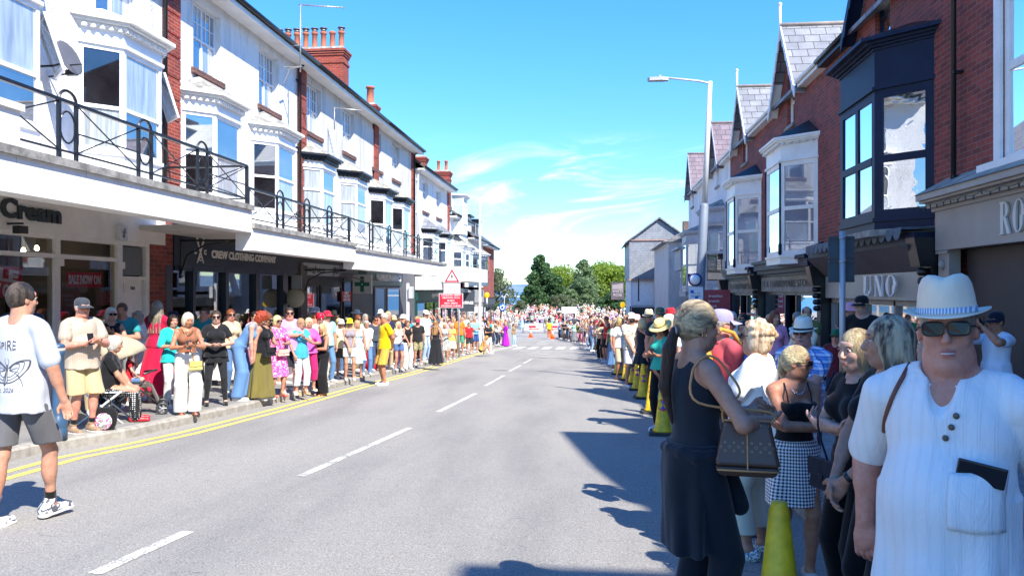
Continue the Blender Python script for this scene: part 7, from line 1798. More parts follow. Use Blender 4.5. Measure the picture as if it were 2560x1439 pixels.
s=dict(sex='f',skin=SK_T,hair=('bob','#3a2a20'),glasses='dark',top=('tee',F('#3f6fb8')),bottom=('jeans',F('#22304a')),seed=7,vox=.011);put(1852,0,838,s,-60,'short woman in a cornflower blue top, half hidden behind the curly hair',d=6.9)
s=dict(vox=.0095,sex='m',fat=.5,skin=SK_R,hair=('short','#d8d4cc'),hat=('panama',F('#efe6cf','pale_straw'),F('#17181c')),glasses='dark',moustache='#e8e4dc',top=('shirt',checks('blue_madras','#e9eef6','#5d8fd0','#2d57a0',16)),bottom=('trousers',F('#2a2f3a')),arms='cross',seed=8)
put(2008,0,782,s,-18,'moustached man in a panama with a black band and a blue checked shirt',d=6.2)
M_GING=checks('gingham','#f4f4f4','#14171f',scale=42)
s=dict(vox=.0075,sex='f',skin=SK_T,hair=('pony','#e3cf9c','#a58f6c'),hairlen=.22,ponyz=.03,ponyside=-.05,glasses='dark',brow=hairmat('#a08050'),top=('cami',BK,dict(hem=.98)),bottom=('skirt',M_GING,dict(hem=.56,flare=.025,fold=.010,nf=5,loose=.020,waist=1.03)),arms=[((.13,.17,1.14),(-1,.1,-.7)),((-.12,.20,1.15),(1,.1,-.7))],hands=[dict(dir=(.8,-.45,.15),curl=.5),dict(dir=(-.85,-.3,.1),curl=.6)],head=(R(52),R(2),0),twist=0,seed=9,shoes=('flat',F('#b9b4ac')))
put(1985,0,864,s,22,'tanned woman in sunglasses, black camisole and gingham skirt with folded arms',d=4.6,lift=0)
_,__,___,____=s['_']['HP'][1];b=MB();A_=s['_']['AR'][1];dn=(A_[2]-A_[1])/np.linalg.norm(A_[2]-A_[1]);c_=A_[2]-dn*.03
b.tube([tuple(c_-dn*.009),tuple(c_+dn*.009)],.031,14);b.obox(tuple(c_+np.array([0,.03,.0])),(.012,.006,.019),Matrix.Identity(3));item(s,b,'watch',plain('watch_dark',(.02,.02,.025),.3),'dark fitness watch on the folded arm of the woman in gingham','watch')
b=MB();b.tube([tuple(s['_']['U']((.062*math.sin(a),.03+.0+.075*math.cos(a)*.9,1.425-.055*math.cos(a)**2*(math.cos(a)>0))))for a in[R(-110+220*k/14)for k in range(15)]],.0018,5);item(s,b,'necklace',plain('silver',(.8,.8,.8),.25,metal=1),'fine silver necklace on the woman in gingham','necklace')
s=dict(vox=.0070,sex='f',skin=SK_P,hair=('long','#cdb98e','#8d7656'),hairlen=.3,hairfront=0,top=('tee',F('#121317'),dict(sleeve=.25,hem=.97,loose=.014,neck=.015)),bottom=('trousers',F('#121317')),arms=[((.13,.17,1.16),(-1,.1,-.7)),((-.12,.20,1.17),(1,.1,-.7))],hands=[dict(dir=(.8,-.45,.15),curl=.5),dict(dir=(-.85,-.3,.2),curl=.5)],head=(R(8),R(3),0),seed=10)
put(2143,0,822,s,-52,'pale young woman with fair hair and folded arms in a black t-shirt',d=3.85,lift=0)
handbag(s,(-.02,.21,.98),(.11,.035,.15),F('#1b2030','navy_bag_cloth'),'small dark crossbody bag hanging in front of the pale young woman',strap=[(-.02,.21,.98),(.08,.2,1.2),(.12,.06,1.46)])
s=dict(vox=.0068,sex='f',skin=SK_L,hair=('long','#4d4038','#cdbb9a'),hairlen=.26,hairfront=0,top=('tee',F('#111216'),dict(sleeve=.5,hem=.9,vneck=.04)),bottom=('trousers',F('#0f1013')),arms=[((-.03,.24,.96),(-1,-.2,-.3)),((.045,.245,.95),(1,-.2,-.3))],hands=[dict(dir=(.45,.35,-.8),palm=(.5,-.6,.2),curl=.55),dict(dir=(-.35,.3,-.85),palm=(-.6,-.5,.2),curl=.45)],head=(R(-22),0,0),seed=11)
put(2225,0,790,s,-58,'woman with long streaked hair in a black v-neck, hands clasped, beside the white shirt',d=3.25,lift=0)
Wp=s['_']['AR'][0];dn=(Wp[2]-Wp[1])/np.linalg.norm(Wp[2]-Wp[1]);c_=Wp[2]-dn*.03;b=MB();b.tube([tuple(c_-dn*.01),tuple(c_+dn*.01)],.029,14);item(s,b,'watch',plain('watch_dark',(.02,.02,.025),.3),'black watch on the wrist of the woman with clasped hands','watch')
M_SH,t=newmat('white_cheesecloth');tc=t.n('ShaderNodeTexCoord');sp_=t.n('ShaderNodeSeparateXYZ');t.l(tc.outputs['Object'],sp_.inputs[0])
xw=t.math('ADD',sp_.outputs[0],t.math('MULTIPLY',t.noise(t.coord((1,1,.6)),3,2),.03));fr_=t.math('FRACT',t.math('MULTIPLY',xw,26));st_=t.math('LESS_THAN',t.math('ABSOLUTE',t.math('SUBTRACT',fr_,.5)),.16);fine=t.math('SINE',t.math('MULTIPLY',xw,900))
n1=t.noise(t.coord((1,1,.4)),7,5,.6,.8);n2=t.noise(t.coord((1,1,.25)),60,3)
t.col(t.mix(t.math('MULTIPLY',st_,.35),(.80,.80,.79),(.72,.72,.72)));t.set(Roughness=.9,Sheen_Weight=.1);t.b.inputs['Specular IOR Level'].default_value=.15
hh_=t.math('ADD',t.math('MULTIPLY',n1,1.6),t.math('ADD',t.math('MULTIPLY',t.math('MULTIPLY',st_,t.math('ADD',fine,1)),.03),t.math('MULTIPLY',n2,.12)));t.bump(hh_,.35,.03)
s=dict(vox=.0058,sex='m',fat=.42,skin=SK_R,face=1.1,headscale=1.07,wide=.97,hatup=.018,lens=1.12,hair=('short','#a9a29a'),hat=('panama',F('#f0dcc0','cream_straw'),None),glasses='dark',top=('shirt',M_SH,dict(sleeve=.95,hem=.78,loose=.028,neck=.035,fold=.014)),bottom=('shorts',F('#39404c')),wob=.007,h=1.61,arms=[((-.20,-.14,.90),(-.6,-1,0)),((.30,-.10,.90),(.7,-1,0))],head=(R(12),R(-2),R(3)),seed=12,teeth=1,vopen=1,legs=[((-.15,.03,0),None),((.15,0,0),None)])
M_BAND,t=newmat('woven_band');tc=t.n('ShaderNodeTexCoord');q=t.n('ShaderNodeTexWave');q.inputs['Scale'].default_value=34;t.l(t.coord((1,1,.2)),q.inputs['Vector']);t.col(t.mix(t.math('GREATER_THAN',q.outputs['Fac'],.5),(.25,.32,.5),(.75,.76,.76)));t.set(Roughness=.8)
s['hat']=('panama',F('#f2dfc6','cream_straw'),M_BAND)
FM=put(2372,0,700,s,-14,'large man in a cream hat, sunglasses and white cheesecloth shirt, nearest on the right',d=2.33,lift=0)
for k,(x_,z_)in enumerate(((-.050,1.335),(-.038,1.30),(-.022,1.265))):
 r_=hit(s,(x_,.6,z_),(0,-1,0))
 if r_[0]:b=MB();b.lathe([(.002,-.004),(.009,-.003),(.010,0),(.008,.003),(.002,.003)],tuple(r_[0]+Vector((0,.003,0))),12,M=Matrix.Rotation(R(90),4,'X'));b.build('button',plain('horn_button',(.10,.075,.05),.35,.3,40),s['_']['top'])
def patch(sp,x0,x1,z0,z1,n,off,shape=lambda u,v:(u,v)):
 vs=[];fs=[]
 for j in range(n+1):
  for i in range(n+1):
   u_,v_=shape(i/n,j/n);x_=x0+(x1-x0)*u_;z_=z0+(z1-z0)*v_;r_=hit(sp,(x_,.8,z_),(0,-1,0));y_=r_[0].y if r_[0]else .1;vs.append((x_,y_+off+.006*math.sin(PI*i/n)*(j/n),z_))
 for j in range(n):
  for i in range(n):k=j*(n+1)+i;fs.append((k,k+1,k+n+2,k+n+1))
 return vs,fs
b=MB();vs,fs=patch(s,-.18,-.045,1.00,1.17,10,.007,lambda u,v:(u,v+.06*(1-u)*v-(.06*(1-v)*abs(u-.5)*-1)));b.add(vs,fs,smooth=True);po=b.build('breast_pocket',M_SH,s['_']['top']);md=po.modifiers.new('thick','SOLIDIFY');md.thickness=.003
r_=hit(s,(-.12,.8,1.17),(0,-1,0));y_=r_[0].y
b=MB();b.obox((-.125,y_+.012,1.175),(.066,.005,.034),Matrix.Rotation(R(-12),3,'Y')@Matrix.Rotation(R(-10),3,'X')@Matrix.Rotation(R(12),3,'Z'));pho=item(s,b,'phone',plain('phone_black',(.015,.015,.018),.2),'black phone lying across the breast pocket of the white shirt','phone');md=pho.modifiers.new('bevel','BEVEL');md.width=.008;md.segments=3
b=MB();pts=[]
for k in range(16):
 z_=1.44-k*.025;x_=.125+.010*k;r_=hit(s,(x_,.8,z_),(0,-1,0))
 if r_[0]and r_[0].y>-.02:pts.append((x_,r_[0].y+.006,z_))
b.tube([(.115,-.06,1.46),(.12,.0,1.475)]+pts[:9],.008,5);item(s,b,'shoulder_strap',plain('brown_leather',(.16,.05,.03),.5),'brown leather strap over the shoulder of the white shirt','strap')
s=dict(vox=.0105,sex='m',fat=.3,skin=SK_T,hair=('short','#1a1512'),hat=('cap',F('#161a2c')),top=('tee',F('#d9dfea','pale_tee'),dict(hem=.86)),bottom=('shorts',F('#14161c')),arms=[((-.12,.27,1.52),(-1,0,-.8)),((.12,.3,1.5),(1,.1,-.6))],head=(R(10),0,0),seed=13)
put(2490,0,778,s,-48,'man in a pale t-shirt and navy cap filming with a phone against the brown shutter',d=8.6);phone(s,0,'phone raised by the man in the navy cap',up=(0,0,1))
s=dict(vox=.012,sex='m',skin=SK_R,hair=('short','#3a2a20'),hat=('bucket',F('#1f6a4c')),glasses='dark',top=('tee',F('#5e1a26')),bottom=('jeans',F('#22304a')),seed=14);put(2092,0,812,s,-20,'man in a green bucket hat and burgundy t-shirt behind the steel post',d=10.5)
def Rp(px,pyf,pyh,f,label,lift=0,**k):put(px,pyf,pyh,k,f,label,lift);return k
k=Rp(1655,1075,826,-30,'woman in a wide yellow sun hat and teal top looking down at her phone',sex='f',hat=('sunhat',F('#e9cf86','yellow_straw'),F('#6a5a3a')),hair=('long','#3a2618'),top=('tank',F('#2fae9a')),bottom=('leggings',F('#14161a')),arms='phone',head=(0,R(25),0),skin=SK_T,h=1.60,seed=21);phone(k,0,'phone held by the woman in the yellow sun hat')
Rp(1672,1050,812,-45,'woman in a cream cap and pale shirt behind the yellow sun hat',sex='f',hat=('cap',F('#efe8d2')),hair=('bob','#c8b090'),top=('shirt',F('#e6e0d0')),bottom=('jeans',DEN),h=1.66,seed=22)
Rp(1690,1000,822,-20,'grey-haired man in glasses and a pale blue shirt beside the ponytail',sex='m',hair=('short','#c9c5bd'),glasses='clear',top=('shirt',F('#b9cbd0')),bottom=('trousers',F('#8a8474')),h=1.7,seed=23)
Rp(1607,985,824,135,'woman with a fair ponytail in a short black playsuit seen from behind',sex='f',hair=('bob','#e5cf9a'),top=('tank',F('#16202a'),dict(hem=.85)),bottom=('skirt',F('#16202a'),dict(hem=.68,flare=.05)),arms='clasp',skin=SK_T,h=1.64,seed=24,shoes=('sandal',BK))
Rp(1578,968,802,20,'man in a cream cap and sunglasses with a patterned short-sleeved shirt',sex='m',hat=('cap',F('#f2ead2')),glasses='dark',beard='#5a4030',top=('shirt',floral('leaf_shirt','#e4dfd0',['#8d8468'],30,.5)),bottom=('shorts',F('#c9c7cc')),arms='clasp',h=1.78,seed=25)
Rp(1551,948,812,35,'blonde woman in a white top and beige knee shorts standing by the cones',sex='f',fat=.3,hair=('curly','#e3c274'),top=('tee',WH),bottom=('shorts',F('#c0b294'),dict(hem=.5)),arms='down',skin=SK_T,h=1.68,seed=26,shoes=('sandal',BK))
Rp(1536,925,818,60,'person in a long faded denim skirt beyond the white top',sex='f',hair=('bob','#8a7056'),top=('tee',F('#c7cfd8')),bottom=('long_skirt',DEN,dict(hem=.2)),h=1.6,seed=27)
Rp(1592,960,800,-20,'person in a pink cap and sunglasses over a pale blue shirt',sex='m',hat=('cap',F('#f0b8b4')),glasses='dark',hair=('short','#999'),top=('shirt',F('#b6cbe0')),bottom=('trousers',F('#55585f')),h=1.75,seed=28)
Rp(1622,985,790,-25,'man in a straw trilby holding his chin, behind the black playsuit',sex='m',hat=('panama',F('#e2d3a8'),F('#2a2a2a')),glasses='dark',top=('shirt',F('#4a5568')),bottom=('trousers',F('#333842')),arms='chest',h=1.8,seed=29)
Rp(1650,1000,786,10,'bearded man in an olive cap and sunglasses at the back of the cone line',sex='m',hat=('cap',F('#55634a')),glasses='dark',beard='#2a1f18',top=('tee',F('#2b3038')),bottom=('jeans',F('#2b3a52')),h=1.84,seed=30)
k=Rp(1514,900,822,-40,'child in a dark top holding a red and green dragon flag',sex='m',hair=('short','#3a2a20'),top=('tee',F('#1b2540')),bottom=('shorts',F('#222')),arms='one',h=1.5,seed=31)
x,y,d=ground(1497,893);fl=empty('flag',(x,y,gz(y)),0,'green, white and red dragon flag hanging by the right crowd','flag');b=MB();vs=[];
for j in range(7):
 for i in range(9):vs.append((-.1+i*.11+.03*math.sin(j),.12*math.sin(i*.9+j*.4),.45+j*.1+.06*i*.6-.02*j))
b.add(vs,[(j*9+i,j*9+i+1,j*9+i+10,j*9+i+9)for j in range(6)for i in range(8)],smooth=True)
b.m=[0 if(q//8)<3 else 1 for q in range(48)];b.build('cloth',[plain('flag_green',(.0,.42,.08),.7),plain('flag_white',(.75,.75,.75),.7)],fl)
b=MB();b.lathe([(.01,0),(.14,.01),(.12,.04),(.01,.05)],(.3,-.14,.78),9,M=Matrix.Rotation(R(80),4,'X'));b.m=[0]*len(b.f);b.build('red_dragon',plain('flag_red',(.6,.02,.03),.7),fl)
Rp(1502,898,812,-30,'woman in a patterned beige jacket and black trousers near the dragon flag',sex='f',hair=('bob','#4a3424'),glasses='dark',top=('long',floral('beige_jkt','#d8c8a4',['#8a7a5a'],25)),bottom=('trousers',F('#16171b')),arms='phone',h=1.66,seed=32)
Rp(1478,878,812,110,'person in a lilac-grey hoodie and light jeans seen from behind',sex='m',hair=('short','#4a3a30'),top=('long',F('#8f93ad')),bottom=('jeans',F('#8fb2d4')),h=1.7,seed=33)
k=Rp(1373,847,801,170,'steward in a yellow vest and orange trousers on the far road',sex='m',hair=('short','#4a3a30'),top=('tee',F('#d5cf20','hi_vis')),bottom=('trousers',F('#e0651a','orange_work')),h=1.85,seed=34,vox=.03)
def Lp(px,pyf,pyh,f,label,lift=.12,**k):put(px,pyf,pyh,k,f,label,lift);return k
s=dict(vox=.0085,sex='m',skin=SK_L,hair=('short','#2a231e','#574b42'),top=('tee',F('#b4b9c4','pale_grey_tee'),dict(sleeve=.8,hem=.80,loose=.03,fold=.014,flare=.012)),bottom=('shorts',F('#5d5d60','washed_black'),dict(hem=.56,loose=.03)),wob=.007,shoes=('high',floral('trainer_grey','#c9cbd0',['#50545c'],16,.5)),socks=F('#111'),raised=1,wide=.92,h=1.80,legs=[((-.10,-.16,0),None),((.035,.24,.01),(.075,.20,.49))],toe=[(0,1,0),(.1,1,.05)],arms=[((-.30,.02,.85),(-1,-.8,0)),((.30,.10,.88),(1,-1,0))],head=(R(-16),0,0),seed=41)
x,y=at_depth(52,5.75);s['pos']=(x,y,gz(y));WM=person(s,(x,y,gz(y)),R(-8),'young man in a pale grey printed t-shirt and washed black shorts walking up the road')
M_INK=plain('print_ink',(.06,.06,.07),.8)
def on_back(vs,fs,name,thick=True):
 out_=[]
 for(a,c_)in vs:
  r_=hit(s,(a,-.8,c_),(0,1,0));out_.append((a,(r_[0].y if r_[0]else-.12)-.004,c_))
 b=MB();b.add(out_,fs);return b.build(name,M_INK,s['_']['top'])
vs,fs=text_mb('SPIRE',.085,0,.9,.0);on_back([(v[0]*(1+.08*math.sin(v[0]*60)),v[1]*(1+.25*math.sin(v[0]*40))+1.27)for v in vs],fs,'lettering')
vs,fs=text_mb('Est. 2026',.045,0,1,0);on_back([(v[0]+v[1]*.2,v[1]+.965)for v in vs],fs,'lettering')
def ribbon(pts,w):
 vs=[];fs=[]
 for i,p in enumerate(pts):
  a=pts[max(0,i-1)];c_=pts[min(len(pts)-1,i+1)];d=Vector((c_[0]-a[0],c_[1]-a[1]));d=d.normalized()if d.length else Vector((1,0));vs+=[(p[0]-d.y*w/2,p[1]+d.x*w/2),(p[0]+d.y*w/2,p[1]-d.x*w/2)]
 fs=[(2*i,2*i+1,2*i+3,2*i+2)for i in range(len(pts)-1)];return vs,fs
ALLV=[];ALLF=[]
def addr(pts,w):
 v_,f_=ribbon(pts,w);n_=len(ALLV);ALLV.extend(v_);ALLF.extend([tuple(q+n_ for q in f)for f in f_])
for sg in(-1,1):
 for sc_,w_ in((1,.008),(.8,.004),(.6,.004)):
  addr([(sg*(.012+.14*sc_*t_),1.115+.055*sc_*math.sin(t_*1.8))for t_ in[k/10 for k in range(11)]],w_)
  addr([(sg*(.012+.14*sc_*math.cos(t_)),1.115+.0-.10*sc_*math.sin(t_)*1.0+(.055*sc_*math.sin(1.8)*math.cos(t_)**3))for t_ in[k/10*PI/2 for k in range(11)]],w_)
 for k in range(6):addr([(sg*.02,1.10),(sg*(.04+k*.014),1.13-k*.018),(sg*(.07+k*.012),1.15-k*.032)],.004)
 addr([(sg*.005,1.13),(sg*.02,1.165),(sg*.012,1.185)],.003);addr([(sg*.004,1.12),(sg*.012,1.06),(sg*.02,1.03),(0,.995)],.006)
addr([(0,1.14),(0,1.0)],.012);on_back(ALLV,ALLF,'butterfly_print')
s=Lp(205,1080,744,28,'pensioner in a dark flat cap, striped shirt and beige shorts beside the blue bollard',sex='m',fat=.35,skin=SK_R,hair=('short','#d5d0c8'),hat=('cap',F('#3b4048')),top=('shirt',stripes('pin_stripes','#b3a594','#a59786','ang',60,.6),dict(hem=.82,loose=.035)),bottom=('shorts',F('#c3ae83','khaki_beige'),dict(hem=.5,loose=.035)),arms='phone',socks=F('#15161a'),shoes=('boot',plain('tan_boot',(.3,.2,.12),.8)),seed=42,wob=.007);phone(s,0,'phone held by the pensioner in the flat cap',both=True)
s=Lp(277,1018,768,18,'smiling woman with grey hair and sunglasses in a black vest behind the pushchair',sex='f',fat=.3,skin=SK_L,hair=('bob','#d9d4ca'),glasses='dark',teeth=1,top=('tank',BK),bottom=('trousers',F('#2a2b30')),arms='chest',seed=43)
Lp(393,1005,752,150,'woman with long grey curls in a crimson tiered dress seen from behind',sex='f',skin=SK_L,hair=('long','#a89a86','#6a5e50'),hairlen=.3,top=('tee',F('#b0123e','crimson'),dict(sleeve=.8,loose=.03,hem=.93)),bottom=('long_skirt',F('#c4143f','crimson_skirt'),dict(hem=.15,flare=.16,fold=.03,nf=11)),arms='clasp',seed=44)
s=Lp(432,1018,786,22,'dark-haired woman in a turquoise top and white trousers beside the yellow bag',sex='f',skin=SK_L,hair=('bob','#20160f'),teeth=1,top=('tee',F('#22b5b0','turquoise'),dict(sleeve=.9,hem=.84,loose=.035)),bottom=('trousers',WH),arms='phone',seed=45);phone(s,0,'black phone held by the woman in turquoise')
s=Lp(468,1036,780,10,'white-haired woman in a brown sleeveless top and wide white trousers',sex='f',fat=.15,skin=SK_T,hair=('bob','#f0e6cc','#d6c9a6'),top=('tank',F('#8c5a42','brown_knit'),dict(hem=.98)),bottom=('wide',F('#d9d7d0','white_linen'),dict(hem=.06)),arms='phone',head=(R(10),R(14),0),shoes=('sandal',F('#5a2a24')),seed=46,wob=.007)
phone(s,1,'phone held by the white-haired woman in brown');handbag(s,(-.10,.17,.90),(.10,.035,.13),plain('yellow_leather',(.52,.40,.12),.5,.15),'mustard yellow shoulder bag on the white-haired woman',strap=[(-.08,.16,.9),(-.02,.15,1.15),(.06,.1,1.38),(.09,.02,1.46)],smat=M_TANL)
b=MB();U2=s['_']['U']
for q,rr in((.0,.012),(.02,.009)):b.tube([tuple(U2((.072*math.sin(a),.045+.08*math.cos(a),1.40-q-.05*max(0,math.cos(a))**2)))for a in[R(-100+200*k/12)for k in range(13)]],rr,6)
item(s,b,'necklace',plain('amber_beads',(.2,.09,.03),.3,.5,30),'heavy dark bead necklace on the white-haired woman','necklace')
s=Lp(540,1013,776,2,'woman in sunglasses, black t-shirt and leggings with a jacket round her waist',sex='f',fat=.3,skin=SK_P,hair=('bun','#4a3a2c'),glasses='dark',top=('tee',F('#1b1c20'),dict(sleeve=.45,neck=.06)),bottom=('leggings',F('#202227')),arms=[((-.08,.22,1.10),(-1,-.2,-.8)),((.08,.22,1.10),(1,-.2,-.8))],legs=[((-.16,.02,0),None),((.16,0,0),None)],shoes=('flat',BK),seed=47)
t=Sdf();t.cone((0,-.01,0),.78,1.0,(.225,.17),(.17,.12),.02,.02,7,.4);t.cut((0,0,.78),(0,0,-1));cloth(s,t,'tied_jacket',F('#191a1e','tied_black'),wob=.012)
s=Lp(598,1000,798,78,'red-haired woman in a denim blue jumpsuit bending forward',sex='f',skin=SK_P,hair=('curly','#a8432a'),lean=R(36),head=(0,R(5),0),top=('tank',F('#5f86b8','denim_blue'),dict(hem=.97,loose=.02)),bottom=('wide',F('#5f86b8','denim_blue'),dict(hem=.07)),arms=[((-.15,.45,1.05),(-1,0,-.5)),((.12,.3,.95),(1,0,-.5))],seed=48,h=1.72)
s=Lp(655,998,778,52,'auburn-haired woman in a black vest and long olive skirt trousers',sex='f',fat=.2,skin=SK_L,hair=('bob','#7c4a2c'),glasses='dark',top=('tank',BK),bottom=('long_skirt',F('#6f6535','olive_satin'),dict(hem=.06,flare=.10,fold=.03,nf=7)),arms='one',lean=R(8),head=(0,R(15),0),seed=49)
handbag(s,(.08,.22,1.02),(.15,.06,.16),plain('black_leather',(.02,.02,.022),.3),'large black leather bag between the olive and denim outfits',strap=[(.05,.2,1.0),(.1,.1,1.3),(.13,.0,1.46)])
s=Lp(693,990,788,30,'blonde woman in sunglasses and a pink patterned midi dress',sex='f',fat=.3,skin=SK_L,hair=('bob','#f0dc9c'),glasses='dark',top=('tee',floral('pink_dress','#e0489c',['#f7c3dd'],26,.56),dict(hem=.98,sleeve=.7)),bottom=('skirt',floral('pink_dress','#e0489c',['#f7c3dd'],26,.56),dict(hem=.42,flare=.06)),arms='one',shoes=('sandal',F('#c8242c')),seed=50)
handbag(s,(-.02,.2,1.0),(.12,.04,.12),plain('blush_leather',(.62,.42,.34),.5),'blush pink shoulder bag on the pink patterned dress',strap=[(-.02,.2,1.0),(.08,.12,1.35),(.1,.0,1.46)])
Lp(724,985,768,5,'man in sunglasses and a lilac polo shirt with folded arms',sex='m',fat=.45,skin=SK_R,hair=('short','#3d3128'),glasses='dark',top=('polo',F('#b793dc','lilac_polo'),dict(hem=.86,loose=.03)),bottom=('shorts',F('#22252e')),arms=[((.13,.22,1.15),(-1,.1,-.7)),((-.12,.25,1.17),(1,.1,-.7))],hands=[dict(dir=(.85,-.4,.1)),dict(dir=(-.85,-.35,.15))],seed=51)
Lp(752,985,795,30,'woman in an orange and teal wrap top and pale cropped trousers',sex='f',skin=SK_L,hair=('bob','#b39066'),glasses='clear',top=('tee',F('#3f9cb8','teal_wrap'),dict(hem=.82,sleeve=.2)),bottom=('trousers',F('#dfe6e8'),dict(hem=.2)),arms='chest',shoes=('sandal',F('#c9a878')),seed=52)
Lp(772,976,794,20,'blonde woman in a hot pink blouse and magenta cropped trousers',sex='f',fat=.3,skin=SK_L,hair=('bob','#eddba6'),teeth=1,top=('tee',F('#de5ab0','hot_pink'),dict(sleeve=.9)),bottom=('trousers',F('#b81e64','magenta_trousers'),dict(hem=.25)),arms='one',shoes=('sandal',WH),seed=53)
Lp(800,965,783,25,'man in a shiny red riding helmet and white shirt',sex='m',fat=.2,skin=SK_R,hair=('short','#666'),hat=('helmet',plain('helmet_red',(.6,.01,.03),.1,.05,coat=.8)),glasses='dark',beard='#8a8078',top=('shirt',WH,dict(sleeve=1.6)),bottom=('trousers',F('#cfc9bc')),arms='clasp',seed=54)
Lp(818,955,776,40,'man in a red cap half hidden behind the riding helmet',sex='m',hair=('short','#555'),hat=('cap',F('#c21f3c')),top=('tee',F('#9ad0d8')),bottom=('jeans',DEN),seed=55)
s=Lp(806,988,808,-55,'tanned woman with long fair hair in a black wide-legged jumpsuit at the kerb edge',lift=0,sex='f',fat=.3,skin=SK_T,hair=('long','#e0c690','#a3895c'),hairlen=.28,top=('tank',F('#17181c'),dict(hem=.98)),bottom=('wide',F('#17181c'),dict(hem=.08,loose=.035)),arms='one',shoes=('sandal',F('#2a2a2a')),seed=56)
Lp(853,945,797,10,'woman in a white headscarf and cream top near the yellow cap',sex='f',fat=.4,hat=('cap',F('#e8e4d8')),hair=('bob','#c9b898'),top=('tee',F('#e2d3a6')),bottom=('skirt',F('#4b4a3e'),dict(hem=.6)),seed=57)
s=Lp(874,950,795,8,'woman in a bright yellow cap, grey vest and white shorts',sex='f',skin=SK_L,hair=('long','#e0c690'),hat=('cap',F('#e8e21a','acid_yellow')),glasses='dark',top=('tank',F('#8b8189','grey_vest')),bottom=('shorts',WH,dict(hem=.66)),arms='clasp',seed=58)
Lp(893,942,800,15,'woman in a pale blue leaf-print summer dress',sex='f',fat=.3,skin=SK_L,hair=('long','#c9a878'),top=('tank',floral('blue_dress','#a7d3ea',['#f2f7fa','#5a94bc'],24,.52),dict(hem=.98)),bottom=('skirt',floral('blue_dress','#a7d3ea',['#f2f7fa','#5a94bc'],24,.52),dict(hem=.42,flare=.09,fold=.025)),arms='down',shoes=('sandal',F('#c9a070')),seed=59)
Lp(916,936,800,12,'grey-haired woman in glasses, white floral blouse and blue jeans',sex='f',fat=.2,hair=('short','#bdb8b2'),glasses='clear',top=('tee',floral('white_blouse','#f1f1f2',['#3a4664'],18,.66),dict(sleeve=.8)),bottom=('jeans',F('#5c7fae')),arms='clasp',seed=60)
Lp(938,926,790,25,'man in a dark grey jacket over a striped shirt',sex='m',hair=('short','#2c221b'),glasses='dark',top=('long',F('#3d4450')),bottom=('jeans',F('#34496b')),skin=SK_T,seed=61)
s=Lp(961,962,782,-68,'man in a yellow t-shirt and mustard cargo shorts standing on the road edge',lift=0,sex='m',skin=SK_T,hair=('short','#b9b3a8'),glasses='dark',top=('tee',F('#e2b806','yellow_tee'),dict(hem=.86,loose=.03)),bottom=('shorts',F('#c9a044','mustard_cargo'),dict(hem=.5,loose=.04)),arms='back',shoes=('shoe',F('#e9edf0')),seed=62)
s=Lp(996,925,803,22,'blonde woman in a white vest top and denim shorts holding sunglasses',sex='f',skin=SK_L,hair=('long','#ecd9a4'),top=('tank',WH),bottom=('shorts',F('#4a6690'),dict(hem=.7)),arms='one',seed=63)
Lp(1018,922,800,30,'woman in a black top with a white cardigan round her arms',sex='f',hair=('bob','#7a5a3c'),top=('tank',BK),bottom=('trousers',WH),arms='clasp',seed=64)
Lp(1044,912,796,15,'man in a black logo t-shirt and camouflage shorts',sex='m',fat=.3,hair=('short','#4a3a30'),hat=('cap',F('#b83a4a')),glasses='dark',top=('tee',F('#222326')),bottom=('shorts',floral('camo','#8d8560',['#4e5238','#b8ae84'],20,.5)),seed=65)
Lp(1064,905,780,50,'tall man in a white cap and white t-shirt',sex='m',hat=('cap',F('#f4f4f4')),top=('tee',F('#e9e9ea')),bottom=('jeans',F('#9db8d6')),seed=66,h=1.85)
Lp(1090,915,800,150,'woman with long brown hair in an ankle-length black dress seen from behind',sex='f',skin=SK_L,hair=('long','#7a5638','#b38a5a'),hairlen=.3,top=('tank',F('#202126'),dict(hem=.98)),bottom=('long_skirt',F('#202126'),dict(hem=.12,flare=.12)),arms='down',seed=67)
Lp(1112,905,806,5,'blonde woman in a black and white speckled shift dress',sex='f',fat=.3,hair=('curly','#ecd9a4'),glasses='dark',top=('tank',floral('speckle','#55585a',['#d8dcd8'],60,.5),dict(hem=.98)),bottom=('skirt',floral('speckle','#55585a',['#d8dcd8'],60,.5),dict(hem=.5,flare=.03)),arms='phone',seed=68)
Lp(1129,898,808,20,'woman in an ochre top and pale skirt',sex='f',hair=('bob','#e6c87e'),top=('tee',F('#dfae5a')),bottom=('skirt',F('#e8dcb8')),seed=69)
Lp(1149,888,790,30,'tall bald man in an orange patterned shirt and green shorts',sex='m',skin=SK_T,hair=('balding','#8a8078'),glasses='dark',top=('shirt',floral('orange_shirt','#e07a14',['#4a2a10'],30,.6)),bottom=('shorts',F('#4a8a6c')),seed=70)
Lp(1172,883,806,20,'child in a red t-shirt and dark shorts',sex='m',hair=('short','#3a2a20'),top=('tee',F('#c4232c')),bottom=('shorts',F('#2b2c33')),seed=71)
Lp(1187,880,793,40,'bald man in a sky blue t-shirt and navy shorts',sex='m',fat=.3,hair=('balding','#999'),top=('tee',F('#7fb8dc')),bottom=('shorts',F('#2c4a86')),arms='phone',seed=72)
Lp(1221,879,806,30,'woman in a black t-shirt and white trousers at the end of the yellow lines',lift=0,sex='f',fat=.4,hair=('bob','#8a6a48'),top=('tee',F('#1d1e22')),bottom=('trousers',WH),arms='phone',seed=73)
Lp(1264,867,804,120,'woman in a long bright purple dress with her back to the camera',lift=0,sex='f',fat=.3,hair=('bob','#c9945c'),top=('tee',F('#a51fc0','purple'),dict(sleeve=.9,hem=.98)),bottom=('long_skirt',F('#a51fc0','purple'),dict(hem=.1,flare=.14,fold=.03)),seed=74)
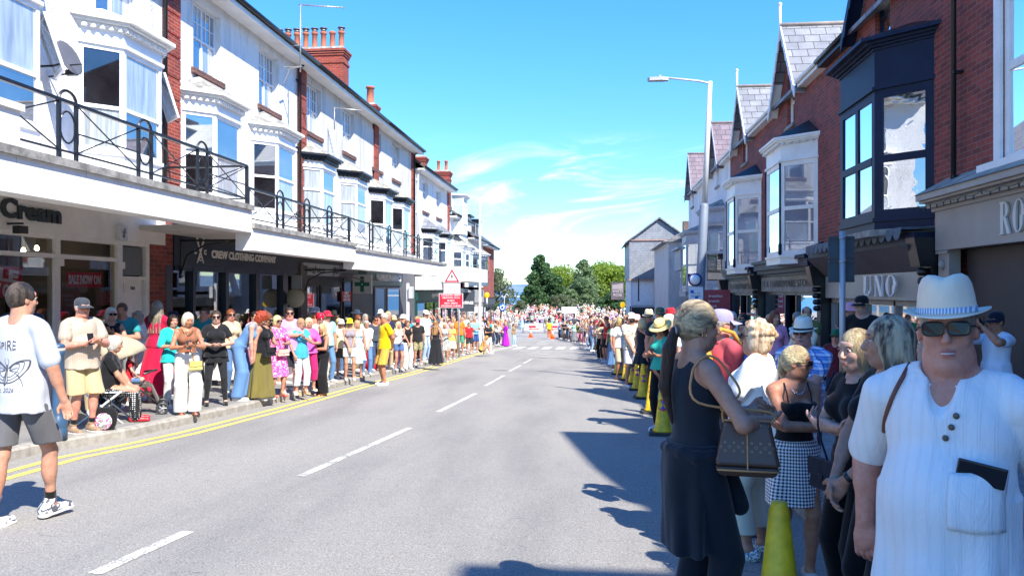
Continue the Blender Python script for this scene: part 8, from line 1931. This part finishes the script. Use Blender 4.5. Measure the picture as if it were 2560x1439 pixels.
Lp(1284,865,808,60,'person in a brown top and pale jeans beside the purple dress',lift=0,sex='f',hair=('bob','#5a4030'),top=('tee',F('#8a7454')),bottom=('jeans',F('#9dc0dc')),seed=75)
x,y,d=ground(296,1058,.12);zb=gz(y)+.12
s=dict(vox=.0095,sex='f',fat=.4,skin=SK_L,hair=('bob','#cfcac0'),h=1.6,sit=1,raised=1,top=('tee',BK,dict(hem=.9,sleeve=.6)),bottom=('trousers',dots('polka','#15161a','#f0f0ee',34,.3),dict(hem=.08,loose=.03)),shoes=('flat',plain('red_shoe',(.6,.02,.03),.4)),arms=[((-.14,.34,.97),(-1,-.4,-.6)),((.1,.36,.98),(1,-.4,-.6))],lean=R(12),seed=80,legs=[((-.12,.40,.42),(-.12,.40,.88)),((.12,.44,.42),(.12,.42,.88))])
person(s,(x-.28,y+.12,zb-.42*1.6/1.7),R(-68),'seated woman in spotted trousers and red shoes on a folding chair')
M_CHF=plain('chair_white',(.72,.72,.72),.4)
ch=empty('folding_chair',(x-.28,y+.12,zb),R(-68),'folding chair with a blue and white striped back beside the pushchair','chair')
b=MB()
for q in(-.25,.25):b.tube([(q,.28,0),(q,-.2,.44),(q,-.32,.95)],.013,8)
b.tube([(-.25,-.32,.95),(.25,-.32,.95)],.013,8);b.build('frame',M_CHF,ch)
for q in(-.23,.23):
 b=MB();b.tube([(q,-.3,0),(q,.25,.44)],.013,8);b.build('leg',M_CHF,ch)
b=MB();b.box(-.23,.23,-.22,.25,.425,.44);b.build('seat',stripes('deck_stripe','#e8eef4','#6f9bc8','x',14),ch)
b=MB();b.extr([(-.23,-.21,.47),(.23,-.21,.47),(.23,-.315,.93),(-.23,-.315,.93)],(0,-.008,0));b.build('backrest',stripes('deck_stripe','#e8eef4','#6f9bc8','x',14),ch)
x,y,d=ground(338,1034,.12);zb=gz(y)+.12;pr=empty('pushchair',(x,y,zb),R(-60),'pushchair with a beige hood and dark wheels behind the seated woman','pushchair');M_PR=plain('pram_frame',(.04,.04,.045),.4);M_HOOD=F('#a89c86','hood_beige')
for q in(-.24,.24):
 for yy,rr in((-.32,.12),(.38,.095)):
  b=MB();b.ring((q,yy,rr),(0,1,0),(0,0,1),rr-.02,rr-.02,.02,22,8);w_=b.build('wheel',M_PR,pr);b=MB();
  for k in range(5):a=2*PI*k/5;b.tube([(q,yy,rr),(q,yy+math.cos(a)*(rr-.03),rr+math.sin(a)*(rr-.03))],.008,5)
  b.build('spokes',M_GALV,w_)
b=MB()
for q in(-.22,.22):b.tube([(q,.38,.12),(q,-.1,.55),(q,-.5,1.0)],.014,8);b.tube([(q,-.32,.12),(q,.1,.5)],.014,8)
b.tube([(-.22,-.5,1.0),(.22,-.5,1.0)],.016,8);b.tube([(-.22,.12,.62),(0,.3,.66),(.22,.12,.62)],.016,8);b.build('frame',M_PR,pr)
b=MB();b.box(-.2,.2,-.2,.2,.42,.47);b.extr([(-.2,-.2,.45),(.2,-.2,.45),(.2,-.34,.98),(-.2,-.34,.98)],(0,-.03,0));b.extr([(-.18,.2,.44),(.18,.2,.44),(.18,.3,.2),(-.18,.3,.2)],(0,.03,0));b.build('seat',F('#55504a','pram_seat'),pr)
vs=[];
for j in range(7):
 a=R(-20+100*j/6)
 for k in range(9):c_=PI*k/8;vs.append((math.cos(c_)*.27,-.36+.52*math.sin(a)*(.25+.75*math.sin(c_)),.84+.36*math.sin(c_)*(math.cos(a)*.75+.25)))
b=MB();b.add(vs,[(j*9+k,j*9+k+1,j*9+k+10,j*9+k+9)for j in range(6)for k in range(8)],smooth=True);hd_=b.build('hood',M_HOOD,pr);md=hd_.modifiers.new('thick','SOLIDIFY');md.thickness=.012
s=dict(vox=.009,sex='f',kid=1,skin=SK_P,hair=('short','#6a4a30'),h=.95,wide=.8,headscale=1.25,sit=1,raised=1,top=('tee',F('#c4202c')),bottom=('shorts',F('#5a7aa4')),shoes=('flat',F('#c9b090')),arms=[((0,.2,1.42),(-1,.1,-1)),((.2,.25,1.0),(1,0,-.5))],seed=81,legs=[((-.12,.5,.45),(-.12,.40,.9)),((.12,.54,.5),(.12,.42,.9))])
q=Matrix.Rotation(R(-60),3,'Z')@Vector((0,-.08,0));person(s,(x+q.x,y+q.y,zb+.02),R(-60),'small child in a red top sitting in the pushchair with a hand at the mouth')
x,y,d=ground(262,1076,.12);o=empty('tote_bag',(x,y,gz(y)+.12),R(10),'black tote with a bright floral print standing on the kerb','bag');t=Sdf();t.el((0,0,.16),(.16,.07,.2),.0);t.cut((0,0,.002),(0,0,-1));t.cut((0,0,.3),(0,0,1));sd_obj('bag_body',t,.01,F('#17171a'),o,.006)
b=MB();vs,fs=[],[];b.lathe([(.01,-.01),(.11,-.008),(.1,.008),(.01,.01)],(.01,-.068,.13),20,M=Matrix.Rotation(R(90),4,'X'));b.build('floral_print',floral('tote_flowers','#e8e6f0',['#e0409c','#3a9c5c'],30,.48),o);b=MB();b.tube([(-.08,0,.28),(-.05,0,.5),(.05,0,.5),(.08,0,.28)],.008,6);b.build('strap',BK,o)
x,y,d=ground(938,925,.12);b=MB();b.lathe([(.26,0),(.3,.25),(.24,.6),(.1,.75)],(0,0,0),14,sx=1,sy=.5);o=b.build('picnic_bag',F('#d01f26','bag_red'));o.location=(x-.1,y,gz(y)+.12);tag(o,'red insulated bag on the kerb beside the yellow t-shirt','bag')
b=MB()
x,y,d=ground(1188,883,.12);s=dict(vox=.02,sex='f',sit=1,raised=1,h=1.6,hair=('bob','#b98a4c'),top=('tank',F('#c79a4a')),bottom=('leggings',F('#1b1b1f')),arms='clasp',seed=83,lean=R(25),legs=[((-.12,.42,.75),(-.12,.36,1.15)),((.12,.42,.75),(.12,.36,1.15))]);person(s,(x+.3,y-.2,gz(y)+.12-.7),R(-80),'woman in a mustard top crouching on the kerb among the crowd')
TOPC=[('white','#ece9e4'),('cream','#e2d6b8'),('pale blue','#a9c4de'),('navy','#1f2b47'),('black','#191a1e'),('pink','#e69ab4'),('coral','#df7560'),('red','#b8262c'),('mint','#9fd0b8'),('teal','#2c8f92'),('yellow','#e2c748'),('lilac','#b6a2d2'),('orange','#df8636'),('olive','#74733f'),('grey','#8c9096'),('beige','#c8b490'),('royal blue','#2f55a8'),('green','#3d8650')]
BOTC=[('white','#eae8e2'),('denim','#55759e'),('navy','#222c42'),('black','#18191c'),('beige','#bda984'),('grey','#75787d'),('khaki','#847b54'),('pale denim','#93b2d2'),('pink','#d98aa6')]
HRC=[('blond','#dcc285'),('white','#e2ddd2'),('grey','#a39c92'),('brown','#5d4230'),('dark','#241a14'),('auburn','#84492c'),('fair','#b8945e')]
HATC=[('white','#f1efea'),('straw','#dcc890'),('navy','#1f2a44'),('red','#b3262e'),('pink','#e0a0b4'),('black','#1b1c20'),('sage','#6c7e60')]
rs_=random.Random(77);seen=set()
def rnd_person(x,y,zb,f,where,group,vox,dark=False):
 while True:
  sex='f' if rs_.random()<.62 else 'm';tc_=rs_.choice([c for c in(TOPC if vox<.029 else[c for c in TOPC if c[0]in('white','cream','pale blue','navy','black','pink','coral','mint','lilac','grey','beige','olive')])if not dark or c[0]in('navy','black','grey','olive','teal','red','white','royal blue')]);bc=rs_.choice(BOTC);hc=rs_.choice(HRC)
  hatk=rs_.choice(['cap','sunhat','panama','cap','bucket'])if rs_.random()<.3 else None;hcol=rs_.choice(HATC)
  kinds=['tee','tank','shirt','tee','long']if sex=='f' else['tee','shirt','polo','tee'];tk=rs_.choice(kinds)
  bk=rs_.choice(['shorts','trousers','skirt','jeans','long_skirt','leggings']if sex=='f' else['shorts','jeans','shorts','trousers'])
  noun='woman' if sex=='f' else 'man';gn=dict(tee='t-shirt',tank='vest top',shirt='shirt',long='long-sleeved top',polo='polo shirt')[tk];bn=dict(shorts='shorts',trousers='trousers',skirt='skirt',jeans='jeans',long_skirt='long skirt',leggings='leggings')[bk]
  hd__=('%s %s'%(hcol[0],dict(cap='cap',sunhat='sun hat',panama='brimmed hat',bucket='bucket hat')[hatk]))if hatk else hc[0]+' hair'
  lab='%s with %s, %s %s, %s %s, %s'%(noun,hd__,tc_[0],gn,bc[0],bn,where)
  if lab not in seen and len(lab.split())<=16:seen.add(lab);break
 hstyle=rs_.choice(['bob','long','curly','bob','pony','bun']if sex=='f' else['short','short','balding'])
 sp=dict(vox=vox,sex=sex,fat=max(0,rs_.gauss(.2,.2)),skin=rs_.choice([SK_L,SK_P,SK_T,SK_R,SK_L]),hair=(hstyle,hc[1]),top=(tk,F(tc_[1])),bottom=(bk,F(bc[1])),arms=rs_.choice(['down','phone','cross','clasp','one','clasp','phone','hip','chest']+(['camera']if y>16 else[])if vox<.025 else['down','phone','clasp','camera','up','cross']),head=(R(rs_.uniform(-30,30)),R(rs_.uniform(-4,14)),0),h=(rs_.gauss(1.62,.06)if sex=='f' else rs_.gauss(1.75,.06)),seed=rs_.randint(0,999))
 if hatk:sp['hat']=(hatk,F(hcol[1]),F('#222')if hatk=='panama' else None)
 if rs_.random()<.45 and vox<.02:sp['glasses']='dark' if rs_.random()<.7 else 'clear'
 return person(sp,(x,y,zb),PI+R(f),lab,group)
def crowd_line(pts,step,jit,f0,fj,where,group,vox,n=None,dark=False,lift=.12):
 P=resamp(pts,step);k=0
 for(x,y)in P:
  x+=rs_.uniform(-jit,jit);y+=rs_.uniform(-jit,jit)
  rnd_person(x,y,gz(y)+lift,f0+rs_.uniform(-fj,fj),where,group,vox(y)if callable(vox)else vox,dark);k+=1
vx=lambda y:max(.011,min(.032,y*.00085))
G1='spectators on the left pavement';G2='spectators along the right kerb';G3='packed spectators at the far end of the street'
crowd_line([(kl(24)-.5,23.5),(kl(36)-.5,36),(kl(47)-.45,47)],.95,.12,55,30,'left kerb front row',G1,vx)
crowd_line([(-6.95,14.5),(-7.0,23),(-7.0,47)],1.15,.2,45,40,'left pavement second row',G1,vx)
crowd_line([(-7.9,9.6),(-8.0,20),(-8.0,32)],1.15,.25,40,60,'by the left shopfronts',G1,vx,dark=True)
crowd_line([(-7.2,48),(-7.6,56),(-9,64)],1.1,.3,40,50,'beyond the left beacon',G1,.028)
crowd_line([(-6.3,49),(-6.6,57)],1.1,.15,60,30,'at the left crossing edge',G1,.028)
crowd_line([(.95,25.5),(.55,34),(.3,42),(-.1,52),(-.9,62)],.98,.15,-50,35,'right kerb front row',G2,vx,lift=0)
crowd_line([(1.9,17.5),(1.8,24),(1.4,34),(1.1,46),(.5,60)],1.12,.25,-35,40,'right kerb second row',G2,vx)
crowd_line([(2.9,12),(2.9,24),(2.6,40),(2.0,56)],1.5,.3,-30,50,'right pavement third row',G2,vx)
crowd_line([(3.9,9.5),(3.9,22)],1.5,.3,-30,50,'by the right shopfronts',G2,vx,dark=True)
crowd_line([(-1.4,64),(-2.6,73),(-3.5,80)],.8,.2,-20,40,'past the right beacon',G3,.03,lift=0)
crowd_line([(-.2,66),(-1.2,76),(-1.5,84)],1.1,.4,-20,40,'behind the litter bin',G3,.033,lift=0)
for r_,(yy,st)in enumerate(((98.2,.95),(100.0,1.0),(102.6,1.05),(105.6,1.2),(108.6,1.5))):
 xl=at_depth(1228,yy)[0];xr=at_depth(1555,yy)[0]
 crowd_line([(xl+.3*r_,yy),(xr-1.5,yy)],st*.98,.22,0,30,('front','second','middle','fourth','back')[r_]+' row behind barriers',G3,.036,lift=0)
protos=[]
for k in range(9):
 sp=dict(vox=.045,sex='f' if k%2 else 'm',fat=.2,noface=1,hair=(('bob','short','long','short','curly')[k%5],'#888'),top=(('tee',F('#888')),('tank',F('#888')),('shirt',F('#888')))[k%3],bottom=(('shorts',F('#888')),('skirt',F('#888')),('jeans',F('#888')))[k%3],arms=('down','phone','camera','clasp','up')[k%5],h=1.6+.04*(k%4),shoes=None,seed=k)
 if k%3==0:sp['hat']=(('cap','sunhat','cap')[k//3],F('#888'))
 r_=person(sp,(0,0,0),0);parts=[(o.name.split('.')[0],np.array([v.co for v in o.data.vertices]),[tuple(q.vertices)for q in o.data.polygons])for o in r_.children_recursive if o.type=='MESH']
 sc_=r_.scale[0]
 for o in list(r_.children_recursive)+[r_]:bpy.data.objects.remove(o)
 protos.append((sc_,parts))
def far_crowd(name,spots,label):
 tm=[F(c[1])for c in TOPC];hm=[hairmat(c[1])for c in HRC];sm_=[SK_L,SK_P,SK_T,SK_R];mats=tm+hm+sm_
 b=MB()
 for(x,y,f)in spots:
  sc_,parts=rs_.choice(protos);c_,s__=math.cos(f),math.sin(f);z0=gz(y);k0=rs_.uniform(.94,1.06)*sc_
  for(nm,V,P_)in parts:
   mi=(len(tm)+rs_.randrange(len(hm)))if nm=='hair' else(len(tm)+len(hm)+rs_.randrange(4))if nm=='body' else rs_.choice([0,0,0,0,1,1,2,2,3,4,4,5,6,8,11,14,14,15,15,1,7])
   n0=len(b.v);b.v.extend([(x+k0*(v[0]*c_-v[1]*s__),y+k0*(v[0]*s__+v[1]*c_),z0+k0*v[2])for v in V]);b.f.extend([tuple(i+n0 for i in q)for q in P_]);b.m.extend([mi]*len(P_));b.smooth.extend([True]*len(P_))
 o=b.build(name,mats);tag(o,label,'crowd',kind='stuff')
sp_=[]
for yy in(99.2,100.6,101.6,103.2,104.4,106.2,107.4,109.4,110.6):
 xl,xr=at_depth(1225,yy)[0],at_depth(1560,yy)[0];x_=xl
 while x_<xr:sp_.append((x_,yy+rs_.uniform(-.3,.3),PI+rs_.uniform(-.5,.5)));x_+=rs_.uniform(.62,1.1)
far_crowd('distant_crowd',sp_,'dense mass of distant spectators filling the bank behind the barrier rows')
sp_=[]
for(ua,va,ub,vb)in((-.5,63,-2.2,80),(.3,60,-.6,82),(1.0,58,.6,86),(1.8,62,1.6,90),(-2.8,84,-1.5,96),(-1.6,86,0,96),(-.4,88,1.2,97)):
 n_=int(abs(vb-va)/.62)
 for i in range(n_):sp_.append((ua+(ub-ua)*i/n_+rs_.uniform(-.2,.2),va+(vb-va)*i/n_+rs_.uniform(-.3,.3),PI+rs_.uniform(-1,.3)))
for(ua,va,ub,vb)in((-7.8,60,-10,70),(-8.6,62,-12,74),(-12,76,-15,94)):
 n_=int(abs(vb-va)/.7)
 for i in range(n_):sp_.append((ua+(ub-ua)*i/n_+rs_.uniform(-.2,.2),va+(vb-va)*i/n_+rs_.uniform(-.3,.3),PI+rs_.uniform(-.3,1)))
far_crowd('distant_crowd',sp_,'uncountable spectators packed along both kerbs just before the junction')
print('persons',len([o for o in bpy.data.objects if o.get('category')=='person']))
